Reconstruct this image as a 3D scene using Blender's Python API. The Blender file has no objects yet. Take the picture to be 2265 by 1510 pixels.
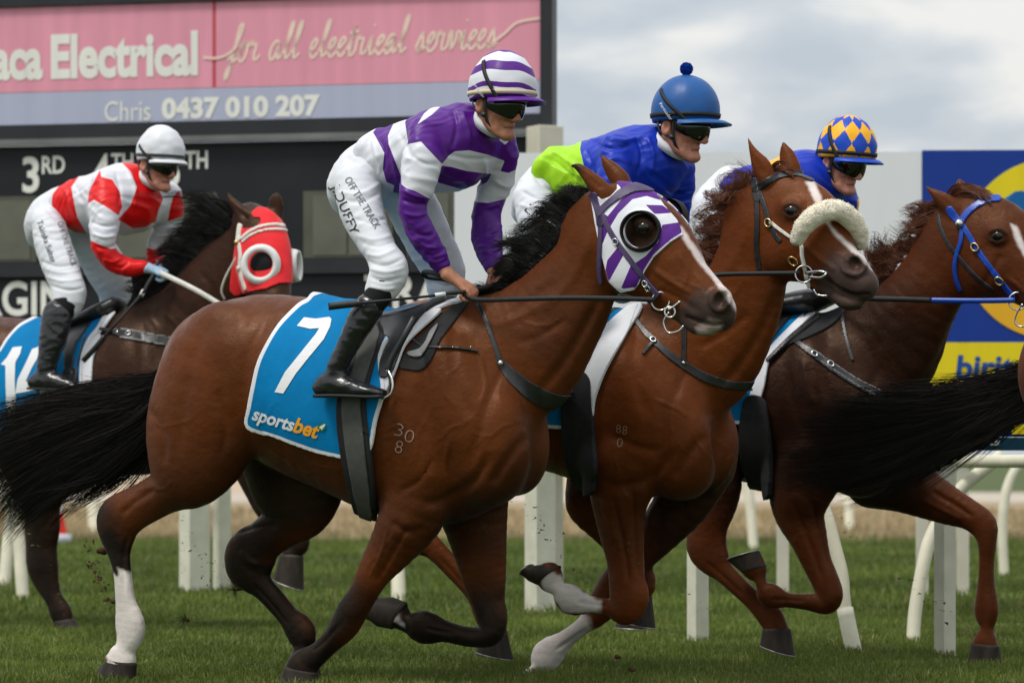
import bpy, bmesh, math, random
import numpy as np
from mathutils import Vector, Matrix, noise as mnoise
from mathutils.bvhtree import BVHTree

# ------------------------------------------------------------------ camera, world, sun
SC = bpy.context.scene
COL = SC.collection
F_PX, CX, HY, CAM_H = 7840.0, 1132.5, 1015.0, 0.9     # long lens, horizon row, camera height
IMG_W, IMG_H = 2265.0, 1510.0

cam = bpy.data.cameras.new('camera')
cam_o = bpy.data.objects.new('camera', cam)
COL.objects.link(cam_o)
cam_o.location = (0, 0, CAM_H)
cam_o.rotation_euler = (math.radians(90), 0, 0)
cam.sensor_width = 36.0
cam.lens = F_PX / IMG_W * 36.0
cam.shift_y = (HY - IMG_H / 2) / IMG_W
cam.clip_start = 0.5
cam.clip_end = 3000
cam.dof.use_dof = True
cam.dof.focus_distance = 13.8
cam.dof.aperture_fstop = 4.0
SC.camera = cam_o

SUN_EL, SUN_AZ = math.radians(58), math.radians(236)   # azimuth: direction the light comes from, from +Y towards +X
world = bpy.data.worlds.new('World')
SC.world = world
world.use_nodes = True
wn = world.node_tree.nodes
wl = world.node_tree.links
wn.clear()
w_out = wn.new('ShaderNodeOutputWorld')
w_bg = wn.new('ShaderNodeBackground')
w_sky = wn.new('ShaderNodeTexSky')
w_sky.sky_type = 'NISHITA'
w_sky.sun_disc = False
w_sky.sun_elevation = SUN_EL
w_sky.sun_rotation = SUN_AZ
w_sky.air_density = 1.2
w_sky.dust_density = 2.0
w_tc = wn.new('ShaderNodeTexCoord')
w_map = wn.new('ShaderNodeMapping')
w_map.inputs['Scale'].default_value = (3.2, 3.2, 8.5)
w_map.inputs['Location'].default_value = (0.35, 0.0, 0.2)
w_nz = wn.new('ShaderNodeTexNoise')
w_nz.inputs['Scale'].default_value = 4.6
w_nz.inputs['Detail'].default_value = 5.0
w_nz.inputs['Roughness'].default_value = 0.48
w_nz.inputs['Distortion'].default_value = 0.25
w_rmp = wn.new('ShaderNodeValToRGB')
w_rmp.color_ramp.elements[0].position = 0.36
w_rmp.color_ramp.elements[0].color = (6.5, 7.2, 8.0, 1)
w_rmp.color_ramp.elements[1].position = 0.57
w_rmp.color_ramp.elements[1].color = (10.8, 10.7, 10.4, 1)
_e = w_rmp.color_ramp.elements.new(0.47)
_e.color = (8.0, 8.5, 9.0, 1)
w_mix = wn.new('ShaderNodeMixRGB')          # thick cloud over the clear sky
w_mix.inputs['Fac'].default_value = 0.9
wl.new(w_tc.outputs['Generated'], w_map.inputs['Vector'])
wl.new(w_map.outputs['Vector'], w_nz.inputs['Vector'])
wl.new(w_nz.outputs['Fac'], w_rmp.inputs['Fac'])
wl.new(w_sky.outputs['Color'], w_mix.inputs['Color1'])
wl.new(w_rmp.outputs['Color'], w_mix.inputs['Color2'])
w_sep = wn.new('ShaderNodeSeparateXYZ')     # an overcast sky is brighter overhead than along the horizon
wl.new(w_tc.outputs['Generated'], w_sep.inputs['Vector'])
w_grad = wn.new('ShaderNodeMapRange')
w_grad.inputs['From Min'].default_value = 0.0
w_grad.inputs['From Max'].default_value = 1.0
w_grad.inputs['To Min'].default_value = 0.85
w_grad.inputs['To Max'].default_value = 1.5
wl.new(w_sep.outputs['Z'], w_grad.inputs['Value'])
w_mul = wn.new('ShaderNodeMixRGB')
w_mul.blend_type = 'MULTIPLY'
w_mul.inputs['Fac'].default_value = 1.0
wl.new(w_mix.outputs['Color'], w_mul.inputs['Color1'])
wl.new(w_grad.outputs['Result'], w_mul.inputs['Color2'])
wl.new(w_mul.outputs['Color'], w_bg.inputs['Color'])
w_bg.inputs['Strength'].default_value = 0.066
wl.new(w_bg.outputs['Background'], w_out.inputs['Surface'])

sun = bpy.data.lights.new('sun', 'SUN')
sun.energy = 1.5
sun.angle = math.radians(14)
sun.color = (1.0, 0.96, 0.9)
sun_o = bpy.data.objects.new('sun', sun)
COL.objects.link(sun_o)
_sd = Vector((math.sin(SUN_AZ) * math.cos(SUN_EL), math.cos(SUN_AZ) * math.cos(SUN_EL), math.sin(SUN_EL)))
sun_o.rotation_euler = _sd.to_track_quat('Z', 'Y').to_euler()

SC.view_settings.view_transform = 'Standard'
SC.view_settings.look = 'None'
SC.view_settings.exposure = 0.5
SC.view_settings.gamma = 1.0
SC.view_settings.use_curve_mapping = False
SC.render.engine = 'CYCLES'
SC.cycles.use_denoising = True
SC.cycles.max_bounces = 6
SC.cycles.transparent_max_bounces = 6
SC.cycles.sample_clamp_indirect = 6.0
random.seed(7)
RNG = np.random.default_rng(7)

# ------------------------------------------------------------------ coordinates
def world_pt(px, py, d):
    """point at depth d (metres from the camera plane) seen at that place of the frame"""
    return np.array([(px - CX) * d / F_PX, d, CAM_H + (HY - py) * d / F_PX])

class Frame:
    """a runner's own frame: u forward, v across (far side positive), w up from the turf"""
    def __init__(s, px0, d0, psi):
        s.psi = math.radians(psi)
        s.c, s.s = math.cos(s.psi), math.sin(s.psi)
        s.o = world_pt(px0, HY, d0)
        s.o[2] = 0.0
        s.scale = F_PX / d0
    def loc(s, px, py, lat=0.0):
        r = (px - CX) / F_PX
        d = (lat + s.o[0] * s.s + s.o[1] * s.c) / (r * s.s + s.c)
        X, Y, Z = r * d, d, CAM_H + (HY - py) * d / F_PX
        dx, dy = X - s.o[0], Y - s.o[1]
        return np.array([dx * s.c - dy * s.s, lat, Z])
    def px(s, P):
        P = np.asarray(P)
        X = s.o[0] + P[..., 0] * s.c + P[..., 1] * s.s
        Y = s.o[1] - P[..., 0] * s.s + P[..., 1] * s.c
        return np.stack([CX + X * F_PX / Y, HY - (P[..., 2] - CAM_H) * F_PX / Y], -1)
    def cam_local(s):
        dx, dy = -s.o[0], -s.o[1]
        return np.array([dx * s.c - dy * s.s, dx * s.s + dy * s.c, CAM_H])
    def matrix(s):
        return Matrix.Translation(s.o) @ Matrix.Rotation(-s.psi, 4, 'Z')

# ------------------------------------------------------------------ smooth solids from a distance field
def catmull(S, n):
    S = np.asarray(S, float)
    if len(S) < 3 or n <= 1:
        return S
    out = []
    for i in range(len(S) - 1):
        p0, p1, p2, p3 = S[max(i - 1, 0)], S[i], S[i + 1], S[min(i + 2, len(S) - 1)]
        for j in range(n):
            t = j / n
            out.append(0.5 * (2 * p1 + (p2 - p0) * t + (2 * p0 - 5 * p1 + 4 * p2 - p3) * t * t + (3 * p1 - p0 - 3 * p2 + p3) * t ** 3))
    out.append(S[-1])
    return np.array(out)

class Field:
    def __init__(s, lo, hi, h):
        s.lo, s.h = np.asarray(lo, float), h
        s.n = np.ceil((np.asarray(hi) - s.lo) / h).astype(int) + 1
        s.f = np.full(tuple(s.n), 0.2, np.float32)
        s.ax = [(s.lo[i] + np.arange(s.n[i]) * h).astype(np.float32) for i in range(3)]
    def sl(s, lo, hi):
        a = np.clip(np.floor((np.asarray(lo) - s.lo) / s.h).astype(int), 0, s.n - 1)
        b = np.clip(np.ceil((np.asarray(hi) - s.lo) / s.h).astype(int) + 1, 1, s.n)
        return tuple(slice(int(x), int(y)) for x, y in zip(a, b))
    def grid(s, sl):
        return (s.ax[0][sl[0]][:, None, None], s.ax[1][sl[1]][None, :, None], s.ax[2][sl[2]][None, None, :])
    def comb(s, sl, D, k, op):
        Fv = s.f[sl]
        if op == 's':
            h = np.maximum(k - np.abs(Fv + D), 0) / k
            s.f[sl] = np.maximum(Fv, -D) + h * h * (k * 0.25)
        else:
            h = np.maximum(k - np.abs(Fv - D), 0) / k
            s.f[sl] = np.minimum(Fv, D) - h * h * (k * 0.25)
    def chain(s, S, k=0.03, op='u', sub=3):
        """stations (u, w, half height, v, half width): an elliptic tube with a smooth run"""
        S = catmull(S, sub)
        S[:, 2] = np.maximum(S[:, 2], 0.002)
        S[:, 4] = np.maximum(S[:, 4], 0.002)
        pad = k + 2.5 * s.h
        R = np.maximum(S[:, 2], S[:, 4]) + pad
        lo = np.stack([S[:, 0] - R, S[:, 3] - R, S[:, 1] - R], 1)
        hi = np.stack([S[:, 0] + R, S[:, 3] + R, S[:, 1] + R], 1)
        big = s.sl(lo.min(0), hi.max(0))
        D = np.full(s.f[big].shape, 0.3, np.float32)
        for i in range(len(S) - 1):
            a, b = S[i].astype(np.float32), S[i + 1].astype(np.float32)
            g = s.sl(np.minimum(lo[i], lo[i + 1]), np.maximum(hi[i], hi[i + 1]))
            if any(q.stop <= q.start for q in g):
                continue
            X, Y, Z = s.grid(g)
            dx, dz = b[0] - a[0], b[1] - a[1]
            L2 = max(dx * dx + dz * dz, 1e-9)
            t = np.clip(((X - a[0]) * dx + (Z - a[1]) * dz) / L2, 0, 1)
            r2 = (X - a[0] - t * dx) ** 2 + (Z - a[1] - t * dz) ** 2
            A = a[2] + t * (b[2] - a[2])
            B = a[4] + t * (b[4] - a[4])
            l2 = (Y - (a[3] + t * (b[3] - a[3]))) ** 2
            A2, B2 = A * A, B * B
            k0 = np.sqrt(r2 / A2 + l2 / B2)
            k1 = np.sqrt(r2 / (A2 * A2) + l2 / (B2 * B2)) + 1e-6
            d = k0 * (k0 - 1) / k1
            o = tuple(slice(q.start - w.start, q.stop - w.start) for q, w in zip(g, big))
            D[o] = np.minimum(D[o], d)
        s.comb(big, D, k, op)
    def caps(s, P, k=0.01, op='u', sub=2):
        """points (u, v, w, radius): a round tube through space"""
        S = catmull(P, sub)
        S[:, 3] = np.maximum(S[:, 3], 0.001)
        R = S[:, 3:4] + k + 2.5 * s.h
        lo, hi = S[:, :3] - R, S[:, :3] + R
        big = s.sl(lo.min(0), hi.max(0))
        D = np.full(s.f[big].shape, 0.3, np.float32)
        for i in range(len(S) - 1):
            a, b = S[i].astype(np.float32), S[i + 1].astype(np.float32)
            g = s.sl(np.minimum(lo[i], lo[i + 1]), np.maximum(hi[i], hi[i + 1]))
            if any(q.stop <= q.start for q in g):
                continue
            X, Y, Z = s.grid(g)
            e = b[:3] - a[:3]
            L2 = max(float(e @ e), 1e-9)
            t = np.clip(((X - a[0]) * e[0] + (Y - a[1]) * e[1] + (Z - a[2]) * e[2]) / L2, 0, 1)
            d = np.sqrt((X - a[0] - t * e[0]) ** 2 + (Y - a[1] - t * e[1]) ** 2 + (Z - a[2] - t * e[2]) ** 2) - (a[3] + t * (b[3] - a[3]))
            o = tuple(slice(q.start - w.start, q.stop - w.start) for q, w in zip(g, big))
            D[o] = np.minimum(D[o], d)
        s.comb(big, D, k, op)
    def ell(s, c, r, rot=None, k=0.02, op='u'):
        """ellipsoid; rot is a 3x3 whose rows are its own axes"""
        c, r = np.asarray(c, np.float32), np.asarray(r, np.float32)
        R = float(r.max()) + k + 2.5 * s.h
        g = s.sl(c - R, c + R)
        if any(q.stop <= q.start for q in g):
            return
        X, Y, Z = s.grid(g)
        X, Y, Z = X - c[0], Y - c[1], Z - c[2]
        M = np.eye(3, dtype=np.float32) if rot is None else np.asarray(rot, np.float32)
        q = [M[i, 0] * X + M[i, 1] * Y + M[i, 2] * Z for i in range(3)]
        k0 = np.sqrt(sum((q[i] / r[i]) ** 2 for i in range(3)))
        k1 = np.sqrt(sum((q[i] / r[i] ** 2) ** 2 for i in range(3))) + 1e-6
        s.comb(g, k0 * (k0 - 1) / k1, k, op)
    def mesh(s, smooth=2):
        f, n = s.f, s.n
        ins = f < 0
        st = np.array([n[1] * n[2], n[2], 1], np.int64)
        V_id, V_pos, quads = [], [], []
        for ax in range(3):
            sa = [slice(None)] * 3
            sb = [slice(None)] * 3
            sa[ax], sb[ax] = slice(0, -1), slice(1, None)
            I = np.argwhere(ins[tuple(sa)] != ins[tuple(sb)])
            o1, o2 = [(1, 2), (2, 0), (0, 1)][ax]
            I = I[(I[:, o1] > 0) & (I[:, o2] > 0)]
            if not len(I):
                continue
            J = I.copy()
            J[:, ax] += 1
            fa, fb = f[tuple(I.T)], f[tuple(J.T)]
            P = I.astype(float)
            P[:, ax] += fa / (fa - fb)
            base = I @ st
            c = [base, base - st[o1], base - st[o1] - st[o2], base - st[o2]]
            for q in c:
                V_id.append(q)
                V_pos.append(P)
            Q = np.stack(c, 1)
            flip = fa > 0
            Q[flip] = Q[flip][:, ::-1]
            quads.append(Q)
        ids = np.concatenate(V_id)
        pos = np.concatenate(V_pos)
        uq, inv = np.unique(ids, return_inverse=True)
        cnt = np.bincount(inv)
        V = np.stack([np.bincount(inv, pos[:, i]) / cnt for i in range(3)], 1)
        Q = np.searchsorted(uq, np.concatenate(quads))
        V = s.lo + V * s.h
        return smooth_mesh(V, Q, smooth), Q

def smooth_mesh(V, Q, it, lam=0.5):
    E = np.concatenate([Q[:, [0, 1]], Q[:, [1, 2]], Q[:, [2, 3]], Q[:, [3, 0]]]) if Q.shape[1] == 4 else np.concatenate([Q[:, [0, 1]], Q[:, [1, 2]], Q[:, [2, 0]]])
    n = len(V)
    deg = np.maximum(np.bincount(E[:, 0], minlength=n) + np.bincount(E[:, 1], minlength=n), 1)
    for i in range(it):
        l = lam if i % 2 == 0 else -lam * 0.96      # keeps the volume
        A = np.stack([np.bincount(E[:, 0], V[E[:, 1], j], n) + np.bincount(E[:, 1], V[E[:, 0], j], n) for j in range(3)], 1) / deg[:, None]
        V = V + l * (A - V)
    return V

def normals(V, Q):
    a, b = V[Q[:, 2]] - V[Q[:, 0]], V[Q[:, -1]] - V[Q[:, 1]]
    if Q.shape[1] == 3:
        a, b = V[Q[:, 1]] - V[Q[:, 0]], V[Q[:, 2]] - V[Q[:, 0]]
    fn = np.cross(a, b)
    N = np.zeros_like(V)
    for j in range(Q.shape[1]):
        for i in range(3):
            N[:, i] += np.bincount(Q[:, j], fn[:, i], len(V))
    return N / np.maximum(np.linalg.norm(N, axis=1), 1e-12)[:, None]

def lump(P, scale, seed=0.0):
    """smooth noise for a list of points"""
    P = np.asarray(P) * scale
    return np.array([mnoise.noise((x + seed, y - seed, z + 2 * seed)) for x, y, z in P.tolist()])

# ------------------------------------------------------------------ 2D helpers in the picture's units
def poly_dist(P, poly):
    """signed distance to a closed polygon, positive inside"""
    P = np.asarray(P, float)
    poly = np.asarray(poly, float)
    x, y = P[:, 0], P[:, 1]
    d2 = np.full(len(P), 1e12)
    inside = np.zeros(len(P), bool)
    for i in range(len(poly)):
        a, b = poly[i], poly[(i + 1) % len(poly)]
        e = b - a
        t = np.clip(((x - a[0]) * e[0] + (y - a[1]) * e[1]) / max(e @ e, 1e-9), 0, 1)
        d2 = np.minimum(d2, (x - a[0] - t * e[0]) ** 2 + (y - a[1] - t * e[1]) ** 2)
        c = (a[1] > y) != (b[1] > y)
        if abs(e[1]) > 1e-12:
            inside ^= c & (x < a[0] + (y - a[1]) * e[0] / e[1])
    d = np.sqrt(d2)
    return np.where(inside, d, -d)

def line_dist(P, line):
    """distance to an open line and the width factor along it; line rows (x, y[, half width])"""
    P = np.asarray(P, float)
    L = np.asarray(line, float)
    best = np.full(len(P), 1e9)
    for i in range(len(L) - 1):
        a, b = L[i], L[i + 1]
        e = b[:2] - a[:2]
        t = np.clip(((P[:, 0] - a[0]) * e[0] + (P[:, 1] - a[1]) * e[1]) / max(e @ e, 1e-9), 0, 1)
        d = np.hypot(P[:, 0] - a[0] - t * e[0], P[:, 1] - a[1] - t * e[1])
        if L.shape[1] > 2:
            d = d - (a[2] + t * (b[2] - a[2]))
        best = np.minimum(best, d)
    return best

def smooth_poly(pts, n=4, closed=True):
    P = np.asarray(pts, float)
    if closed:
        Q = np.concatenate([P[-1:], P, P[:2]])
        out = []
        for i in range(1, len(P) + 1):
            p0, p1, p2, p3 = Q[i - 1], Q[i], Q[i + 1], Q[i + 2]
            for j in range(n):
                t = j / n
                out.append(0.5 * (2 * p1 + (p2 - p0) * t + (2 * p0 - 5 * p1 + 4 * p2 - p3) * t * t + (3 * p1 - p0 - 3 * p2 + p3) * t ** 3))
        return np.array(out)
    return catmull(P, n)

# ------------------------------------------------------------------ building meshes
def new_mesh(name, V, Q, attrs=None, shade=True):
    me = bpy.data.meshes.new(name)
    V = np.ascontiguousarray(V, np.float32)
    Q = np.asarray(Q)
    me.vertices.add(len(V))
    me.vertices.foreach_set('co', V.ravel())
    k = Q.shape[1]
    me.loops.add(Q.size)
    me.loops.foreach_set('vertex_index', Q.astype(np.int32).ravel())
    me.polygons.add(len(Q))
    me.polygons.foreach_set('loop_start', np.arange(0, Q.size, k, dtype=np.int32))
    me.polygons.foreach_set('use_smooth', np.full(len(Q), shade))
    me.update(calc_edges=True)
    for nm, val in (attrs or {}).items():
        val = np.asarray(val, np.float32)
        if val.ndim == 1:
            me.attributes.new(nm, 'FLOAT', 'POINT').data.foreach_set('value', val)
        else:
            c = np.ones((len(V), 4), np.float32)
            c[:, :3] = val
            me.attributes.new(nm, 'FLOAT_COLOR', 'POINT').data.foreach_set('color', c.ravel())
    return me

def add_obj(name, me, mat=None, parent=None, matrix=None):
    o = bpy.data.objects.new(name, me)
    COL.objects.link(o)
    if mat is not None and me is not None:
        if len(me.materials) == 0:
            me.materials.append(mat)
    if parent is not None:
        o.parent = parent
    if matrix is not None:
        o.matrix_world = matrix
    return o

def tag(o, label=None, cat=None, group=None, kind=None):
    if label: o['label'] = label
    if cat: o['category'] = cat
    if group: o['group'] = group
    if kind: o['kind'] = kind
    return o

def empty(name, matrix, label, cat, group=None):
    o = bpy.data.objects.new(name, None)
    COL.objects.link(o)
    o.empty_display_size = 0.2
    o.matrix_world = matrix
    return tag(o, label, cat, group)

class MB:
    """collects faces; build() links them as ONE mesh object"""
    def __init__(s):
        s.v, s.f = [], []
    def add(s, v, f):
        o = len(s.v)
        s.v += [tuple(map(float, p)) for p in v]
        s.f += [tuple(o + i for i in q) for q in f]
    def box(s, lo, hi, M=None):
        x0, y0, z0 = lo
        x1, y1, z1 = hi
        v = [(x0, y0, z0), (x1, y0, z0), (x1, y1, z0), (x0, y1, z0), (x0, y0, z1), (x1, y0, z1), (x1, y1, z1), (x0, y1, z1)]
        if M is not None:
            v = [tuple(M @ Vector(p)) for p in v]
        s.add(v, [(0, 3, 2, 1), (4, 5, 6, 7), (0, 1, 5, 4), (1, 2, 6, 5), (2, 3, 7, 6), (3, 0, 4, 7)])
    def prism(s, front, back):
        n = len(front)
        s.add(list(front) + list(back), [tuple(range(n)), tuple(range(2 * n - 1, n - 1, -1))] + [(i, i + n, (i + 1) % n + n, (i + 1) % n) for i in range(n)])
    def tube(s, pts, r, n=8, cap=True, flat=None, up=None):
        """round tube, or a flat strap when flat=(half width, half thickness); up: normal hint(s) for the strap"""
        P = np.asarray(pts, float)
        R = np.broadcast_to(np.asarray(r if r is not None else 1.0, float), (len(P),))
        T = np.gradient(P, axis=0)
        T /= np.maximum(np.linalg.norm(T, axis=1), 1e-9)[:, None]
        ref = np.array([0, 0, 1.0]) if up is None else np.asarray(up, float)
        rings = []
        a = None
        for i in range(len(P)):
            u = ref[i] if ref.ndim == 2 else (ref if (a is None or up is not None) else a)
            x = u - T[i] * (u @ T[i])
            if np.linalg.norm(x) < 1e-4:
                x = np.cross(T[i], [1, 0, 0.3])
            x /= np.linalg.norm(x)
            a = x
            y = np.cross(T[i], x)
            if flat:
                hw, ht = flat
                k = R[i] if r is not None else 1.0
                ring = [P[i] + y * hw * k + x * ht, P[i] - y * hw * k + x * ht, P[i] - y * hw * k - x * ht, P[i] + y * hw * k - x * ht]
            else:
                ring = [P[i] + R[i] * (math.cos(2 * math.pi * j / n) * x + math.sin(2 * math.pi * j / n) * y) for j in range(n)]
            rings.append(ring)
        m = len(rings[0])
        v = [p for ring in rings for p in ring]
        f = [(i * m + j, i * m + (j + 1) % m, (i + 1) * m + (j + 1) % m, (i + 1) * m + j) for i in range(len(P) - 1) for j in range(m)]
        if cap:
            f += [tuple(range(m - 1, -1, -1)), tuple(range((len(P) - 1) * m, len(P) * m))]
        s.add(v, f)
    def ring(s, c, R, r, nrm, n=20, m=8, squash=1.0):
        nrm = Vector(nrm).normalized()
        x = nrm.orthogonal().normalized()
        y = nrm.cross(x)
        c = Vector(c)
        v = []
        for i in range(n):
            a = 2 * math.pi * i / n
            e = x * math.cos(a) + y * math.sin(a) * squash
            for j in range(m):
                b = 2 * math.pi * j / m
                v.append(c + e * (R + r * math.cos(b)) + nrm * r * math.sin(b))
        s.add(v, [(i * m + j, ((i + 1) % n) * m + j, ((i + 1) % n) * m + (j + 1) % m, i * m + (j + 1) % m) for i in range(n) for j in range(m)])
    def sphere(s, c, r, n=14, m=9, M=None):
        r = np.broadcast_to(np.asarray(r, float), (3,))
        v = [(0, 0, 1)]
        for i in range(1, m):
            for j in range(n):
                t, p = math.pi * i / m, 2 * math.pi * j / n
                v.append((math.sin(t) * math.cos(p), math.sin(t) * math.sin(p), math.cos(t)))
        v.append((0, 0, -1))
        f = [(0, 1 + j, 1 + (j + 1) % n) for j in range(n)]
        for i in range(m - 2):
            f += [(1 + i * n + j, 1 + (i + 1) * n + j, 1 + (i + 1) * n + (j + 1) % n, 1 + i * n + (j + 1) % n) for j in range(n)]
        l = len(v) - 1
        f += [(l, l - n + (j + 1) % n, l - n + j) for j in range(n)]
        v = np.array(v) * r
        if M is not None:
            v = v @ np.asarray(M)
        s.add(v + np.asarray(c, float), f)
    def build(s, name, mat, parent=None, shade=True, bevel=0.0, matrix=None):
        me = bpy.data.meshes.new(name)
        me.from_pydata(s.v, [], s.f)
        me.update()
        if shade:
            me.polygons.foreach_set('use_smooth', [True] * len(me.polygons))
        o = add_obj(name, me, mat, parent, matrix)
        if bevel:
            b = o.modifiers.new('bevel', 'BEVEL')
            b.width = bevel
            b.segments = 2
            b.limit_method = 'ANGLE'
            b.angle_limit = math.radians(40)
        return o

def clip_shell(V, Q, N, g, off, th=0.0, attrs=None):
    """the piece of a surface where g > 0, lifted by off along its normals, cut exactly at g = 0, with a turned-in edge"""
    T = np.concatenate([Q[:, [0, 1, 2]], Q[:, [0, 2, 3]]]) if Q.shape[1] == 4 else Q
    pos = g > 0
    k = pos[T].sum(1)
    T = T[k > 0]
    k = k[k > 0]
    full = T[k == 3]
    cut = T[k < 3]
    Vl, Gl = [V], [np.arange(len(V))]
    cache, nv, nw = {}, [], len(V)
    src = []
    tris = [full]
    newt, bedge = [], []
    def mid(i, j):
        nonlocal nw
        key = (i, j) if i < j else (j, i)
        if key not in cache:
            cache[key] = nw
            t = g[key[0]] / (g[key[0]] - g[key[1]])
            src.append((key[0], key[1], t))
            nw += 1
        return cache[key]
    pl = pos.tolist()
    for a, b, c in cut.tolist():
        ia, ib, ic = pl[a], pl[b], pl[c]
        n_in = ia + ib + ic
        if n_in == 1:
            while not ia:
                a, b, c = b, c, a
                ia, ib, ic = ib, ic, ia
            p, q = mid(a, b), mid(c, a)
            newt.append((a, p, q))
            bedge.append((p, q))
        else:
            while ia:
                a, b, c = b, c, a
                ia, ib, ic = ib, ic, ia
            p, q = mid(a, b), mid(c, a)      # a outside
            newt.append((p, b, c))
            newt.append((p, c, q))
            bedge.append((q, p))
    def ext(A):
        if not src:
            return A
        S = np.array(src)
        i, j, t = S[:, 0].astype(int), S[:, 1].astype(int), S[:, 2]
        t = t if A.ndim == 1 else t[:, None]
        return np.concatenate([A, A[i] * (1 - t) + A[j] * t])
    VV, NN, GG = ext(V), ext(N), ext(g)
    NN = NN / np.maximum(np.linalg.norm(NN, axis=1), 1e-9)[:, None]
    AA = {k_: ext(np.asarray(v_, float)) for k_, v_ in (attrs or {}).items()}
    tri = np.concatenate([full, np.array(newt, int).reshape(-1, 3)])
    o = off if np.isscalar(off) else ext(np.asarray(off, float))[:, None]
    P = VV + NN * o
    if th:
        be = np.array(bedge, int).reshape(-1, 2)
        bv = np.unique(be)
        mp = {int(v): len(P) + i for i, v in enumerate(bv)}
        P = np.concatenate([P, (VV + NN * (o - th))[bv]])
        GG = np.concatenate([GG, GG[bv]])
        AA = {k_: np.concatenate([v_, v_[bv]]) for k_, v_ in AA.items()}
        w = []
        for a, b in be.tolist():
            w.append((a, mp[b], b))
            w.append((a, mp[a], mp[b]))
        tri = np.concatenate([tri, np.array(w, int).reshape(-1, 3)])
    used, inv = np.unique(tri, return_inverse=True)
    tri = inv.reshape(-1, 3)
    return P[used], tri, {'edge': GG[used], **{k_: v_[used] for k_, v_ in AA.items()}}

# ------------------------------------------------------------------ materials
def nt(mat):
    mat.use_nodes = True
    return mat.node_tree.nodes, mat.node_tree.links

def principled(name, color=(0.5, 0.5, 0.5), rough=0.5, spec=0.5, metal=0.0, sheen=0.0, coat=0.0):
    m = bpy.data.materials.new(name)
    n, l = nt(m)
    b = n['Principled BSDF']
    b.inputs['Base Color'].default_value = (*color, 1)
    b.inputs['Roughness'].default_value = rough
    b.inputs['Specular IOR Level'].default_value = spec
    b.inputs['Metallic'].default_value = metal
    if sheen:
        b.inputs['Sheen Weight'].default_value = sheen
        b.inputs['Sheen Roughness'].default_value = 0.4
    if coat:
        b.inputs['Coat Weight'].default_value = coat
    return m

def vary(m, scale=20.0, amount=0.25, bump=0.0, bump_scale=None, detail=4.0, stretch=None, rough_var=0.0):
    """breaks up the colour (and relief) of a material with noise in object space"""
    n, l = nt(m)
    b = n['Principled BSDF']
    tc = n.new('ShaderNodeTexCoord')
    vec = tc.outputs['Object']
    if stretch:
        mp = n.new('ShaderNodeMapping')
        mp.inputs['Scale'].default_value = stretch
        l.new(vec, mp.inputs['Vector'])
        vec = mp.outputs['Vector']
    nz = n.new('ShaderNodeTexNoise')
    nz.inputs['Scale'].default_value = scale
    nz.inputs['Detail'].default_value = detail
    l.new(vec, nz.inputs['Vector'])
    mr = n.new('ShaderNodeMapRange')
    mr.inputs['From Min'].default_value = 0.25
    mr.inputs['From Max'].default_value = 0.75
    mr.inputs['To Min'].default_value = 1 - amount
    mr.inputs['To Max'].default_value = 1 + amount
    l.new(nz.outputs['Fac'], mr.inputs['Value'])
    mx = n.new('ShaderNodeMixRGB')
    mx.blend_type = 'MULTIPLY'
    mx.inputs['Fac'].default_value = 1
    src = b.inputs['Base Color'].links
    if src:
        l.new(src[0].from_socket, mx.inputs['Color1'])
    else:
        mx.inputs['Color1'].default_value = b.inputs['Base Color'].default_value
    l.new(mr.outputs['Result'], mx.inputs['Color2'])
    l.new(mx.outputs['Color'], b.inputs['Base Color'])
    if rough_var:
        r = n.new('ShaderNodeMapRange')
        r.inputs['To Min'].default_value = b.inputs['Roughness'].default_value - rough_var
        r.inputs['To Max'].default_value = b.inputs['Roughness'].default_value + rough_var
        l.new(nz.outputs['Fac'], r.inputs['Value'])
        l.new(r.outputs['Result'], b.inputs['Roughness'])
    if bump:
        nb = n.new('ShaderNodeTexNoise')
        nb.inputs['Scale'].default_value = bump_scale or scale * 3
        nb.inputs['Detail'].default_value = 3
        l.new(vec, nb.inputs['Vector'])
        bp = n.new('ShaderNodeBump')
        bp.inputs['Strength'].default_value = 1.0
        bp.inputs['Distance'].default_value = bump
        l.new(nb.outputs['Fac'], bp.inputs['Height'])
        l.new(bp.outputs['Normal'], b.inputs['Normal'])
    return m

def attr_color(m, name='col'):
    n, l = nt(m)
    a = n.new('ShaderNodeAttribute')
    a.attribute_name = name
    l.new(a.outputs['Color'], n['Principled BSDF'].inputs['Base Color'])
    return m

def attr_step(m, c_in, c_out, name='pat', lo=0.0):
    """two colours parted sharply where a float attribute passes lo"""
    n, l = nt(m)
    a = n.new('ShaderNodeAttribute')
    a.attribute_name = name
    g = n.new('ShaderNodeMath')
    g.operation = 'GREATER_THAN'
    g.inputs[1].default_value = lo
    l.new(a.outputs['Fac'], g.inputs[0])
    mx = n.new('ShaderNodeMixRGB')
    mx.inputs['Color2'].default_value = (*c_in, 1)
    src = n['Principled BSDF'].inputs['Base Color'].links
    if c_out is None and src:
        l.new(src[0].from_socket, mx.inputs['Color1'])
    else:
        mx.inputs['Color1'].default_value = (*c_out, 1)
    l.new(g.outputs[0], mx.inputs['Fac'])
    l.new(mx.outputs['Color'], n['Principled BSDF'].inputs['Base Color'])
    return m

def srgb(r, g, b):
    f = lambda c: ((c / 255 + 0.055) / 1.055) ** 2.4 if c > 10 else c / 255 / 12.92
    return (f(r), f(g), f(b))

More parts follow.
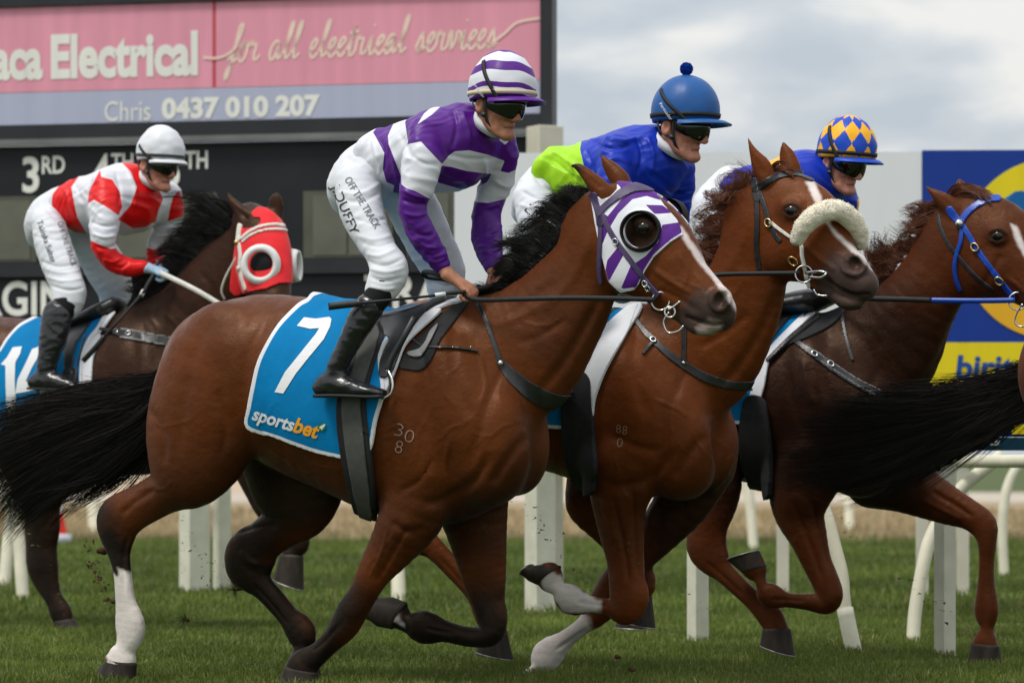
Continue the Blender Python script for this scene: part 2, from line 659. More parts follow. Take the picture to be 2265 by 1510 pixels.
# ------------------------------------------------------------------ animals
def stations(fr, rows):
    """rows: edge point, opposite edge point (picture units), half width across in metres, place across in metres"""
    out = []
    for x1, y1, x2, y2, b, lat in rows:
        p, q = fr.loc(x1, y1, lat), fr.loc(x2, y2, lat)
        c = (p + q) / 2
        a = 0.5 * math.hypot(p[0] - q[0], p[2] - q[2])
        du = abs(p[0] - q[0]) / max(2 * a, 1e-6)                  # the breadth across also shows in a turned body
        a = math.sqrt(max(a * a - (b * math.tan(fr.psi) * du) ** 2, (0.7 * a) ** 2))
        out.append((c[0], c[2], a, lat, b, (p[0] - q[0]), (p[2] - q[2])))
    S = np.array(out)
    if len(S) > 2:            # edges traced at a slant: keep only the breadth square to the run of the limb
        T = np.gradient(S[:, :2], axis=0)
        T /= np.maximum(np.linalg.norm(T, axis=1), 1e-9)[:, None]
        E = S[:, 5:7] / np.maximum(np.linalg.norm(S[:, 5:7], axis=1), 1e-9)[:, None]
        S[:, 2] *= np.maximum(np.abs(T[:, 0] * E[:, 1] - T[:, 1] * E[:, 0]), 0.74)
    return S[:, :5]

class Body:
    """a body grown as one surface; can lend pieces of that surface to the tack that lies on it"""
    def __init__(s, fr, h):
        s.fr, s.h, s.ops, s.hoofs = fr, h, [], []
    def chain(s, rows, k=0.03, op='u', sub=3):
        S = stations(s.fr, rows)
        if max(r[1] for r in rows) > 1150:         # lower legs: lean cannons and pasterns, round fetlocks
            b = S[:, 4]
            S[:, 2] *= np.where((b > .025) & (b < .0327), .87, np.where((b > .0333) & (b < .0378), 1.05, 1.0))
        s.ops.append(('chain', S, k, op, sub))
    def hoof(s, rows):
        s.hoofs.append(rows)
        x1, y1, x2, y2, b, lat = rows[0]
        x3, y3, x4, y4, b2, _ = rows[-1]
        m = lambda p, q, t: p + (q - p) * t
        s.chain([(x1, y1, x2, y2, b * .82, lat), (m(x1, x3, .5), m(y1, y3, .5), m(x2, x4, .5), m(y2, y4, .5), b * .7, lat)], 0.012)
        s.ops[-1][1][:, 2] *= .8
    def build_hoofs(s, root, shift=0.0):
        sv = np.array([shift, 0, 0])
        for rows in s.hoofs:
            R = []
            for x1, y1, x2, y2, b, lat in rows:
                p, q = s.fr.loc(x1, y1, lat), s.fr.loc(x2, y2, lat)
                R.append(((p + q) / 2 + sv, (q - p) / 2, b))
            ax = R[-1][0] - R[0][0]
            ax = ax / np.linalg.norm(ax)
            R2 = [(R[0][0] - ax * .008, R[0][1] * .84, R[0][2] * .84), (R[0][0], R[0][1] * .98, R[0][2] * 1.02), (R[0][0] + ax * .008, R[0][1] * .97, R[0][2] * 1.0)] + R[1:-1] + [R[-1]]
            n = 28
            ring = lambda c, e, b, k=1.0: [c + e * k * math.cos(t) + np.array([0, b * k, 0]) * math.sin(t) for t in np.linspace(0, 2 * math.pi, n + 1)[:-1]]
            V = [p for q in R2 for p in ring(*q)]
            mb = MB()
            mb.add(V, [(i * n + j, i * n + (j + 1) % n, (i + 1) * n + (j + 1) % n, (i + 1) * n + j) for i in range(len(R2) - 1) for j in range(n)])
            ho_ = mb.build('hoof', M['hoof'], root)
            c, e, b = R[-1]
            mb = MB()
            mb.add(ring(c + ax * .001, e, b, .97), [tuple(range(n))])
            mb.build('sole', M['sole'], ho_, shade=False)
            mb = MB()
            P = ring(c + ax * .004, e, b, .91)
            mb.tube(P + P[:1], None, flat=(.007, .0025), up=ax, cap=False)
            mb.build('horseshoe', M['shoe'], ho_)
    def caps(s, rows, k=0.02, op='u', sub=2):
        """rows (px, py, lat, radius in metres)"""
        P = np.array([[*s.fr.loc(x, y, l), r] for x, y, l, r in rows])
        s.ops.append(('caps', P, k, op, sub))
    def ell(s, px, py, lat, r, pitch=0.0, yaw=0.0, k=0.02, op='u'):
        a, b = math.radians(pitch), math.radians(yaw)
        R = np.array([[math.cos(a), 0, math.sin(a)], [0, 1, 0], [-math.sin(a), 0, math.cos(a)]])
        Y = np.array([[math.cos(b), math.sin(b), 0], [-math.sin(b), math.cos(b), 0], [0, 0, 1]])
        s.ops.append(('ell', s.fr.loc(px, py, lat), np.asarray(r, float), R @ Y, k, op))
    def grow(s, smooth=4):
        lo, hi = np.full(3, 1e9), np.full(3, -1e9)
        for o in s.ops:
            if o[0] == 'chain':
                S = o[1]
                R = np.maximum(S[:, 2], S[:, 4])
                P = S[:, [0, 3, 1]]
            elif o[0] == 'caps':
                P, R = o[1][:, :3], o[1][:, 3]
            else:
                P, R = o[1][None], np.array([o[2].max()])
            if o[3 if o[0] != 'ell' else 5] == 's':
                continue
            lo = np.minimum(lo, (P - R[:, None]).min(0))
            hi = np.maximum(hi, (P + R[:, None]).max(0))
        m = 0.06
        f = Field(lo - m, hi + m, s.h)
        for o in s.ops:
            if o[0] == 'chain':
                f.chain(*o[1:])
            elif o[0] == 'caps':
                f.caps(*o[1:])
            else:
                f.ell(o[1], o[2], o[3], o[4], o[5])
        s.V, s.Q = f.mesh(smooth)
        s.refresh()
    def refresh(s):
        s.N = normals(s.V, s.Q)
        s.P = s.fr.px(s.V)
        view = s.fr.cam_local() - s.V
        view /= np.linalg.norm(view, axis=1)[:, None]
        s.facing = (s.N * view).sum(1)
        s._bvh = None
    def bvh(s):
        if s._bvh is None:
            s._bvh = BVHTree.FromPolygons(s.V.tolist(), s.Q.tolist())
        return s._bvh
    # --- sculpting on the camera's side
    def mask(s, lat=None):
        m = np.clip(s.facing * 2.5, 0, 1)
        if lat is not None:
            m = m * np.clip((s.V[:, 1] - lat[0]) / 0.02, 0, 1) * np.clip((lat[1] - s.V[:, 1]) / 0.02, 0, 1)
        return m
    def crease(s, items):
        """(line, width, depth[, lat range]): grooves (negative depth) and ridges, tapering at both ends"""
        D = np.zeros(len(s.V))
        for it in items:
            L = smooth_poly(it[0], 4, closed=False)
            w, dep = it[1], it[2] * 1.15
            lat = it[3] if len(it) > 3 else None
            lo, hi = L.min(0) - 3 * w, L.max(0) + 3 * w
            sel = np.where((s.P[:, 0] > lo[0]) & (s.P[:, 0] < hi[0]) & (s.P[:, 1] > lo[1]) & (s.P[:, 1] < hi[1]))[0]
            if not len(sel):
                continue
            P = s.P[sel]
            n = len(L) - 1
            best, tb = np.full(len(sel), 1e9), np.zeros(len(sel))
            for i in range(n):
                e = L[i + 1] - L[i]
                t = np.clip(((P - L[i]) @ e) / max(e @ e, 1e-9), 0, 1)
                d = np.hypot(*(P - L[i] - t[:, None] * e).T)
                u = d < best
                best[u] = d[u]
                tb[u] = (i + t[u]) / n
            tap = np.clip(np.minimum(tb, 1 - tb) * 5, 0.0, 1)
            D[sel] += dep * np.exp(-(best / w) ** 2) * tap * s.mask(lat)[sel]
        s.V = s.V + s.N * D[:, None]
        s.refresh()
    def veins(s, starts, seed, h=.0021, w=2.8):
        """wandering raised veins; starts rows (x, y, angle in degrees, length)"""
        rng = np.random.default_rng(seed)
        L = []
        def walk(x, y, a, ln, d):
            P = [(x, y)]
            for i in range(int(ln / 14)):
                a += rng.normal(0, 16)
                x += 14 * math.cos(math.radians(a))
                y += 14 * math.sin(math.radians(a))
                P.append((x, y))
                if d and rng.random() < .16 and i > 1:
                    walk(x, y, a + rng.choice([-38, 38]), ln * .5, d - 1)
            if len(P) > 2:
                L.append((P, w * (1 if d else .8), h * (1 if d else .75)))
        for x, y, a, ln in starts:
            walk(x, y, a, ln, 1)
        s.crease(L)
    def bulge(s, items):
        """(x, y, rx, ry, angle, height[, lat range])"""
        D = np.zeros(len(s.V))
        for it in items:
            x, y, rx, ry, ang, ht = it[:6]
            lat = it[6] if len(it) > 6 else None
            c, q = math.cos(math.radians(ang)), math.sin(math.radians(ang))
            dx, dy = s.P[:, 0] - x, s.P[:, 1] - y
            r2 = ((dx * c + dy * q) / rx) ** 2 + ((-dx * q + dy * c) / ry) ** 2
            D += ht * np.exp(-r2 * 1.5) * s.mask(lat)
        s.V = s.V + s.N * D[:, None]
        s.refresh()
    # --- colour
    def paint_base(s, color):
        s.C = np.tile(np.asarray(color, float), (len(s.V), 1))
    def paint_caps(s, rows, color, soft=0.02, amt=1.0, jit=0.015, jscale=30.0):
        """rows (px, py, lat, radius in metres)"""
        P = np.array([[*s.fr.loc(x, y, l), r] for x, y, l, r in rows])
        d = np.full(len(s.V), 1e9)
        for i in range(max(len(P) - 1, 1)):
            a, b = P[i], P[min(i + 1, len(P) - 1)]
            e = b[:3] - a[:3]
            t = np.clip(((s.V - a[:3]) @ e) / max(e @ e, 1e-9), 0, 1)
            d = np.minimum(d, np.linalg.norm(s.V - a[:3] - t[:, None] * e, axis=1) - (a[3] + t * (b[3] - a[3])))
        sel = d < soft + jit * 2
        w = np.zeros(len(s.V))
        dj = d[sel] + (lump(s.V[sel], jscale) * jit if jit else 0)
        w[sel] = np.clip(0.5 - dj / (2 * soft), 0, 1) * amt
        s.C = s.C * (1 - w[:, None]) + np.asarray(color) * w[:, None]
    def paint_poly(s, poly, color, soft=4.0, amt=1.0, jit=0.0, lat=None, front=True):
        g = poly_dist(s.P, poly)
        if jit:
            sel = np.abs(g) < soft + 2 * jit
            g[sel] += lump(s.V[sel], 45.0) * jit
        w = np.clip(0.5 + g / (2 * soft), 0, 1) * amt
        if front:
            w = w * (s.facing > -0.05)
        if lat is not None:
            w = w * ((s.V[:, 1] > lat[0]) & (s.V[:, 1] < lat[1]))
        s.C = s.C * (1 - w[:, None]) + np.asarray(color) * w[:, None]
    def obj(s, name, mat, parent):
        me = new_mesh(name, s.V, s.Q, {'col': s.C})
        return add_obj(name, me, mat, parent)
    # --- surface pieces for tack
    def mirror_px(s, vc=None):
        """picture place of each point as seen on the near side (the far half mirrored across the middle plane)"""
        c = np.zeros(len(s.V)) if vc is None else np.interp(s.V[:, 0], vc[0], vc[1])
        P = s.V.copy()
        P[:, 1] = c - np.abs(P[:, 1] - c)
        return s.fr.px(P)
    def shell(s, name, mat, parent, g, off=0.006, th=0.006, attrs=None, wob=None):
        a = clip_shell(s.V, s.Q, s.N, g, off, th, attrs)
        me = new_mesh(name, a[0], a[1], a[2])
        return add_obj(name, me, mat, parent)
    def near(s, lat_max=None, face=-0.15):
        """a mask that keeps a strap on the camera's side"""
        m = (s.facing > face)
        if lat_max is not None:
            m &= s.V[:, 1] < lat_max
        return m
    def strap(s, name, mat, parent, line, off=0.004, th=0.005, lat=None, both=None, face=-0.1):
        """line rows (x, y, half width) laid on the skin"""
        L = smooth_poly(line, 4, closed=False)
        P = s.P if both is None else s.mirror_px(both)
        lo, hi = L[:, :2].min(0) - 40, L[:, :2].max(0) + 40
        g = np.full(len(s.V), -50.0)
        sel = (P[:, 0] > lo[0]) & (P[:, 0] < hi[0]) & (P[:, 1] > lo[1]) & (P[:, 1] < hi[1])
        if both is None:
            sel &= s.facing > face
        if lat is not None:
            sel &= (s.V[:, 1] > lat[0]) & (s.V[:, 1] < lat[1])
        g[sel] = -line_dist(P[sel], L)
        return s.shell(name, mat, parent, g, off, th)
    def on(s, px, py, off=0.0, far=False):
        """the point of the surface seen at that place"""
        c = Vector(s.fr.cam_local())
        t = Vector(s.fr.loc(px, py, 0.0))
        hit = s.bvh().ray_cast(c, (t - c).normalized())
        if hit[0] is None:
            hit = s.bvh().find_nearest(t)
            return np.array(hit[0]) + np.array(hit[1]) * off, np.array(hit[1])
        return np.array(hit[0]) + np.array(hit[1]) * off, np.array(hit[1])

def bvh_of(o):
    me = o.data
    return BVHTree.FromPolygons([v.co[:] for v in me.vertices], [p.vertices[:] for p in me.polygons])

def decal(fr, tree, name, mat, parent, V2, F2, off=0.003, th=0.0):
    """flat print: picture-space polygons laid on a surface"""
    c = Vector(fr.cam_local())
    V = []
    for x, y in V2:
        t = Vector(fr.loc(x, y, 0.0))
        d = (t - c).normalized()
        h = tree.ray_cast(c, d)
        if h[0] is None:
            h = tree.find_nearest(t)
            n = h[1] if h[1].dot(d) < 0 else -h[1]
            V.append(h[0] + n * off)
        else:
            n = h[1] if h[1].dot(d) < 0 else -h[1]
            V.append(h[0] + n * off)
    me = bpy.data.meshes.new(name)
    me.from_pydata([tuple(v) for v in V], [], F2)
    me.update()
    return add_obj(name, me, mat, parent)

_text_cache = {}
def text_mesh(body, shear=0.0, weight=0.0, cuts=0):
    """letters as flat polygons, cap height 1, starting at x = 0"""
    key = (body, shear, weight, cuts)
    if key in _text_cache:
        return _text_cache[key]
    cu = bpy.data.curves.new('text', 'FONT')
    cu.body = body
    cu.shear = shear
    cu.offset = weight
    cu.resolution_u = 4
    o = bpy.data.objects.new('text', cu)
    COL.objects.link(o)
    dg = bpy.context.evaluated_depsgraph_get()
    me = bpy.data.meshes.new_from_object(o.evaluated_get(dg))
    bm = bmesh.new()
    bm.from_mesh(me)
    bmesh.ops.triangulate(bm, faces=bm.faces[:])
    if cuts:
        bmesh.ops.subdivide_edges(bm, edges=bm.edges[:], cuts=cuts, use_grid_fill=True)
        bmesh.ops.triangulate(bm, faces=bm.faces[:])
    V = np.array([v.co[:2] for v in bm.verts])
    F = [tuple(v.index for v in f.verts) for f in bm.faces]
    bm.free()
    COL.objects.unlink(o)
    bpy.data.objects.remove(o)
    bpy.data.curves.remove(cu)
    bpy.data.meshes.remove(me)
    V = V / 0.73
    V[:, 0] -= V[:, 0].min()
    _text_cache[key] = (V, F)
    return V, F

def text_at(body, p0, p1, height, up=None, **kw):
    """letters set along p0-p1 in the picture, given cap height; returns 2D points and faces"""
    V, F = text_mesh(body, **kw)
    p0, p1 = np.asarray(p0, float), np.asarray(p1, float)
    w = V[:, 0].max()
    ex = (p1 - p0) / w
    d = (p1 - p0) / np.linalg.norm(p1 - p0)
    ey = np.array([d[1], -d[0]]) if up is None else np.asarray(up, float)
    ey = ey / np.linalg.norm(ey) * height
    return p0 + V[:, :1] * ex + V[:, 1:] * ey, F

def grid_poly(poly, step):
    """a polygon as fine triangles (so that it can lie on a curved surface)"""
    bm = bmesh.new()
    vs = [bm.verts.new((x, y, 0)) for x, y in poly]
    bm.faces.new(vs)
    lo, hi = np.min(poly, 0), np.max(poly, 0)
    for ax in (0, 1):
        t = lo[ax] + step
        while t < hi[ax]:
            co, no = [0, 0, 0], [0, 0, 0]
            co[ax], no[ax] = t, 1
            bmesh.ops.bisect_plane(bm, geom=bm.verts[:] + bm.edges[:] + bm.faces[:], plane_co=co, plane_no=no)
            t += step
    bmesh.ops.triangulate(bm, faces=bm.faces[:])
    bm.verts.index_update()
    V = [v.co[:2] for v in bm.verts]
    F = [tuple(v.index for v in f.verts) for f in bm.faces]
    bm.free()
    return V, F

# ------------------------------------------------------------------ hair
def hair(name, mat, parent, roots, dirs, n, length, width, segs=7, curl=0.02, spread=0.25, gravity=0.0, lenvar=0.4, rng=None, clump=0.0, fade=0.75):
    """many thin tapering strands; roots/dirs are rows along a line (local points), each strand starts between two rows"""
    rng = rng or RNG
    R, Dv = np.asarray(roots, float), np.asarray(dirs, float)
    t = rng.random(n) * (len(R) - 1)
    i = np.minimum(t.astype(int), len(R) - 2)
    fr = (t - i)[:, None]
    L = np.asarray(length, float)
    L = np.broadcast_to(L, (len(R),))
    P = R[i] * (1 - fr) + R[i + 1] * fr
    D = Dv[i] * (1 - fr) + Dv[i + 1] * fr
    ln = (L[i] * (1 - fr[:, 0]) + L[i + 1] * fr[:, 0]) * (1 - lenvar * rng.random(n))
    cl = rng.integers(0, max(int(n * 0.04), 1), n)
    cdir = rng.normal(0, 1, (max(int(n * 0.04), 1), 3))
    D = D / np.linalg.norm(D, axis=1)[:, None] + rng.normal(0, spread, (n, 3)) * (1 - clump) + cdir[cl] * spread * clump
    D /= np.linalg.norm(D, axis=1)[:, None]
    ph = rng.random((n, 2)) * 6.28
    fq = 1.5 + 2.5 * rng.random(n)
    side = np.cross(D, rng.normal(0, 1, (n, 3)))
    side /= np.maximum(np.linalg.norm(side, axis=1), 1e-9)[:, None]
    nrm = np.cross(D, side)
    pts = []
    for j in range(segs + 1):
        q = j / segs
        p = P + D * (ln * q)[:, None]
        p = p + side * (curl * q * np.sin(fq * 3.0 * q + ph[:, 0]))[:, None] * ln[:, None] / 0.2
        p = p + nrm * (curl * q * np.sin(fq * 2.2 * q + ph[:, 1]))[:, None] * ln[:, None] / 0.2
        p[:, 2] -= gravity * (q * ln) ** 2
        pts.append(p)
    pts = np.array(pts)
    w = width * (0.6 + 0.8 * rng.random(n))
    V = np.empty((segs + 1, 2, n, 3))
    for j in range(segs + 1):
        k = w * (1 - fade * (j / segs) ** 1.5)
        V[j, 0] = pts[j] + side * k[:, None] * 0.5
        V[j, 1] = pts[j] - side * k[:, None] * 0.5
    V = V.reshape(-1, 3)
    idx = lambda j, s_: (j * 2 + s_) * n + np.arange(n)
    Q = np.concatenate([np.stack([idx(j, 0), idx(j, 1), idx(j + 1, 1), idx(j + 1, 0)], 1) for j in range(segs)])
    me = new_mesh(name, V, Q)
    return add_obj(name, me, mat, parent)

def hair_guides(name, mat, parent, fr, guides, n, width, jitter=0.02, curl=0.01, segs=12, tmin=0.55, rng=None, jroot=0.15, fade=0.8, lock=40):
    """strands run between neighbouring guide lines; guides: rows (px, py, lat) from root to tip"""
    rng = rng or RNG
    G = []
    for g in guides:
        P = catmull(np.array([fr.loc(*q) for q in g]), 8)
        s = np.concatenate([[0], np.cumsum(np.linalg.norm(np.diff(P, axis=0), axis=1))])
        t = np.linspace(0, s[-1], segs + 1)
        G.append(np.stack([np.interp(t, s, P[:, i]) for i in range(3)], 1))
    G = np.array(G)
    K = len(G)
    T = np.linspace(0, 1, segs + 1)[None, :, None]
    nc = max(n // lock, 1)
    cl = rng.integers(0, nc, n)
    off = rng.normal(0, 1, (nc, 3))[cl] * 0.95 + rng.normal(0, 0.2, (n, 3))
    sl_ = (rng.random(nc) * (K - 1))[cl] + rng.normal(0, .06 * (K - 1) / 4, n)
    s = np.clip(sl_, 0, K - 1 - 1e-6)
    i = np.minimum(s.astype(int), max(K - 2, 0))
    w = (s - i)[:, None, None]
    P = G[i] * (1 - w) + G[np.minimum(i + 1, K - 1)] * w
    tend = (tmin + (1 - tmin) * rng.random(n) ** 0.7)[:, None]
    tt = np.linspace(0, 1, segs + 1)[None] * tend * segs
    k = np.minimum(tt.astype(int), segs - 1)
    fr_ = (tt - k)[..., None]
    P = np.take_along_axis(P, k[..., None], 1) * (1 - fr_) + np.take_along_axis(P, k[..., None] + 1, 1) * fr_
    P = P + off[:, None] * jitter * (jroot + (1 - jroot) * T ** 1.2)
    ph = rng.random((nc, 3))[cl] * 6.28 + rng.normal(0, 0.35, (n, 3))
    fq = (1.2 + 2.2 * rng.random((nc, 3)))[cl]
    P = P + curl * T * np.sin(fq[:, None] * T * 2.2 + ph[:, None])
    D = np.gradient(P, axis=1)
    v = fr.cam_local() - P
    S = np.cross(D, v + rng.normal(0, 3.0, (n, 1, 3)))
    S /= np.maximum(np.linalg.norm(S, axis=2), 1e-9)[..., None]
    ww = (width * (0.6 + 0.8 * rng.random(n)))[:, None, None] * (1 - fade * T ** 2)
    V = np.stack([P + S * ww * 0.5, P - S * ww * 0.5], 2)                      # n, segs+1, 2, 3
    base = np.arange(n)[:, None] * (segs + 1) * 2 + np.arange(segs)[None] * 2
    Q = np.stack([base, base + 1, base + 3, base + 2], -1).reshape(-1, 4)
    me = new_mesh(name, V.reshape(-1, 3), Q)
    o = add_obj(name, me, mat, parent)
    return o

# ------------------------------------------------------------------ the setting
def ground_mat(name, c1, c2, c3, scale, bump=0.02, rough=0.9):
    m = principled(name, c1, rough, 0.15)
    n, l = nt(m)
    tc = n.new('ShaderNodeTexCoord')
    a = n.new('ShaderNodeTexNoise')
    a.inputs['Scale'].default_value = scale
    a.inputs['Detail'].default_value = 6
    a.inputs['Roughness'].default_value = 0.65
    b = n.new('ShaderNodeTexNoise')
    b.inputs['Scale'].default_value = scale * 9
    b.inputs['Detail'].default_value = 4
    l.new(tc.outputs['Object'], a.inputs['Vector'])
    l.new(tc.outputs['Object'], b.inputs['Vector'])
    r = n.new('ShaderNodeValToRGB')
    r.color_ramp.elements[0].position = 0.35
    r.color_ramp.elements[0].color = (*c1, 1)
    r.color_ramp.elements[1].position = 0.65
    r.color_ramp.elements[1].color = (*c2, 1)
    l.new(a.outputs['Fac'], r.inputs['Fac'])
    r2 = n.new('ShaderNodeMapRange')
    r2.inputs['From Min'].default_value = 0.45
    r2.inputs['From Max'].default_value = 0.7
    l.new(b.outputs['Fac'], r2.inputs['Value'])
    mx = n.new('ShaderNodeMixRGB')
    mx.inputs['Color2'].default_value = (*c3, 1)
    l.new(r2.outputs['Result'], mx.inputs['Fac'])
    l.new(r.outputs['Color'], mx.inputs['Color1'])
    l.new(mx.outputs['Color'], n['Principled BSDF'].inputs['Base Color'])
    bp = n.new('ShaderNodeBump')
    bp.inputs['Distance'].default_value = bump
    l.new(b.outputs['Fac'], bp.inputs['Height'])
    l.new(bp.outputs['Normal'], n['Principled BSDF'].inputs['Normal'])
    return m

def sheet(name, pts, z, mat):
    mb = MB()
    mb.add([(x, y, z) for x, y in pts], [tuple(range(len(pts)))])
    return tag(mb.build(name, mat, shade=False), kind='structure')

M = {}
G_TURF = ground_mat('turf_soil', (0.034, 0.066, 0.012), (0.055, 0.095, 0.020), (0.035, 0.045, 0.014), 0.6, .03)
G_FIELD = ground_mat('infield_grass', (0.060, 0.095, 0.028), (0.085, 0.115, 0.04), (0.075, 0.08, 0.035), 0.12)
G_STRAW = ground_mat('dry_straw_ground', (0.30, 0.22, 0.13), (0.38, 0.29, 0.18), (0.20, 0.17, 0.085), 0.5, .02)
G_SAND = ground_mat('sand_track', (0.44, 0.34, 0.23), (0.50, 0.40, 0.28), (0.34, 0.27, 0.18), 0.2)
G_PATH = ground_mat('pale_gravel', (0.44, 0.38, 0.31), (0.52, 0.46, 0.39), (0.34, 0.28, 0.21), 0.6)
sheet('infield_ground', [(-1500, -40), (1500, -40), (1500, 2600), (-1500, 2600)], -0.02, G_FIELD)
def wavy(y, amp, seed, x0=-30, x1=30, n=120):
    return [(x0 + (x1 - x0) * i / n, y + amp * mnoise.noise((x0 * .7 + (x1 - x0) * .7 * i / n, seed, 0)) + amp * .4 * mnoise.noise((i * .9, seed, 3))) for i in range(n + 1)]
sheet('turf_track', [(-30, -5), (30, -5)] + wavy(41, 2.0, 1.0)[::-1], 0.0, G_TURF)
sheet('straw_verge', wavy(40, 1.0, 2.0) + wavy(76, 3.0, 5.0)[::-1], -0.012, G_STRAW)
sheet('gravel_path', wavy(75, .6, 7.0, -40, 40) + wavy(97, .8, 8.0, -40, 40)[::-1], -0.008, G_PATH)
sheet('sand_track', [(-60, 94), (11.5, 94), (38, 420), (-90, 420)], -0.004, G_SAND)

# grass: too many blades to count
def blades(name, n, d0, d1, h, w, col, lean=0.35, pw=1.0, seed=1, xr=None, patch_sc=1.2):
    rng = np.random.default_rng(seed)
    t = rng.random(n) ** pw
    d = d0 + (d1 - d0) * t
    half = d * (CX + 60) / F_PX + 0.7
    x = (rng.random(n) * 2 - 1) * half
    if xr:
        x = xr[0] + (xr[1] - xr[0]) * rng.random(n)
    p = np.stack([x, d, np.zeros(n)], 1)
    hh = h * (0.45 + 0.75 * rng.random(n)) * (0.8 + 0.5 * lump(p, patch_sc, 2.0))
    an = rng.random(n) * 6.283
    side = np.stack([np.cos(an), np.sin(an), np.zeros(n)], 1)
    ln = rng.normal(0, lean, (n, 2)) * hh[:, None]
    tip = p + np.stack([ln[:, 0], ln[:, 1], hh], 1)
    mid = p + np.stack([ln[:, 0] * .3, ln[:, 1] * .3, hh * .6], 1)
    ww = (w * (0.6 + 0.8 * rng.random(n)))[:, None]
    V = np.concatenate([p - side * ww, p + side * ww, mid + side * ww * .75, mid - side * ww * .75, tip])
    i = np.arange(n)
    F3 = np.stack([i + 3 * n, i + 2 * n, i + 4 * n], 1)
    F4 = np.concatenate([np.stack([i, i + n, i + 2 * n], 1), np.stack([i, i + 2 * n, i + 3 * n], 1)])
    c = np.asarray(col)
    k = rng.random((n, 1))
    C = c[0] * (1 - k) + c[1] * k
    dry = rng.random(n) < 0.06
    C[dry] = c[2]
    C = C * (0.85 + 0.45 * lump(p, .55, 4.0) + 0.35 * lump(p, 2.3, 9.0))[:, None]
    me = new_mesh(name, V, np.concatenate([F3, F4]), {'col': np.tile(C, (5, 1))}, shade=False)
    m = principled(name + '_blade', (0.1, 0.2, 0.03), 0.55, 0.25)
    attr_color(m)
    n_, l_ = nt(m)
    b = n_['Principled BSDF']
    tr = n_.new('ShaderNodeBsdfTranslucent')
    at = n_.new('ShaderNodeAttribute')
    at.attribute_name = 'col'
    l_.new(at.outputs['Color'], tr.inputs['Color'])
    ms = n_.new('ShaderNodeMixShader')
    ms.inputs['Fac'].default_value = 0.25
    l_.new(b.outputs['BSDF'], ms.inputs[1])
    l_.new(tr.outputs['BSDF'], ms.inputs[2])
    l_.new(ms.outputs['Shader'], n_['Material Output'].inputs['Surface'])
    return add_obj(name, me, m)
GCOL = [(0.102, 0.152, 0.020), (0.175, 0.225, 0.042), (0.33, 0.30, 0.12)]
tag(blades('turf_grass', 170000, 13.2, 20.5, .048, .0021, GCOL, pw=1.15, seed=2), 'thick green racing turf growing under the hooves', 'grass', kind='stuff')
tag(blades('far_turf_grass', 90000, 20.5, 40.5, .07, .0042, GCOL, pw=1.1, seed=3), 'blurred green turf running back to the straw verge', 'grass', kind='stuff')
DCOL = [(0.36, 0.27, 0.14), (0.48, 0.38, 0.22), (0.12, 0.16, 0.05)]
tag(blades('dry_grass', 26000, 38.5, 62, .15, .006, DCOL, pw=1.3, seed=4), 'dry straw coloured grass along the far verge', 'grass', kind='stuff')

# ------------------------------------------------------------------ boards behind the track
def slab(fr, name, mat, parent, pts, lat, th, bevel=0.0):
    """a flat panel with real thickness; pts in the picture, lat its front face"""
    mb = MB()
    a = [fr.loc(x, y, lat) for x, y in pts]
    b = [p + np.array([0, th, 0]) for p in a]
    mb.prism(a, b)
    return mb.build(name, mat, parent, shade=False, bevel=bevel)

def rect(x0, y0, x1, y1):
    return [(x0, y1), (x1, y1), (x1, y0), (x0, y0)]

class Flat:
    """letters set on a board: rows are level in the place itself"""
    def __init__(s, fr, lat, px_ref):
        s.fr, s.lat, s.ref = fr, lat, px_ref
    def lv(s, px, y_ref):
        """height that reads y_ref at px_ref, at another px"""
        a = s.fr.loc(s.ref, y_ref, s.lat)
        p = s.fr.loc(px, y_ref, s.lat)
        return np.array([p[0], s.lat, a[2]])
    def text(s, body, x0, x1, base, cap, name, mat, parent, **kw):
        V, F = text_mesh(body, **kw)
        w = V[:, 0].max()
        a, b = s.lv(x0, base), s.lv(x1, base)
        t = s.lv(x0, base - cap)
        P = a + (V[:, :1] / w) * (b - a) + V[:, 1:] * (t - a)
        P[:, 1] -= 0.004
        me = bpy.data.meshes.new(name)
        me.from_pydata([tuple(p) for p in P], [], F)
        me.update()
        return add_obj(name, me, mat, parent)
    def rect(s, x0, y0, x1, y1):
        fr = s.fr
        return [s.lv(x0, y1), s.lv(x1, y1), s.lv(x1, y0), s.lv(x0, y0)]
    def panel(s, name, mat, parent, x0, y0, x1, y1, off, th):
        mb = MB()
        a = [p + np.array([0, off, 0]) for p in s.rect(x0, y0, x1, y1)]
        mb.prism(a, [p + np.array([0, th, 0]) for p in a])
        return mb.build(name, mat, parent, shade=False)

def streaky(m, amount=0.1, sc=(3, 3, .35)):
    return vary(m, 2.5, amount, detail=6, stretch=sc)
M['pink'] = streaky(principled('faded_pink_vinyl', srgb(226, 152, 170), 0.6, 0.2), 0.10)
M['band'] = streaky(principled('grey_blue_vinyl', srgb(176, 180, 202), 0.6, 0.2), 0.06)
M['seam'] = streaky(principled('unfaded_red_seam', srgb(200, 84, 96), 0.6, 0.2), 0.1)
M['letter'] = streaky(principled('pale_letter', srgb(232, 230, 222), 0.6, 0.2), 0.08)
M['script'] = streaky(principled('cream_script', srgb(240, 214, 196), 0.6, 0.2), 0.08)
M['board_black'] = vary(principled('black_board', (0.010, 0.012, 0.015), 0.55, 0.3), 3, 0.3)
M['frame_dark'] = vary(principled('dark_steel_frame', (0.016, 0.018, 0.022), 0.45, 0.4), 4, 0.25)
M['frame_grey'] = vary(principled('grey_rail', (0.16, 0.16, 0.16), 0.5, 0.4), 4, 0.2)
M['window'] = vary(principled('dusty_pane', (0.085, 0.085, 0.062), 0.35, 0.4), 3, 0.25, rough_var=.1)
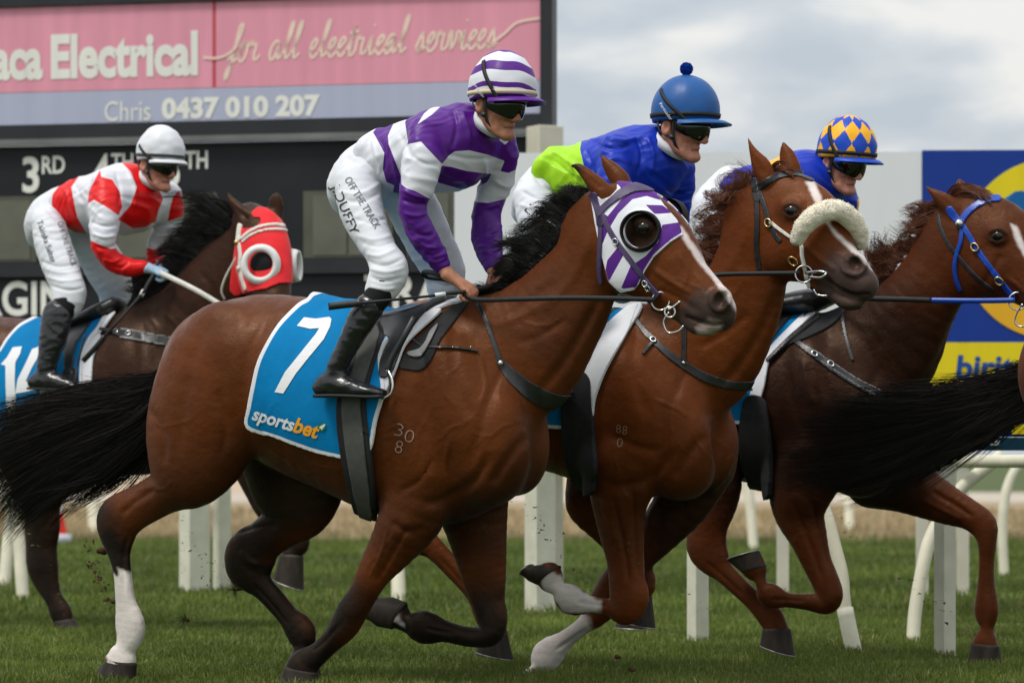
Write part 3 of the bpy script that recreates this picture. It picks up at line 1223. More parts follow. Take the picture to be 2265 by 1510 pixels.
M['window_in'] = vary(principled('display_slot', (0.125, 0.125, 0.095), 0.4, 0.4), 4, 0.2)
M['cream'] = vary(principled('cream_paint', (0.56, 0.53, 0.43), 0.55, 0.3), 5, 0.10, .001, 40)
M['white_board'] = streaky(principled('white_hoarding', (0.76, 0.775, 0.79), 0.5, 0.3), 0.02)

fS = Frame(600, 24.6, 13)
sc_o = empty('scoreboard', fS.matrix(), 'black race scoreboard under a faded pink electrician\'s advertisement', 'scoreboard')
FS = Flat(fS, 0.0, 600)
FS.panel('pink_panel', M['pink'], sc_o, -260, 0, 470, 191, 0, .05)
FS.panel('pink_panel', M['pink'], sc_o, 478, 0, 1196, 191, 0, .05)
FS.panel('seam', M['seam'], sc_o, 467, -1, 481, 192, .004, .03)
FS.panel('grey_band', M['band'], sc_o, -260, 192, 1196, 264, 0, .05)
FS.panel('frame_top', M['frame_dark'], sc_o, -280, -60, 1224, -1, -.03, .14)
FS.panel('frame_side', M['frame_dark'], sc_o, 1197, -60, 1224, 300, -.035, .15)
FS.panel('frame_sill', M['frame_dark'], sc_o, -280, 265, 1196, 297, -.02, .1)
FS.panel('light_rail', M['frame_grey'], sc_o, -280, 298, 1196, 311, -.05, .08)
FS.panel('black_board', M['board_black'], sc_o, -280, 312, 1170, 702, .02, .08)
FS.panel('cross_bar', M['frame_dark'], sc_o, -280, 574, 1170, 606, -.02, .04)
FS.panel('bottom_rail', M['frame_grey'], sc_o, -280, 700, 1170, 712, -.01, .08)
for x0, x1 in ((-120, 80), (238, 478), (670, 868), (900, 1006)):
    w = FS.panel('window', M['window'], sc_o, x0, 424, x1, 572, .008, .02)
    FS.panel('slot', M['window_in'], w, x0 + 22, 434, (x0 + x1) / 2 - 3, 566, .002, .01)
    FS.panel('slot', M['window_in'], w, (x0 + x1) / 2 + 3, 434, x1 - 14, 566, .002, .01)
FB_ = Flat(fS, 0.018, 600)
KW = dict(weight=0.022)
FS.text('aca', -16, 95, 158, 94, 'lettering', M['letter'], sc_o, weight=0.04)
FS.text('Electrical', 113, 438, 158, 96, 'lettering', M['letter'], sc_o, weight=0.04)
FS.text('Chris', 232, 333, 262 - 2, 46, 'lettering', M['letter'], sc_o, weight=0.0)
FS.text('0437 010 207', 358, 708, 256, 44, 'lettering', M['letter'], sc_o, weight=0.045)
for body, x0, x1, base, cap in (('3', 50, 87, 414, 80), ('RD', 93, 144, 374, 40), ('4', 205, 243, 411, 80), ('TH', 246, 295, 371, 40), ('5', 362, 398, 408, 80), ('TH', 409, 460, 369, 40), ('MARGIN', -165, 148, 690, 77), ('TRACK', 806, 1120, 684, 77)):
    FB_.text(body, x0, x1, base, cap, 'lettering', M['letter'], sc_o, **KW)

# hand-drawn script line
CUR = {'f': [(-.2, .1), (.15, .5), (.5, 1.5), (.55, 1.95), (.35, 1.9), (.25, 1.3), (.15, 0), (0, -.8), (-.15, -.85), (-.1, -.4), (.3, .05), (.6, .25)],
       'o': [(0, .3), (.1, .8), (.4, 1), (.6, .7), (.5, .2), (.25, 0), (.05, .25), (.1, .7), (.4, 1), (.75, .85)],
       'r': [(0, .75), (.15, 1.05), (.25, .85), (.5, .88), (.45, .4), (.5, .08), (.7, .1), (.9, .3)],
       'a': [(.6, .85), (.35, 1), (.05, .6), (.05, .2), (.25, 0), (.5, .35), (.65, .95), (.6, .4), (.7, .05), (1, .3)],
       'l': [(0, .3), (.35, 1.1), (.5, 1.8), (.4, 1.95), (.25, 1.5), (.2, .5), (.3, .05), (.65, .3)],
       'e': [(0, .3), (.35, .55), (.5, .85), (.35, 1), (.1, .7), (.1, .25), (.35, 0), (.75, .3)],
       'c': [(.5, .8), (.35, 1), (.1, .75), (.05, .3), (.3, 0), (.7, .3)],
       't': [(0, .3), (.3, 1), (.4, 1.6), (.3, .8), (.25, .2), (.4, 0), (.7, .3)],
       'i': [(0, .3), (.25, 1), (.2, .3), (.35, 0), (.65, .3)],
       's': [(0, .2), (.35, 1), (.42, .85), (.5, .4), (.35, .05), (.1, .1), (.4, .1), (.8, .3)],
       'v': [(0, .8), (.15, 1), (.25, .5), (.3, .05), (.55, .5), (.6, .95), (.9, .85)]}
def script_line(words, x0, x1, base0, base1, xh):
    runs, x = [], 0.0
    for w in words:
        run = []
        for ch in w:
            run += [(x + px_ + .28 * py_, py_) for px_, py_ in CUR[ch]]
            if ch == 't':
                runs.append([(x + .1 + .3, 1.2), (x + .75 + .35, 1.28)])
            if ch == 'i':
                runs.append([(x + .28 + .4, 1.5), (x + .34 + .42, 1.56)])
            x += CUR[ch][-1][0] + .02
        runs.append(run)
        x += .75
    W = x - .75
    mb = MB()
    for run in runs:
        P = catmull(np.array(run), 5)
        pts = []
        for px_, py_ in P:
            q = px_ / W
            xx = x0 + (x1 - x0) * q
            pts.append(FS.lv(xx, base0 + (base1 - base0) * q - py_ * xh) + np.array([0, -.003, 0]))
        mb.tube(pts, None, flat=(.0085, .0003), up=(0, -1, 0))
    for run in ([(450, 124), (480, 126), (505, 118), (525, 100)], [(1090, 108), (1118, 88), (1145, 66), (1195, 58)]):
        mb.tube([FS.lv(*p) + np.array([0, -.006, 0]) for p in catmull(np.array(run, float), 5)], None, flat=(.0085, .0003), up=(0, -1, 0))
    mb.build('script_lettering', M['script'], sc_o, shade=False)
script_line(['for', 'all', 'electrical', 'services'], 508, 1098, 136, 120, 42)

# the white hoarding and the blue and yellow sign fixed beside it
fH = Frame(1600, 23.4, 2)
ho = empty('hoarding', fH.matrix(), 'plain white hoarding behind the riders', 'hoarding')
FH = Flat(fH, 0.0, 1600)
FH.panel('board', M['white_board'], ho, 1005, 337, 1530, 955, 0, .06)
FH.panel('board', M['white_board'], ho, 1532, 337, 2039, 955, 0, .06)
for x in (1040, 1380, 1720, 2030):
    FH.panel('post', M['cream'], ho, x, 340, x + 26, 1317, .08, .08)
M['sign_blue'] = streaky(principled('sign_blue', srgb(0, 50, 140), 0.42, 0.35), 0.06)
M['sign_yellow'] = streaky(principled('sign_yellow', srgb(228, 205, 20), 0.42, 0.35), 0.06)
M['sign_orange'] = streaky(principled('sign_amber', srgb(230, 172, 32), 0.42, 0.35), 0.05)
M['sign_teal'] = principled('sign_light_blue', srgb(0, 118, 178), 0.42, 0.35)
M['sign_mid'] = principled('sign_mid_blue', srgb(0, 92, 156), 0.42, 0.35)
M['sign_text'] = principled('sign_text_blue', srgb(20, 72, 150), 0.42, 0.35)
sg = empty('shop_sign', fH.matrix(), 'blue and yellow sign with a big yellow disc and lower case lettering', 'sign')
FH.panel('blue_panel', M['sign_blue'], sg, 2040, 334, 2640, 757, -.01, .07)
FH.panel('yellow_panel', M['sign_yellow'], sg, 2040, 758, 2640, 862, -.012, .07)
FH.panel('lower_panel', M['sign_blue'], sg, 2040, 863, 2640, 955, -.01, .07)
for x in (2120, 2420):
    FH.panel('post', M['cream'], sg, x, 340, x + 26, 1317, .08, .08)
def disc(name, mat, cx, cy, r, off, a0=0, a1=2 * math.pi, n=64):
    c, e = FH.lv(cx, cy), FH.lv(cx + r, cy)
    R = e[0] - c[0]
    a = [c + np.array([R * math.cos(t), off, R * math.sin(t)]) for t in np.linspace(a0, a1, n + 1)[:-1 if a1 - a0 > 6.2 else None]]
    mb = MB()
    mb.prism(a[::-1], [p + np.array([0, .006, 0]) for p in a[::-1]])
    return mb.build(name, mat, sg, shade=False)
disc('disc_upper', M['sign_yellow'], 2328, 552, 201, -.018, 0, math.pi)
disc('disc_lower', M['sign_orange'], 2328, 552, 201, -.018, math.pi, 2 * math.pi)
for nm, mt, pl, off in (('house_roof', 'sign_teal', [(2205, 452), (2244, 426), (2340, 426), (2420, 452), (2420, 610), (2205, 610)], -.026), ('house_gable', 'sign_mid', [(2244, 426), (2262, 424), (2300, 470), (2300, 612), (2222, 612), (2222, 452)], -.030)):
    a = [FH.lv(x, y) + np.array([0, off, 0]) for x, y in pl][::-1]
    mb = MB()
    mb.prism(a, [p + np.array([0, .006, 0]) for p in a])
    mb.build(nm, M[mt], sg, shade=False)
Fl = Flat(fH, -0.012, 1600)
Fl.text('birite', 2114, 2276, 836, 52, 'lettering', M['sign_text'], sg, weight=0.03, shear=0.1)

# the squared winning post behind the hoarding
mb = MB()
Mp = Matrix.Translation(world_pt(1205, HY, 24.1) * np.array([1, 1, 0])) @ Matrix.Rotation(math.radians(28), 4, 'Z')
zt = world_pt(1205, 280, 24.1)[2]
mb.box((-.095, -.095, 0), (.095, .095, zt), Mp)
wp = mb.build('winning_post', M['cream'], None, shade=False, bevel=.008)
tag(wp, 'square cream post rising behind the purple jockey', 'post')

# ------------------------------------------------------------------ running rail, posts
def base_at(px, py):
    return F_PX * CAM_H / (py - HY)
def square_post(px0, px1, base, top, label, ang=32):
    d = base_at(0, base)
    k = F_PX / d
    a = math.radians(ang)
    w = (px1 - px0) / k / (math.cos(a) + math.sin(a)) / 2
    mb = MB()
    Mx = Matrix.Translation(world_pt((px0 + px1) / 2, HY, d) * np.array([1, 1, 0])) @ Matrix.Rotation(a, 4, 'Z')
    mb.box((-w, -w, -.05), (w, w, CAM_H + (HY - top) / k), Mx)
    o = mb.build('fence_post', M['post_paint'], None, shade=False, bevel=.004)
    return tag(o, label, 'post', 'square posts behind the running rail')
M['post_paint'] = vary(principled('weathered_cream_post', (0.62, 0.61, 0.49), 0.55, 0.3), 9, 0.12, .0015, 30)
M['rail_paint'] = vary(principled('cream_plastic_rail', (0.64, 0.61, 0.47), 0.5, 0.35), 7, 0.12)
square_post(395, 466, 1306, 980, 'wide square post left of the bay horse\'s folded hind leg')
square_post(470, 512, 1303, 980, 'narrower square post just right of the wide one under the bay')
square_post(1160, 1229, 1353, 985, 'square post between the bay\'s chest and the white hoof')
square_post(1519, 1568, 1416, 990, 'square post left of the dark chestnut\'s hind hoof')
square_post(2066, 2114, 1450, 992, 'square post behind the dark chestnut\'s outstretched foreleg')
def goose(pts, r, base, label, band=None):
    """curved plastic leg of the running rail; pts (px, py) from the turf up"""
    d = base_at(0, base)
    k = F_PX / d
    P = [world_pt(x, y, d + 0.25 * i / max(len(pts) - 1, 1)) for i, (x, y) in enumerate(pts)]
    P[0][2] = -0.04
    P = catmull(np.array(P), 6)
    root = empty('rail_support', Matrix.Translation((0, 0, 0)), label, 'rail support', 'curved supports of the running rail')
    mb = MB()
    mb.tube(P, r / k, 14)
    mb.build('tube', M['rail_paint'], root)
    if band:
        i1 = max(int(len(P) * band), 2)
        mb = MB()
        mb.tube(P[:i1], r / k * 1.22, 14)
        mb.build('socket', M['post_paint'], root)
    return root
goose([(2019, 1418), (2024, 1353), (2041, 1256), (2062, 1181), (2119, 1087), (2217, 1006)], 15, 1418, 'curved rail leg crossing behind the square post at the right')
goose([(1893, 1440), (1869, 1345), (1862, 1272), (1846, 1207), (1826, 1136), (1800, 1080), (1770, 1020)], 15, 1440, 'curved rail leg with a stepped foot in front of the dark chestnut\'s knee', .19)
goose([(2222, 1268), (2217, 1175), (2224, 1094), (2244, 1042), (2275, 1010)], 11, 1272, 'thin curved rail leg at the far right edge')
goose([(1668, 1216), (1662, 1150), (1655, 1080), (1640, 1020)], 11, 1216, 'distant white rail leg between the chestnut\'s chest and the folded hoof')
goose([(881, 1330), (881, 1288), (876, 1240), (860, 1160), (830, 1060)], 16, 1330, 'rail leg foot seen below the bay\'s elbow', .12)
goose([(8, 1294), (14, 1240), (22, 1170), (40, 1060)], 14, 1294, 'rail leg leaning at the left edge behind the tail')
goose([(52, 1326), (46, 1260), (40, 1190), (10, 1090), (-30, 1020)], 14, 1326, 'rail leg beside the dark bay\'s hind leg')
goose([(1880, 1172), (1878, 1130), (1876, 1060)], 11, 1172, 'short far off white rail leg under the dark chestnut\'s belly')
goose([(210, 1178), (206, 1120), (200, 1050)], 13, 1178, 'hazy cream rail leg behind the bay\'s hock')
rr = MB()
rr.tube(catmull(np.array([world_pt(2420, 1018, 16.2), world_pt(2150, 1020, 17.6), world_pt(1800, 1020, 18.6), world_pt(1200, 1021, 21.0), world_pt(700, 1022, 23.3), world_pt(100, 1023, 25.5), world_pt(-200, 1024, 27.0)]), 6), .032, 14)
tag(rr.build('running_rail', M['rail_paint']), 'cream running rail along the inside of the track', 'rail')
# sponsor banner on the rail
fN = Frame(2160, 16.0, 14)
bn = empty('rail_banner', fN.matrix(), 'dark blue sponsor banner strapped to the rail at the right', 'banner')
FN = Flat(fN, 0.0, 2160)
M['banner_blue'] = streaky(principled('banner_blue', srgb(14, 50, 116), 0.5, 0.3), .1)
M['banner_teal'] = streaky(principled('banner_teal', srgb(6, 58, 78), 0.5, 0.3), .1)
FN.panel('upper_strip', M['banner_blue'], bn, 1980, 936, 2400, 966, 0, .02)
FN.panel('lower_strip', M['banner_teal'], bn, 1980, 967, 2400, 996, 0, .02)
FN.panel('yellow_flash', M['sign_yellow'], bn, 2238, 938, 2330, 960, -.006, .01)
FN.text('sports', 2128, 2212, 984, 17, 'lettering', M['letter'], bn, weight=.03, shear=.1)

# traffic cone by the far rail
dc = base_at(0, 1201)
cn = empty('traffic_cone', Matrix.Translation(world_pt(127, HY, dc) * np.array([1, 1, 0])), 'small red and white traffic cone far off behind the hind legs', 'traffic cone')
M['cone_red'] = principled('cone_red', srgb(225, 40, 22), 0.5, 0.3)
M['cone_white'] = principled('cone_white', (0.6, 0.62, 0.66), 0.6, 0.3)
def cone_part(name, mat, prof):
    mb = MB()
    n = 20
    V = [(r * math.cos(2 * math.pi * j / n), r * math.sin(2 * math.pi * j / n), z) for r, z in prof for j in range(n)]
    mb.add(V, [(i * n + j, i * n + (j + 1) % n, (i + 1) * n + (j + 1) % n, (i + 1) * n + j) for i in range(len(prof) - 1) for j in range(n)])
    return mb.build(name, mat, cn)
cone_part('foot', M['cone_white'], [(.0, .002), (.15, .002), (.15, .09), (.11, .10)])
cone_part('sleeve', M['cone_red'], [(.105, .10), (.06, .33)])
cone_part('collar', M['cone_white'], [(.06, .33), (.045, .42)])
cone_part('tip', M['cone_red'], [(.045, .42), (.028, .52), (.0, .525)])

# ------------------------------------------------------------------ materials of the scene
def coat_mat(name, rough=0.40, spec=0.24, var=0.28):
    m = principled(name, rough=rough, spec=spec, sheen=0.05)
    m.node_tree.nodes['Principled BSDF'].inputs['Specular Tint'].default_value = (1.0, 0.66, 0.44, 1)
    attr_color(m)
    vary(m, scale=5.0, amount=var, detail=5.0)
    vary(m, scale=1.0, amount=0.09, detail=3.0, stretch=(14, 60, 60))
    n, l = nt(m)
    b = n['Principled BSDF']
    tc = n.new('ShaderNodeTexCoord')
    v = n.new('ShaderNodeTexVoronoi')         # fine net of veins under the skin
    v.feature = 'DISTANCE_TO_EDGE'
    v.inputs['Scale'].default_value = 7.0
    nz = n.new('ShaderNodeTexNoise')
    nz.inputs['Scale'].default_value = 6.0
    nz.inputs['Detail'].default_value = 3.0
    ad = n.new('ShaderNodeVectorMath')
    ad.operation = 'ADD'
    sc = n.new('ShaderNodeVectorMath')
    sc.operation = 'SCALE'
    sc.inputs['Scale'].default_value = 0.25
    l.new(tc.outputs['Object'], nz.inputs['Vector'])
    l.new(nz.outputs['Color'], sc.inputs[0])
    l.new(tc.outputs['Object'], ad.inputs[0])
    l.new(sc.outputs['Vector'], ad.inputs[1])
    l.new(ad.outputs['Vector'], v.inputs['Vector'])
    mr = n.new('ShaderNodeMapRange')
    mr.inputs['From Min'].default_value = 0.0
    mr.inputs['From Max'].default_value = 0.05
    mr.inputs['To Min'].default_value = 1.0
    mr.inputs['To Max'].default_value = 0.0
    l.new(v.outputs['Distance'], mr.inputs['Value'])
    nz2 = n.new('ShaderNodeTexNoise')
    nz2.inputs['Scale'].default_value = 13.0
    nz2.inputs['Detail'].default_value = 5.0
    nz2.inputs['Roughness'].default_value = 0.6
    l.new(tc.outputs['Object'], nz2.inputs['Vector'])
    ml = n.new('ShaderNodeMath')
    ml.operation = 'MULTIPLY_ADD'
    ml.inputs[1].default_value = 0.02
    l.new(mr.outputs['Result'], ml.inputs[0])
    l.new(nz2.outputs['Fac'], ml.inputs[2])
    bp = n.new('ShaderNodeBump')
    bp.inputs['Strength'].default_value = 0.7
    bp.inputs['Distance'].default_value = 0.0085
    l.new(ml.outputs[0], bp.inputs['Height'])
    mh = n.new('ShaderNodeMapping')            # lie of the hair
    mh.inputs['Scale'].default_value = (60, 420, 420)
    mh.inputs['Rotation'].default_value = (0, 0.6, 0)
    nh = n.new('ShaderNodeTexNoise')
    nh.inputs['Scale'].default_value = 1.0
    nh.inputs['Detail'].default_value = 2.0
    l.new(tc.outputs['Object'], mh.inputs['Vector'])
    l.new(mh.outputs['Vector'], nh.inputs['Vector'])
    b2 = n.new('ShaderNodeBump')
    b2.inputs['Strength'].default_value = 0.5
    b2.inputs['Distance'].default_value = 0.0016
    l.new(nh.outputs['Fac'], b2.inputs['Height'])
    l.new(bp.outputs['Normal'], b2.inputs['Normal'])
    l.new(b2.outputs['Normal'], b.inputs['Normal'])
    r = n.new('ShaderNodeMapRange')
    r.inputs['From Min'].default_value = 0.3
    r.inputs['From Max'].default_value = 0.7
    r.inputs['To Min'].default_value = rough - 0.12
    r.inputs['To Max'].default_value = rough + 0.2
    l.new(nz2.outputs['Fac'], r.inputs['Value'])
    l.new(r.outputs['Result'], b.inputs['Roughness'])
    return m


M['coat'] = coat_mat('horse_coat')
M['hair_black'] = principled('black_horsehair', (0.0055, 0.0045, 0.004), 0.5, 0.2)
M['hair_red'] = principled('chestnut_horsehair', (0.115, 0.036, 0.015), 0.45, 0.3)
M['hair_tail'] = principled('dark_tail_hair', (0.0065, 0.005, 0.004), 0.55, 0.16)
M['hoof'] = vary(principled('dark_hoof_horn', (0.030, 0.022, 0.016), 0.62, 0.3), 26, 0.6, .002, 50, stretch=(1, 1, .35))
M['shoe'] = vary(principled('worn_shoe', (0.30, 0.29, 0.27), 0.4, 0.5, 0.9), 60, 0.5)
M['sole'] = vary(principled('hoof_sole', (0.10, 0.075, 0.05), 0.8, 0.2), 40, 0.4, .003, 60)
M['eye'] = principled('eye_gloss', (0.006, 0.004, 0.003), 0.12, 0.5)
M['leather'] = vary(principled('black_leather', (0.014, 0.014, 0.015), 0.38, 0.5), 40, 0.35, 0.0006, 160, rough_var=0.12)
M['rubber'] = vary(principled('matt_black_rubber', (0.012, 0.012, 0.013), 0.6, 0.35), 60, 0.3, 0.0005, 220)
M['steel'] = principled('bright_steel', (0.62, 0.62, 0.62), 0.22, 0.5, 1.0)
M['brass'] = principled('brass', (0.62, 0.45, 0.2), 0.25, 0.5, 1.0)
M['white_cloth'] = vary(principled('white_cloth', (0.74, 0.75, 0.78), 0.75, 0.25), 9, 0.06, 0.0008, 260)
M['print_white'] = principled('white_print', (0.78, 0.79, 0.8), 0.6, 0.3)
M['print_black'] = principled('black_print', (0.03, 0.03, 0.035), 0.6, 0.3)
M['print_grey'] = principled('grey_print', (0.16, 0.16, 0.17), 0.6, 0.3)
M['print_orange'] = principled('orange_print', srgb(240, 165, 35), 0.6, 0.3)
M['print_green'] = principled('green_print', srgb(20, 120, 60), 0.6, 0.3)
M['brand'] = principled('freeze_brand', srgb(150, 125, 112), 0.7, 0.2)

# ================================================================== the bay horse with the striped hood, number 7
BAY = (0.092, 0.0225, 0.0042)
BAYD = (0.026, 0.008, 0.0035)
BLACK = (0.005, 0.0038, 0.0034)
WHITE = (0.62, 0.57, 0.52)
f7 = Frame(800, 14.0, 28)
h7 = Body(f7, 0.0075)
h7.chain([(505, 672, 498, 985, .23, 0), (590, 650, 575, 1000, .262, 0), (680, 652, 680, 1062, .275, 0),
          (780, 668, 780, 1105, .285, 0), (880, 690, 880, 1145, .285, 0), (965, 678, 962, 1160, .262, 0), (1000, 705, 992, 1140, .24, 0)], 0.05)
h7.chain([(1010, 668, 1120, 960, .15, 0), (1085, 655, 1225, 905, .125, 0), (1150, 612, 1283, 815, .10, 0), (1205, 560, 1312, 755, .085, 0),
          (1258, 500, 1332, 690, .078, 0), (1300, 448, 1345, 640, .075, 0)], 0.06)
# chest and shoulders
h7.ell(1150, 985, 0.1, (.115, .11, .19), 0, k=.06)
h7.ell(1085, 960, -0.13, (.15, .11, .23), 15, k=.06)
h7.ell(1010, 880, -0.17, (.12, .085, .26), 20, k=.06)
h7.ell(1085, 1050, -0.08, (.12, .10, .11), 0, k=.09)
# head
h7.chain([(1318, 425, 1338, 622, .07, 0), (1372, 402, 1362, 648, .088, -.005), (1440, 428, 1400, 664, .095, -.01), (1487, 474, 1437, 680, .082, -.02),
          (1528, 545, 1470, 692, .064, -.03), (1562, 588, 1500, 702, .055, -.035), (1592, 622, 1528, 716, .056, -.04), (1612, 650, 1556, 726, .056, -.045),
          (1614, 682, 1580, 728, .046, -.045)], 0.03)
h7.chain([(1455, 668, 1448, 690, .03, -.02), (1505, 685, 1492, 708, .028, -.03), (1545, 710, 1530, 738, .032, -.04), (1575, 722, 1560, 742, .028, -.042)], 0.025)
h7.ell(1392, 600, -.065, (.085, .035, .085), 0, k=.03)            # cheek
h7.ell(1420, 496, -.095, (.05, .03, .038), -25, k=.03)            # brow and eye
h7.ell(1596, 662, -.09, (.045, .03, .042), -35, k=.02)            # nostril flare
h7.ell(1592, 661, -.122, (.028, .034, .036), -30, k=.012, op='s')
h7.caps([(1600, 712, -.1, .006), (1575, 716, -.1, .007), (1545, 712, -.1, .007), (1515, 700, -.1, .005)], 0.012, 's')
# ears
h7.chain([(1262, 364, 1264, 369, .004, -.06), (1284, 362, 1275, 378, .014, -.06), (1310, 377, 1293, 402, .022, -.06), (1335, 395, 1308, 428, .028, -.055), (1352, 412, 1325, 450, .03, -.05)], 0.02)
h7.chain([(1329, 341, 1332, 342, .004, .06), (1330, 362, 1349, 354, .014, .06), (1337, 384, 1373, 370, .022, .06), (1350, 408, 1395, 394, .028, .055), (1360, 430, 1400, 420, .03, .05)], 0.02)
h7.caps([(1276, 370, -.085, .004), (1300, 390, -.09, .010), (1325, 412, -.085, .009)], 0.012, 's')
# near hind leg
h7.chain([(400, 760, 590, 790, .11, -.13), (345, 850, 590, 870, .12, -.15), (322, 935, 575, 950, .115, -.155), (322, 1010, 530, 1015, .10, -.16), (328, 1042, 470, 1075, .08, -.16),
          (316, 1058, 418, 1112, .064, -.155), (282, 1080, 372, 1138, .052, -.15), (250, 1097, 338, 1157, .044, -.145), (217, 1124, 312, 1172, .042, -.14), (217, 1152, 303, 1182, .040, -.14),
          (233, 1213, 293, 1222, .030, -.14), (249, 1270, 293, 1261, .027, -.14), (253, 1331, 302, 1326, .028, -.14), (257, 1380, 318, 1377, .036, -.14), (259, 1408, 316, 1403, .034, -.14),
          (248, 1440, 305, 1432, .031, -.14), (230, 1462, 304, 1466, .040, -.14)], 0.04)
h7.hoof([(236, 1455, 303, 1470, .040, -.14), (218, 1478, 300, 1492, .047, -.14), (212, 1508, 293, 1516, .052, -.14)])
# far hind leg
h7.chain([(500, 880, 740, 900, .10, .13), (520, 960, 765, 985, .11, .14), (545, 1030, 768, 1060, .10, .15), (585, 1090, 738, 1125, .078, .155), (564, 1150, 690, 1166, .06, .155), (526, 1190, 640, 1202, .05, .15),
          (495, 1222, 610, 1245, .042, .15), (512, 1266, 600, 1262, .038, .15), (545, 1304, 612, 1285, .030, .15), (575, 1333, 634, 1312, .027, .15), (612, 1375, 664, 1350, .028, .15),
          (636, 1408, 697, 1388, .036, .15), (648, 1430, 692, 1424, .032, .15), (642, 1465, 698, 1460, .038, .15)], 0.04)
h7.hoof([(640, 1462, 700, 1458, .042, .15), (640, 1512, 716, 1512, .052, .15)])
# near fore leg, on the ground and sloping back
h7.chain([(850, 1030, 1020, 1060, .10, -.14), (842, 1110, 985, 1150, .085, -.14), (820, 1180, 922, 1225, .062, -.135), (795, 1243, 864, 1281, .046, -.13), (770, 1306, 837, 1318, .042, -.13),
          (738, 1354, 819, 1352, .044, -.13), (719, 1390, 801, 1380, .040, -.13), (697, 1418, 766, 1420, .031, -.13), (670, 1440, 727, 1458, .034, -.13), (642, 1455, 706, 1480, .034, -.13), (632, 1474, 705, 1492, .040, -.13)], 0.035)
h7.hoof([(628, 1474, 704, 1488, .042, -.13), (616, 1512, 704, 1516, .052, -.13)])
# far fore leg, folded under
h7.chain([(955, 1100, 1125, 1070, .085, .13), (985, 1170, 1122, 1160, .07, .13), (1004, 1223, 1121, 1215, .058, .13), (1024, 1286, 1119, 1272, .046, .13), (1042, 1330, 1117, 1325, .042, .13),
          (1055, 1368, 1123, 1366, .044, .13), (1058, 1390, 1110, 1418, .042, .125), (1024, 1380, 1042, 1434, .032, .12), (980, 1365, 984, 1424, .028, .12), (946, 1352, 931, 1421, .036, .12),
          (916, 1353, 907, 1408, .031, .12), (886, 1346, 880, 1392, .032, .12)], 0.03)
h7.hoof([(898, 1330, 866, 1392, .040, .12), (868, 1320, 836, 1385, .048, .12), (838, 1322, 818, 1370, .048, .12)])
h7.grow(4)
h7.crease([
    ([(1515, 698), (1548, 712), (1580, 718), (1606, 714)], 3.5, -.010), ([(1572, 640), (1592, 634), (1610, 648), (1614, 668), (1600, 686), (1580, 684), (1570, 664), (1572, 640)], 4, .007),
    ([(760, 1370), (720, 1415), (690, 1440)], 4, -.004, (-.3, -.02)), ([(1010, 1400), (970, 1395), (940, 1388)], 4, -.004), ([(560, 1290), (600, 1335), (640, 1385)], 4, -.005), ([(535, 1215), (550, 1240), (575, 1250)], 6, .006), ([(520, 1180), (570, 1165), (620, 1160)], 5, -.005),
    ([(700, 700), (690, 800), (700, 900), (720, 960)], 10, .003), ([(1180, 700), (1240, 650), (1290, 570), (1310, 500)], 12, .005), ([(1100, 720), (1170, 690), (1230, 650)], 8, .004), ([(1140, 760), (1200, 740), (1260, 700)], 9, -.005), ([(1020, 1110), (1060, 1130), (1090, 1120)], 8, -.006), ([(880, 1090), (930, 1060), (960, 1010)], 7, -.005), ([(330, 900), (360, 960), (365, 1030)], 9, -.005), ([(480, 860), (500, 940), (490, 1010)], 10, -.005),
    ([(1010, 700), (1000, 780), (1015, 860), (1045, 930)], 14, -.006),                 # shoulder blade, rear edge
    ([(1120, 800), (1085, 880), (1060, 960), (1040, 1040)], 12, -.007),                # shoulder, front edge
    ([(1330, 650), (1290, 730), (1240, 810), (1190, 870)], 12, -.010),                 # throat groove
    ([(1085, 1000), (1050, 1060), (990, 1100), (930, 1115)], 12, -.010),               # above the forearm
    ([(1165, 960), (1120, 1020), (1085, 1075)], 11, -.009),
    ([(870, 1150), (900, 1175), (945, 1165)], 9, -.006),
    ([(905, 1160), (870, 1220), (830, 1290)], 7, -.006, (-.3, -.02)),
    ([(620, 690), (560, 760), (540, 850), (552, 940)], 16, -.006),                     # flank
    ([(420, 830), (405, 920), (400, 1010)], 14, -.005),
    ([(470, 700), (430, 790), (415, 860)], 16, -.004),
    ([(640, 1000), (720, 1050), (800, 1085)], 9, -.004),
    ([(345, 1080), (300, 1110), (265, 1140)], 7, -.006, (-.3, -.02)),
    ([(283, 1180), (272, 1240), (275, 1320)], 5, -.005, (-.3, -.02)),
    ([(1120, 700), (1180, 660), (1230, 620)], 10, -.004),
    ([(1440, 590), (1480, 620), (1530, 650)], 6, .006),                                # cheek bone
    ([(1455, 640), (1500, 660), (1545, 690)], 7, -.005),
    ([(1400, 650), (1440, 600), (1450, 560)], 7, -.004),
    ([(1000, 960), (985, 1030), (1000, 1090)], 5, .004), ([(930, 760), (950, 850), (935, 930)], 6, -.003),
    ([(1060, 780), (1075, 850), (1060, 900)], 5, .003), ([(760, 1040), (700, 1030), (640, 1005)], 4, .003),
    ([(860, 1160), (845, 1220), (815, 1280)], 3, .004, (-.3, -.02)), ([(1500, 560), (1520, 600), (1510, 640)], 4, .003)])
h7.bulge([(930, 1010, 70, 55, 0, .014), (1130, 900, 60, 90, 20, .010), (890, 1170, 28, 50, 25, .008, (-.3, -.02)), (440, 930, 80, 110, 0, .012), (500, 760, 70, 60, 0, .010),
          (1185, 1010, 40, 60, 0, .012), (960, 1060, 45, 35, 20, .008), (300, 1110, 30, 22, -25, .006, (-.3, -.02)), (1240, 720, 40, 80, 35, .006)])
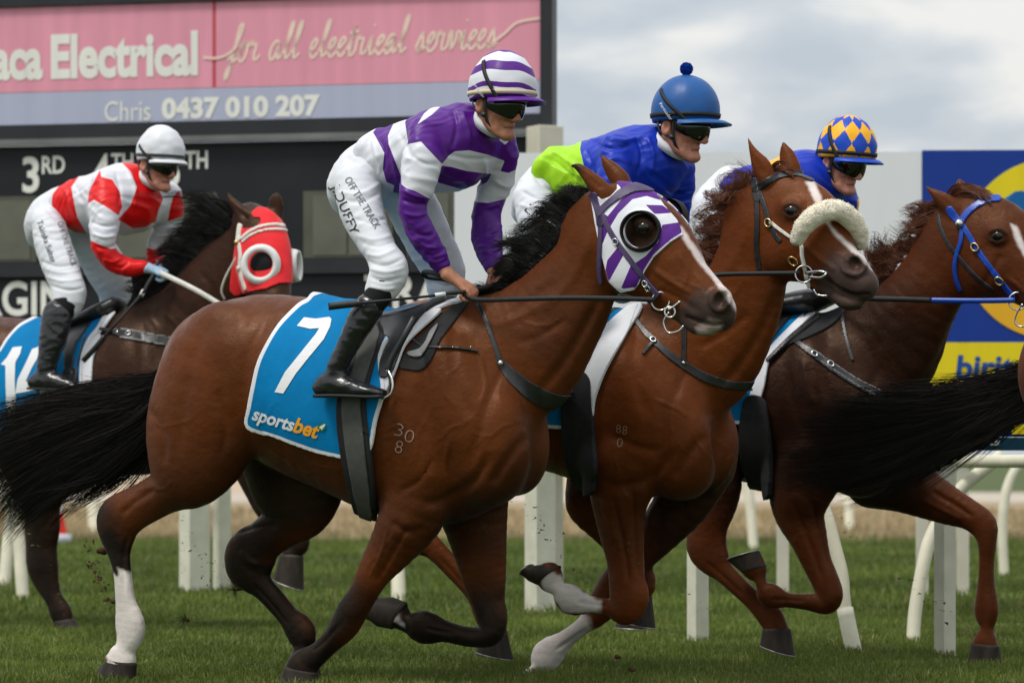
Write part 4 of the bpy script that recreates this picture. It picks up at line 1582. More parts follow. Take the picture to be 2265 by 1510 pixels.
h7.veins([(1110, 830, 100, 150), (1060, 900, 130, 150), (1150, 930, 140, 130), (960, 880, 95, 180), (900, 930, 160, 120), (760, 1060, 190, 220), (690, 1010, 200, 140), (980, 1130, 110, 90), (880, 1150, 118, 120), (1530, 600, 60, 80), (1480, 610, 40, 90), (1250, 700, 130, 120), (440, 900, 80, 150), (390, 1060, 150, 120), (1020, 800, 80, 100)], 4)
h7.paint_base(BAY)
h7.paint_poly([(300, 1020), (540, 960), (850, 1120), (1240, 1040), (1240, 1200), (300, 1240)], BAYD, 60, .6)  # underside painted darker, belly shade put into the coat colour
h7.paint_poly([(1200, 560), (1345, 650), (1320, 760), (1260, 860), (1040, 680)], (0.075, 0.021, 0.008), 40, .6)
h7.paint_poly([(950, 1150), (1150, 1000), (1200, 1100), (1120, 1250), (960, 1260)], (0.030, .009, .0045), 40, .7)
for leg in ([(790, 1330, -.13, .085), (740, 1370, -.13, .11), (700, 1430, -.13, .11), (655, 1500, -.13, .11)],
            [(1080, 1330, .13, .09), (1090, 1395, .125, .11), (1000, 1395, .12, .11), (840, 1350, .12, .11)],
            [(600, 1150, .15, .10), (550, 1240, .15, .12), (600, 1330, .15, .11), (670, 1430, .15, .11), (680, 1510, .15, .11)],
            [(225, 1125, -.14, .07), (250, 1180, -.14, .085), (268, 1240, -.14, .10), (275, 1300, -.14, .10)]):
    h7.paint_caps(leg, BLACK, .05, 1.0, .02, 14)
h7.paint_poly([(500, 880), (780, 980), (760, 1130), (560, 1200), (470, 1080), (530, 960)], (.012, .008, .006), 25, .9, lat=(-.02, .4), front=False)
h7.paint_caps([(278, 1345, -.14, .075), (290, 1390, -.14, .085), (280, 1440, -.14, .085)], WHITE, .008, 1.0, .02, 40)
h7.paint_caps([(276, 1288, -.14, .055), (280, 1330, -.14, .06)], WHITE, .008, 1.0, .025, 30)
h7.paint_caps([(878, 1368, .08, .018), (884, 1380, .08, .015)], (.45, .42, .4), .008, .9, .02, 40)
# face: grey muzzle, white stripe down the nose
h7.paint_poly([(1540, 640), (1590, 640), (1640, 640), (1640, 760), (1500, 760), (1480, 700)], (.034, .026, .024), 16, .9, 8)
h7.paint_poly([(1495, 505), (1507, 500), (1545, 555), (1580, 600), (1612, 632), (1632, 660), (1630, 690), (1606, 660), (1575, 615), (1545, 580)], (.6, .52, .5), 3, 1, 2)
h7.paint_poly([(1570, 705), (1600, 715), (1585, 742), (1545, 742), (1540, 725)], (.42, .33, .30), 6, .8, 4)
h7.paint_caps([(1420, 510, -.10, .075)], (.010, .005, .004), .02, .95, 0)  # near-black skin round the eye stands in for shade inside the cup
h7.paint_poly([(1515, 695), (1548, 709), (1580, 715), (1606, 711), (1606, 717), (1580, 722), (1548, 716), (1515, 701)], (.006, .004, .004), 3, .9)
h7.paint_caps([(1592, 661, -.115, .026)], (.018, .009, .008), .010, 1.0, 0)
h7.paint_poly([(1250, 355), (1285, 358), (1290, 380), (1262, 380)], BLACK, 8, .9)
r7 = empty('racehorse', f7.matrix(), 'bay racehorse in a purple and white striped hood, nearest the camera, cloth number 7', 'horse', 'racehorses galloping along the turf')
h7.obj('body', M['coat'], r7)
h7.build_hoofs(r7)

# ================================================================== the chestnut with the sheepskin noseband
CHEST = (0.108, 0.0255, 0.0045)
CHESTD = (0.032, 0.009, 0.004)
fA = Frame(1300, 14.65, 28)
hA = Body(fA, 0.0075)
hA.chain([(900, 695, 895, 985, .235, 0), (960, 662, 950, 1010, .265, 0), (1060, 672, 1060, 1020, .275, 0), (1160, 684, 1160, 1032, .28, 0),
          (1260, 698, 1260, 1052, .28, 0), (1350, 692, 1360, 1085, .265, 0), (1405, 700, 1408, 1095, .25, 0), (1435, 735, 1432, 1080, .23, 0)], 0.05)
hA.chain([(1400, 685, 1530, 960, .15, 0), (1470, 655, 1620, 900, .125, 0), (1535, 612, 1678, 800, .105, 0), (1576, 572, 1708, 728, .092, 0), (1600, 515, 1722, 668, .085, 0),
          (1628, 462, 1728, 632, .08, 0), (1662, 415, 1722, 615, .078, -.005)], 0.06)
hA.ell(1572, 985, 0.1, (.115, .11, .19), 0, k=.06)
hA.ell(1490, 960, -0.13, (.15, .11, .23), 15, k=.06)
hA.ell(1400, 880, -0.17, (.12, .085, .26), 20, k=.06)
hA.ell(1505, 1050, -0.07, (.13, .10, .10), 0, k=.09)
hA.ell(1360, 1015, -0.17, (.11, .08, .10), 0, k=.05)
# head, turned to the camera
hA.chain([(1672, 398, 1712, 608, .070, 0), (1732, 380, 1730, 622, .084, -.01), (1788, 402, 1762, 630, .090, -.03), (1822, 446, 1786, 636, .080, -.05), (1850, 496, 1810, 640, .064, -.07),
          (1882, 542, 1836, 640, .054, -.085), (1912, 574, 1858, 652, .055, -.095), (1930, 602, 1888, 660, .050, -.1)], 0.03)
hA.chain([(1805, 620, 1800, 644, .03, -.06), (1845, 638, 1838, 664, .030, -.08), (1880, 656, 1866, 685, .034, -.095), (1904, 660, 1893, 684, .028, -.1)], 0.02)
hA.ell(1735, 560, -.07, (.085, .035, .085), 0, k=.03)
hA.ell(1750, 462, -.10, (.052, .032, .042), -20, k=.03)
hA.ell(1893, 586, -.135, (.050, .03, .046), -30, k=.02)
hA.ell(1888, 583, -.170, (.034, .034, .029), -30, k=.010, op='s')
hA.caps([(1930, 655, -.155, .005), (1900, 660, -.155, .006), (1866, 650, -.15, .007), (1838, 632, -.145, .005)], 0.012, 's')
hA.ell(1916, 628, -.11, (.032, .04, .042), 0, k=.03)
hA.chain([(1653, 304, 1656, 305, .004, -.06), (1655, 325, 1669, 325, .014, -.06), (1658, 350, 1688, 346, .02, -.06), (1664, 378, 1708, 366, .026, -.055), (1680, 405, 1718, 395, .03, -.05)], 0.02)
hA.chain([(1731, 312, 1734, 313, .004, .06), (1725, 334, 1748, 330, .014, .06), (1723, 352, 1762, 347, .02, .06), (1726, 378, 1772, 370, .026, .055), (1730, 400, 1775, 395, .03, .05)], 0.02)
hA.caps([(1662, 335, -.085, .005), (1672, 358, -.09, .010), (1686, 380, -.088, .009)], 0.012, 's')
# near fore leg, folded
hA.chain([(1320, 985, 1510, 1000, .10, -.14), (1302, 1062, 1450, 1078, .085, -.14), (1313, 1126, 1429, 1126, .066, -.135), (1326, 1179, 1426, 1183, .055, -.13), (1341, 1235, 1426, 1243, .046, -.13),
          (1346, 1284, 1428, 1288, .043, -.13), (1348, 1322, 1436, 1320, .045, -.13), (1352, 1328, 1410, 1374, .043, -.13), (1340, 1322, 1345, 1360, .033, -.13), (1302, 1312, 1303, 1361, .029, -.13),
          (1264, 1291, 1258, 1358, .037, -.13), (1246, 1287, 1232, 1325, .031, -.13), (1241, 1268, 1204, 1308, .030, -.13), (1238, 1256, 1192, 1296, .036, -.13)], 0.03)
hA.hoof([(1240, 1250, 1190, 1294, .040, -.13), (1208, 1247, 1170, 1284, .046, -.13), (1178, 1250, 1156, 1270, .044, -.13)])
# far fore leg, sloping back
hA.chain([(1450, 1030, 1630, 1030, .09, .13), (1440, 1100, 1585, 1105, .075, .13), (1405, 1160, 1525, 1174, .06, .13), (1368, 1215, 1462, 1232, .05, .13), (1335, 1262, 1415, 1275, .044, .13),
          (1308, 1308, 1385, 1330, .044, .13), (1288, 1350, 1345, 1368, .036, .13), (1268, 1372, 1312, 1394, .03, .13), (1226, 1402, 1272, 1428, .029, .13), (1179, 1432, 1240, 1467, .035, .13),
          (1178, 1462, 1208, 1480, .031, .13), (1158, 1486, 1186, 1500, .034, .13)], 0.03)
hA.hoof([(1150, 1490, 1188, 1502, .04, .13), (1126, 1512, 1176, 1522, .05, .13)])
# hind legs, reaching forward
hA.chain([(800, 800, 985, 830, .11, -.13), (790, 900, 990, 930, .115, -.15), (815, 1000, 985, 1030, .10, -.16), (845, 1080, 965, 1105, .07, -.155), (862, 1145, 962, 1150, .046, -.15), (882, 1192, 965, 1175, .042, -.15),
          (932, 1226, 985, 1196, .03, -.15), (985, 1275, 1026, 1243, .028, -.15), (1030, 1325, 1074, 1296, .029, -.15), (1053, 1372, 1112, 1345, .036, -.15), (1068, 1398, 1120, 1384, .031, -.15), (1062, 1412, 1126, 1402, .038, -.15)], 0.035)
hA.hoof([(1064, 1405, 1122, 1396, .040, -.15), (1054, 1438, 1134, 1458, .05, -.15)])
hA.chain([(960, 760, 1060, 950, .11, .13), (1100, 800, 1100, 1030, .11, .14), (1200, 860, 1215, 1050, .10, .15), (1262, 950, 1325, 1065, .075, .15), (1250, 1100, 1322, 1082, .046, .15), (1257, 1136, 1330, 1112, .042, .15),
          (1312, 1196, 1352, 1164, .03, .15), (1370, 1252, 1405, 1220, .028, .15), (1398, 1295, 1446, 1268, .036, .15), (1398, 1322, 1442, 1306, .031, .15)], 0.035)
hA.hoof([(1390, 1328, 1442, 1320, .040, .15), (1384, 1372, 1448, 1388, .05, .15)])
hA.grow(4)
hA.crease([
    ([(1832, 620), (1862, 642), (1895, 652), (1926, 648)], 3.5, -.010), ([(1864, 574), (1884, 560), (1908, 572), (1914, 592), (1898, 608), (1874, 604), (1862, 590), (1864, 574)], 4, .008),
    ([(1560, 640), (1620, 580), (1650, 510)], 12, .005), ([(1500, 720), (1570, 690), (1620, 640)], 9, .004), ([(1540, 770), (1600, 740), (1660, 690)], 9, -.005), ([(1455, 1110), (1490, 1125), (1520, 1110)], 8, -.006), ([(1330, 1100), (1345, 1150), (1360, 1200)], 5, .005, (-.3, -.02)), ([(1300, 1390), (1260, 1415), (1225, 1440)], 4, -.005), ([(965, 1225), (1010, 1275), (1050, 1320)], 4, -.005), ([(1265, 1100), (1290, 1130), (1310, 1160)], 5, -.006),
    ([(1730, 462), (1742, 452), (1758, 451), (1772, 464)], 4, .008), ([(1732, 472), (1750, 481), (1768, 474)], 4, .006), ([(1728, 446), (1748, 438), (1770, 448)], 5, -.005),
    ([(1415, 700), (1400, 780), (1410, 860), (1440, 930)], 14, -.005), ([(1530, 800), (1490, 880), (1465, 960), (1445, 1030)], 12, -.006),
    ([(1725, 640), (1690, 720), (1640, 800), (1590, 860)], 12, -.009), ([(1495, 990), (1450, 1045), (1400, 1070), (1340, 1075)], 12, -.010),
    ([(1560, 960), (1520, 1010), (1490, 1060)], 11, -.008), ([(1345, 960), (1400, 985), (1460, 1000)], 10, -.006),
    ([(1355, 1085), (1370, 1160), (1385, 1240), (1390, 1290)], 6, -.007, (-.3, -.02)), ([(1400, 1080), (1402, 1150), (1408, 1230), (1412, 1280)], 6, -.008, (-.3, -.02)),
    ([(1620, 1000), (1600, 1050), (1570, 1090)], 8, .007), ([(1275, 1330), (1310, 1335), (1345, 1340)], 5, -.005, (-.3, -.02)),
    ([(1775, 540), (1810, 570), (1850, 600)], 6, .006), ([(1770, 600), (1810, 612), (1845, 630)], 7, -.005), ([(1745, 600), (1765, 560), (1775, 520)], 8, -.004),
    ([(1640, 560), (1660, 640), (1640, 720)], 10, -.003), ([(1440, 880), (1500, 905), (1520, 925)], 4, .003), ([(1470, 1090), (1440, 1130), (1430, 1180)], 5, .003)])
hA.bulge([(1345, 1020, 50, 50, 0, .014), (1550, 900, 60, 90, 20, .010), (1370, 1120, 30, 50, 5, .008, (-.3, -.02)), (1590, 1010, 40, 60, 0, .012), (1735, 560, 40, 45, 0, .006), (1420, 1100, 25, 40, 0, .006, (-.3, -.02))])
hA.veins([(1480, 880, 95, 150), (1550, 900, 120, 150), (1420, 930, 100, 130), (1360, 1010, 70, 120), (1390, 1090, 85, 150), (1350, 1130, 80, 120), (1600, 900, 100, 120), (1850, 560, 30, 60), (1800, 560, 60, 70), (1640, 620, 120, 120)], 5)
hA.paint_base(CHEST)
hA.paint_poly([(1290, 1060), (1450, 1060), (1640, 1000), (1640, 1180), (1200, 1300)], CHESTD, 60, .5)  # lower body darkened, shadow worked into the chestnut colour
hA.paint_poly([(1440, 1080), (1640, 1040), (1560, 1200), (1430, 1280)], (.018, .008, .005), 30, .85, lat=(-.02, .4), front=False)  # far forearm near black, shade between the legs painted in
hA.paint_caps([(1320, 1340, -.15, .026), (1262, 1325, -.15, .06), (1222, 1290, -.15, .045)], WHITE, .008, 1, .012, 40)
hA.paint_caps([(1290, 1380, .13, .06), (1210, 1450, .13, .08), (1170, 1500, .13, .07)], (.5, .46, .44), .012, 1, .012, 40)
hA.paint_poly([(1835, 560), (1880, 545), (1925, 570), (1960, 570), (1960, 700), (1840, 700), (1800, 640)], (.045, .034, .032), 16, .9, 8)
hA.paint_poly([(1782, 402), (1800, 398), (1812, 425), (1822, 462), (1840, 500), (1858, 520), (1888, 545), (1925, 572), (1945, 590), (1930, 598), (1905, 575), (1872, 545), (1845, 520), (1820, 480), (1800, 440), (1790, 420)], (.62, .56, .53), 3, 1, 2)
hA.paint_poly([(1832, 617), (1862, 639), (1895, 649), (1926, 645), (1926, 651), (1895, 656), (1862, 646), (1832, 623)], (.006, .004, .004), 3, .9)
hA.paint_caps([(1889, 583, -.162, .028)], (.016, .008, .008), .010, 1, 0)
hA.paint_caps([(1896, 585, -.15, .010)], (.10, .03, .03), .012, .8, 0)
hA.paint_caps([(1751, 467, -.14, .045)], (.03, .014, .009), .02, .8, 0)
rA = empty('racehorse', fA.matrix(), 'chestnut racehorse with a cream sheepskin noseband and white nose stripe', 'horse', 'racehorses galloping along the turf')
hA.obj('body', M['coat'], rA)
hA.build_hoofs(rA)

# ================================================================== the dark chestnut in the blue bridle
DARKC = (0.014, 0.0042, 0.0024)
RED = (0.074, 0.0175, 0.0042)
fD = Frame(1900, 15.5, 28)
hD = Body(fD, 0.008)
hD.chain([(1330, 705, 1330, 990, .24, 0), (1420, 690, 1420, 1030, .27, 0), (1560, 700, 1560, 1050, .28, 0), (1680, 705, 1680, 1070, .28, 0), (1780, 700, 1780, 1085, .262, 0), (1830, 715, 1828, 1085, .245, 0), (1858, 750, 1852, 1070, .225, 0)], 0.05)
hD.chain([(1835, 690, 1945, 960, .15, 0), (1905, 652, 2015, 890, .125, 0), (1968, 602, 2068, 780, .105, 0), (2022, 542, 2104, 705, .09, 0), (2062, 487, 2130, 662, .08, 0), (2095, 450, 2148, 648, .076, 0)], 0.06)
hD.ell(1975, 970, 0.1, (.115, .11, .2), 0, k=.06)
hD.ell(1905, 950, -0.13, (.15, .11, .23), 15, k=.06)
hD.ell(1820, 880, -0.17, (.12, .085, .26), 20, k=.06)
hD.ell(1905, 1050, -0.07, (.13, .10, .10), 0, k=.09)
hD.chain([(2092, 450, 2150, 655, .074, 0), (2135, 425, 2180, 672, .09, -.005), (2190, 432, 2208, 680, .098, -.015), (2238, 476, 2234, 686, .088, -.025), (2276, 530, 2262, 692, .074, -.035), (2310, 580, 2288, 702, .062, -.045),
          (2340, 620, 2314, 720, .06, -.05), (2350, 660, 2330, 735, .05, -.055)], 0.03)
hD.ell(2190, 600, -.07, (.085, .035, .085), 0, k=.03)
hD.ell(2206, 517, -.10, (.05, .03, .04), -20, k=.03)
hD.chain([(2046, 410, 2049, 413, .004, -.06), (2062, 416, 2056, 428, .014, -.06), (2082, 422, 2070, 448, .022, -.06), (2105, 432, 2085, 468, .028, -.055), (2125, 445, 2100, 485, .03, -.05)], 0.02)
hD.chain([(2120, 395, 2123, 396, .004, .06), (2112, 415, 2138, 410, .02, .06), (2115, 440, 2150, 435, .028, .055)], 0.02)
hD.caps([(2064, 423, -.085, .005), (2082, 438, -.09, .010), (2098, 452, -.088, .009)], 0.012, 's')
# near fore leg, folded
hD.chain([(1690, 1000, 1890, 1010, .10, -.14), (1697, 1075, 1845, 1085, .085, -.14), (1710, 1125, 1826, 1135, .066, -.135), (1738, 1178, 1833, 1183, .055, -.13), (1768, 1237, 1843, 1242, .046, -.13), (1792, 1285, 1858, 1280, .043, -.13),
          (1803, 1316, 1866, 1314, .044, -.13), (1812, 1310, 1838, 1356, .043, -.13), (1788, 1308, 1790, 1353, .031, -.16), (1741, 1306, 1741, 1346, .028, -.21), (1713, 1291, 1693, 1341, .036, -.25), (1697, 1288, 1679, 1316, .031, -.26), (1695, 1262, 1663, 1280, .030, -.26), (1696, 1246, 1642, 1264, .037, -.26)], 0.022)
hD.hoof([(1696, 1250, 1640, 1266, .040, -.26), (1680, 1219, 1609, 1238, .048, -.26)])
# far fore leg, reaching forward
hD.chain([(1900, 985, 1960, 1130, .09, .13), (1995, 1000, 1985, 1133, .08, .13), (2058, 1040, 2045, 1150, .066, .13), (2110, 1076, 2088, 1160, .055, .13), (2160, 1108, 2128, 1168, .047, .13), (2199, 1140, 2150, 1182, .044, .13),
          (2206, 1190, 2160, 1200, .041, .13), (2203, 1240, 2162, 1240, .031, .13), (2204, 1290, 2159, 1286, .029, .13), (2208, 1335, 2156, 1333, .036, .13), (2207, 1360, 2157, 1358, .034, .13), (2202, 1390, 2166, 1388, .029, .13), (2208, 1420, 2150, 1420, .038, .13)], 0.03)
hD.hoof([(2212, 1430, 2147, 1422, .042, .13), (2218, 1486, 2140, 1466, .052, .13)])
# hind legs
hD.chain([(1270, 800, 1500, 850, .11, -.13), (1330, 900, 1590, 930, .11, -.15), (1430, 990, 1640, 1010, .095, -.155), (1520, 1055, 1648, 1055, .072, -.155), (1537, 1110, 1634, 1105, .058, -.15), (1526, 1160, 1613, 1158, .048, -.15), (1517, 1202, 1608, 1205, .042, -.15),
          (1540, 1244, 1612, 1222, .036, -.15), (1570, 1274, 1624, 1246, .030, -.15), (1605, 1304, 1650, 1276, .028, -.15), (1650, 1346, 1693, 1316, .029, -.15), (1680, 1378, 1732, 1354, .036, -.15), (1688, 1392, 1742, 1382, .032, -.15)], 0.035)
hD.hoof([(1686, 1392, 1750, 1392, .041, -.15), (1682, 1424, 1758, 1450, .05, -.15)])
hD.chain([(1290, 820, 1440, 860, .10, .13), (1320, 950, 1450, 960, .09, .15), (1340, 1060, 1425, 1065, .06, .15), (1345, 1150, 1410, 1150, .042, .15), (1360, 1220, 1400, 1220, .03, .15), (1372, 1290, 1408, 1290, .028, .15), (1368, 1320, 1415, 1318, .036, .15), (1375, 1345, 1418, 1340, .03, .15)], 0.035)
hD.hoof([(1370, 1345, 1425, 1342, .04, .15), (1362, 1385, 1432, 1390, .048, .15)])
hD.grow(4)
hD.crease([
    ([(2186, 518), (2198, 508), (2214, 507), (2228, 520)], 4, .008), ([(2188, 528), (2206, 537), (2224, 530)], 4, .006),
    ([(1835, 720), (1820, 790), (1830, 860), (1860, 930)], 14, -.006), ([(1950, 800), (1915, 880), (1890, 960), (1870, 1030)], 12, -.006), ([(2145, 670), (2110, 740), (2060, 820), (2010, 870)], 12, -.009),
    ([(1740, 800), (1750, 870), (1770, 930), (1790, 960)], 9, -.008), ([(1775, 790), (1785, 850), (1800, 900)], 8, .007),
    ([(1740, 1080), (1775, 1160), (1805, 1240), (1820, 1290)], 6, -.008, (-.3, -.02)), ([(1790, 1080), (1805, 1150), (1825, 1220), (1838, 1270)], 6, -.007, (-.3, -.02)),
    ([(2060, 1085), (2110, 1115), (2155, 1145)], 6, -.008), ([(2030, 1100), (2090, 1130), (2130, 1150)], 5, .005), ([(1700, 1325), (1740, 1326), (1785, 1328)], 4, -.005, (-.3, -.02)),
    ([(2225, 610), (2260, 640), (2290, 670)], 6, .006), ([(2170, 640), (2200, 590), (2215, 560)], 8, -.005), ([(1560, 1240), (1600, 1275), (1650, 1320)], 4, -.005, (-.3, -.02))])
hD.bulge([(1770, 1000, 60, 50, 0, .012), (1980, 900, 60, 90, 20, .010), (2190, 600, 40, 45, 0, .006), (1760, 1120, 28, 50, -15, .007, (-.3, -.02))])
hD.veins([(1900, 860, 100, 150), (1850, 880, 95, 140), (1770, 1080, 70, 150), (1800, 1100, 75, 120), (2080, 1090, 25, 90), (2240, 600, 40, 80)], 6)
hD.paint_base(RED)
hD.paint_poly([(1200, 640), (1930, 600), (2110, 700), (2110, 1000), (2000, 1130), (1650, 1130), (1200, 1100)], DARKC, 60, .95, front=False)  # dark brown body coat, deepened to carry the belly shadow too
hD.paint_poly([(1880, 1000), (2060, 980), (2030, 1150), (1850, 1150)], (.02, .009, .006), 30, .7, lat=(-.02, .4), front=False)  # chest and far forearm darkened, shade painted into the coat
hD.paint_poly([(2235, 495), (2250, 500), (2265, 540), (2300, 600), (2320, 640), (2300, 640), (2270, 575), (2250, 540)], (.6, .54, .52), 3, 1, 2)
hD.paint_poly([(2280, 600), (2360, 590), (2360, 760), (2250, 740)], (.04, .03, .03), 16, .9, 8)
hD.paint_caps([(2206, 523, -.13, .04)], (.02, .01, .007), .02, .85, 0)
rD = empty('racehorse', fD.matrix(), 'dark chestnut racehorse with loose red mane in a blue bridle, before the blue sign', 'horse', 'racehorses galloping along the turf')
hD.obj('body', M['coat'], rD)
hD.build_hoofs(rD)

# the leader, of which the frame keeps only the haunch and the tail
fE = Frame(2665, 13.9, 28)
rE = empty('racehorse', fE.matrix(), 'leading racehorse cut off at the right edge, brown haunch and black tail showing', 'horse', 'racehorses galloping along the turf')
_sh = fE.loc(2237, 900, 0)[0] - hD.V[:, 0][(hD.V[:, 2] > 0.9) & (hD.V[:, 2] < 1.3)].min()
hE_V = hD.V.copy()
hE_V[:, 0] += _sh + 0.04
_cE = np.tile(np.array(BAY) * 0.95, (len(hE_V), 1))
_k = np.clip((0.62 - hE_V[:, 2]) / 0.2, 0, 1)[:, None]
_cE = _cE * (1 - _k) + np.array(BLACK) * _k
add_obj('body', new_mesh('body', hE_V, hD.Q, {'col': _cE}), M['coat'], rE)
hD.build_hoofs(rE, _sh + 0.04)

# ================================================================== the dark bay in the red hood, number 14
DBAY = (0.025, 0.009, 0.005)
fB = Frame(250, 18.6, 28)
hB = Body(fB, 0.010)
hB.chain([(-70, 722, -75, 975, .24, 0), (0, 700, -5, 1000, .27, 0), (80, 712, 80, 1015, .28, 0), (170, 728, 170, 1030, .285, 0), (260, 705, 260, 1045, .27, 0), (315, 690, 318, 1050, .25, 0), (345, 720, 342, 1030, .23, 0)], 0.05)
hB.chain([(290, 682, 400, 900, .15, 0), (345, 655, 480, 820, .125, 0), (398, 604, 522, 735, .1, 0), (442, 555, 542, 695, .086, 0), (482, 520, 552, 672, .08, 0), (518, 496, 560, 660, .076, -.005)], 0.06)
hB.ell(430, 920, 0.1, (.13, .12, .2), 0, k=.06)
hB.ell(370, 900, -0.13, (.15, .11, .23), 15, k=.06)
hB.ell(310, 850, -0.17, (.12, .085, .26), 20, k=.06)
hB.chain([(516, 512, 592, 470, .080, 0), (520, 545, 626, 500, .090, -.03), (522, 582, 642, 552, .092, -.07), (530, 622, 646, 602, .080, -.11), (552, 662, 648, 652, .068, -.15), (578, 702, 650, 696, .060, -.19), (592, 742, 652, 740, .056, -.22), (600, 768, 650, 768, .05, -.235)], 0.03)
hB.ell(574, 575, -.11, (.05, .03, .04), -20, k=.03)
hB.chain([(502, 424, 505, 425, .004, -.06), (504, 445, 517, 438, .014, -.06), (512, 463, 535, 452, .022, -.06), (527, 482, 556, 470, .028, -.06), (545, 505, 578, 492, .03, -.055)], 0.02)
hB.chain([(610, 426, 615, 426, .006, .04), (594, 448, 626, 448, .018, .04), (593, 468, 627, 470, .024, .04), (598, 495, 625, 495, .03, .03)], 0.02)
hB.caps([(512, 452, -.085, .006), (528, 468, -.09, .010), (548, 484, -.088, .009)], 0.012, 's')
hB.chain([(-110, 800, 90, 830, .11, -.13), (-70, 900, 140, 930, .115, -.15), (-15, 990, 160, 1010, .1, -.155), (32, 1060, 150, 1068, .076, -.155), (50, 1115, 133, 1112, .06, -.15), (54, 1166, 133, 1158, .05, -.145), (57, 1211, 126, 1204, .044, -.14),
          (59, 1250, 129, 1248, .041, -.14), (74, 1283, 131, 1283, .034, -.14), (95, 1325, 143, 1320, .03, -.14), (110, 1358, 159, 1350, .034, -.14), (120, 1376, 166, 1370, .031, -.14)], 0.035)
hB.hoof([(120, 1376, 166, 1370, .038, -.14), (124, 1398, 178, 1394, .05, -.14)])
hB.chain([(-130, 820, 40, 860, .10, .13), (-140, 930, 30, 950, .1, .15), (-130, 1040, -30, 1050, .06, .15), (-150, 1120, -75, 1130, .043, .15), (-140, 1200, -100, 1200, .03, .15), (-130, 1280, -92, 1280, .028, .15), (-128, 1320, -75, 1310, .035, .15), (-110, 1350, -65, 1340, .03, .15)], 0.035)
hB.hoof([(-115, 1352, -62, 1345, .04, .15), (-120, 1385, -48, 1392, .05, .15)])
hB.chain([(430, 930, 540, 900, .095, -.14), (475, 990, 560, 965, .075, -.14), (516, 1046, 570, 1028, .052, -.135), (542, 1093, 592, 1075, .043, -.13), (565, 1135, 615, 1115, .043, -.13), (596, 1163, 638, 1143, .031, -.13), (622, 1185, 662, 1163, .03, -.13), (640, 1208, 682, 1185, .036, -.13), (640, 1222, 674, 1214, .031, -.13)], 0.03)
hB.hoof([(618, 1228, 671, 1230, .04, -.13), (606, 1278, 671, 1304, .05, -.13)])
hB.chain([(400, 930, 500, 950, .085, .13), (440, 980, 520, 970, .06, .13), (480, 1010, 545, 985, .045, .13), (500, 1020, 540, 1030, .04, .13), (450, 1000, 455, 1035, .03, .13), (420, 995, 420, 1030, .035, .13), (405, 990, 395, 1020, .03, .13)], 0.03)
hB.grow(6)
hB.crease([([(320, 710), (312, 770), (320, 840), (340, 890)], 11, -.006), ([(420, 780), (390, 850), (375, 910)], 10, -.006), ([(545, 690), (510, 740), (470, 790)], 9, -.008), ([(330, 700), (350, 730), (345, 770)], 4, .004), ([(360, 690), (390, 720), (400, 760)], 4, .004),
           ([(440, 600), (470, 640), (470, 690)], 8, -.004)])
hB.bulge([(330, 930, 50, 45, 0, .012), (430, 830, 45, 70, 20, .010)])
hB.paint_base(DBAY)
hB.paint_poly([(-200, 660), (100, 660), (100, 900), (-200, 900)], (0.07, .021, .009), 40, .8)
for leg in ([(95, 1110, -.14, .09), (95, 1230, -.14, .1), (120, 1330, -.14, .09), (150, 1395, -.14, .09)], [(550, 1060, -.13, .06), (590, 1125, -.13, .08), (650, 1185, -.13, .08), (640, 1270, -.13, .09)]):
    hB.paint_caps(leg, BLACK, .06, 1, .02, 14)
rB = empty('racehorse', fB.matrix(), 'dark bay racehorse in a red hood with white blinker cups, cloth number 14', 'horse', 'racehorses galloping along the turf')
hB.obj('body', M['coat'], rB)
hB.build_hoofs(rB)

# ------------------------------------------------------------------ riders
M['skin'] = principled('skin', srgb(196, 140, 112), 0.52, 0.3)
attr_color(M['skin'])
vary(M['skin'], 45, 0.16, 0.0012, 160, detail=5)
M['skin'].node_tree.nodes['Principled BSDF'].inputs['Subsurface Weight'].default_value = 0.12
M['skin'].node_tree.nodes['Principled BSDF'].inputs['Subsurface Radius'].default_value = (0.012, 0.005, 0.003)
M['breeches'] = vary(principled('white_breeches', (0.66, 0.68, 0.72), 0.6, 0.3), 8, 0.04, 0.0008, 40)
M['boot'] = vary(principled('polished_black_boot', (0.012, 0.012, 0.014), 0.24, 0.6), 18, 0.3, 0.004, 22, rough_var=0.1)
M['sock'] = vary(principled('black_stocking', (0.008, 0.008, 0.009), 0.8, 0.2), 60, 0.2)
M['lens'] = principled('smoked_lens', (0.004, 0.005, 0.005), 0.06, 0.7)
M['black_plastic'] = principled('black_plastic', (0.012, 0.012, 0.013), 0.4, 0.5)
M['collar'] = vary(principled('white_stock', (0.7, 0.71, 0.74), 0.75, 0.2), 20, 0.06, 0.001, 120)
M['glove'] = vary(principled('pale_blue_glove', srgb(165, 190, 212), 0.7, 0.3), 30, 0.1, 0.001, 150)

def satin(name, c_out, c_in=None):
    m = principled(name, c_out, 0.42, 0.3)
    if c_in is not None:
        attr_step(m, c_in, c_out)
    vary(m, 10, 0.06, 0.0012, 18, detail=3)
    return m

def thin(rows, d):
    return [(x1 + (x2 - x1) * d, y1 + (y2 - y1) * d, x2 - (x2 - x1) * d, y2 - (y2 - y1) * d, b * (1 - 2 * d), l) for x1, y1, x2, y2, b, l in rows]

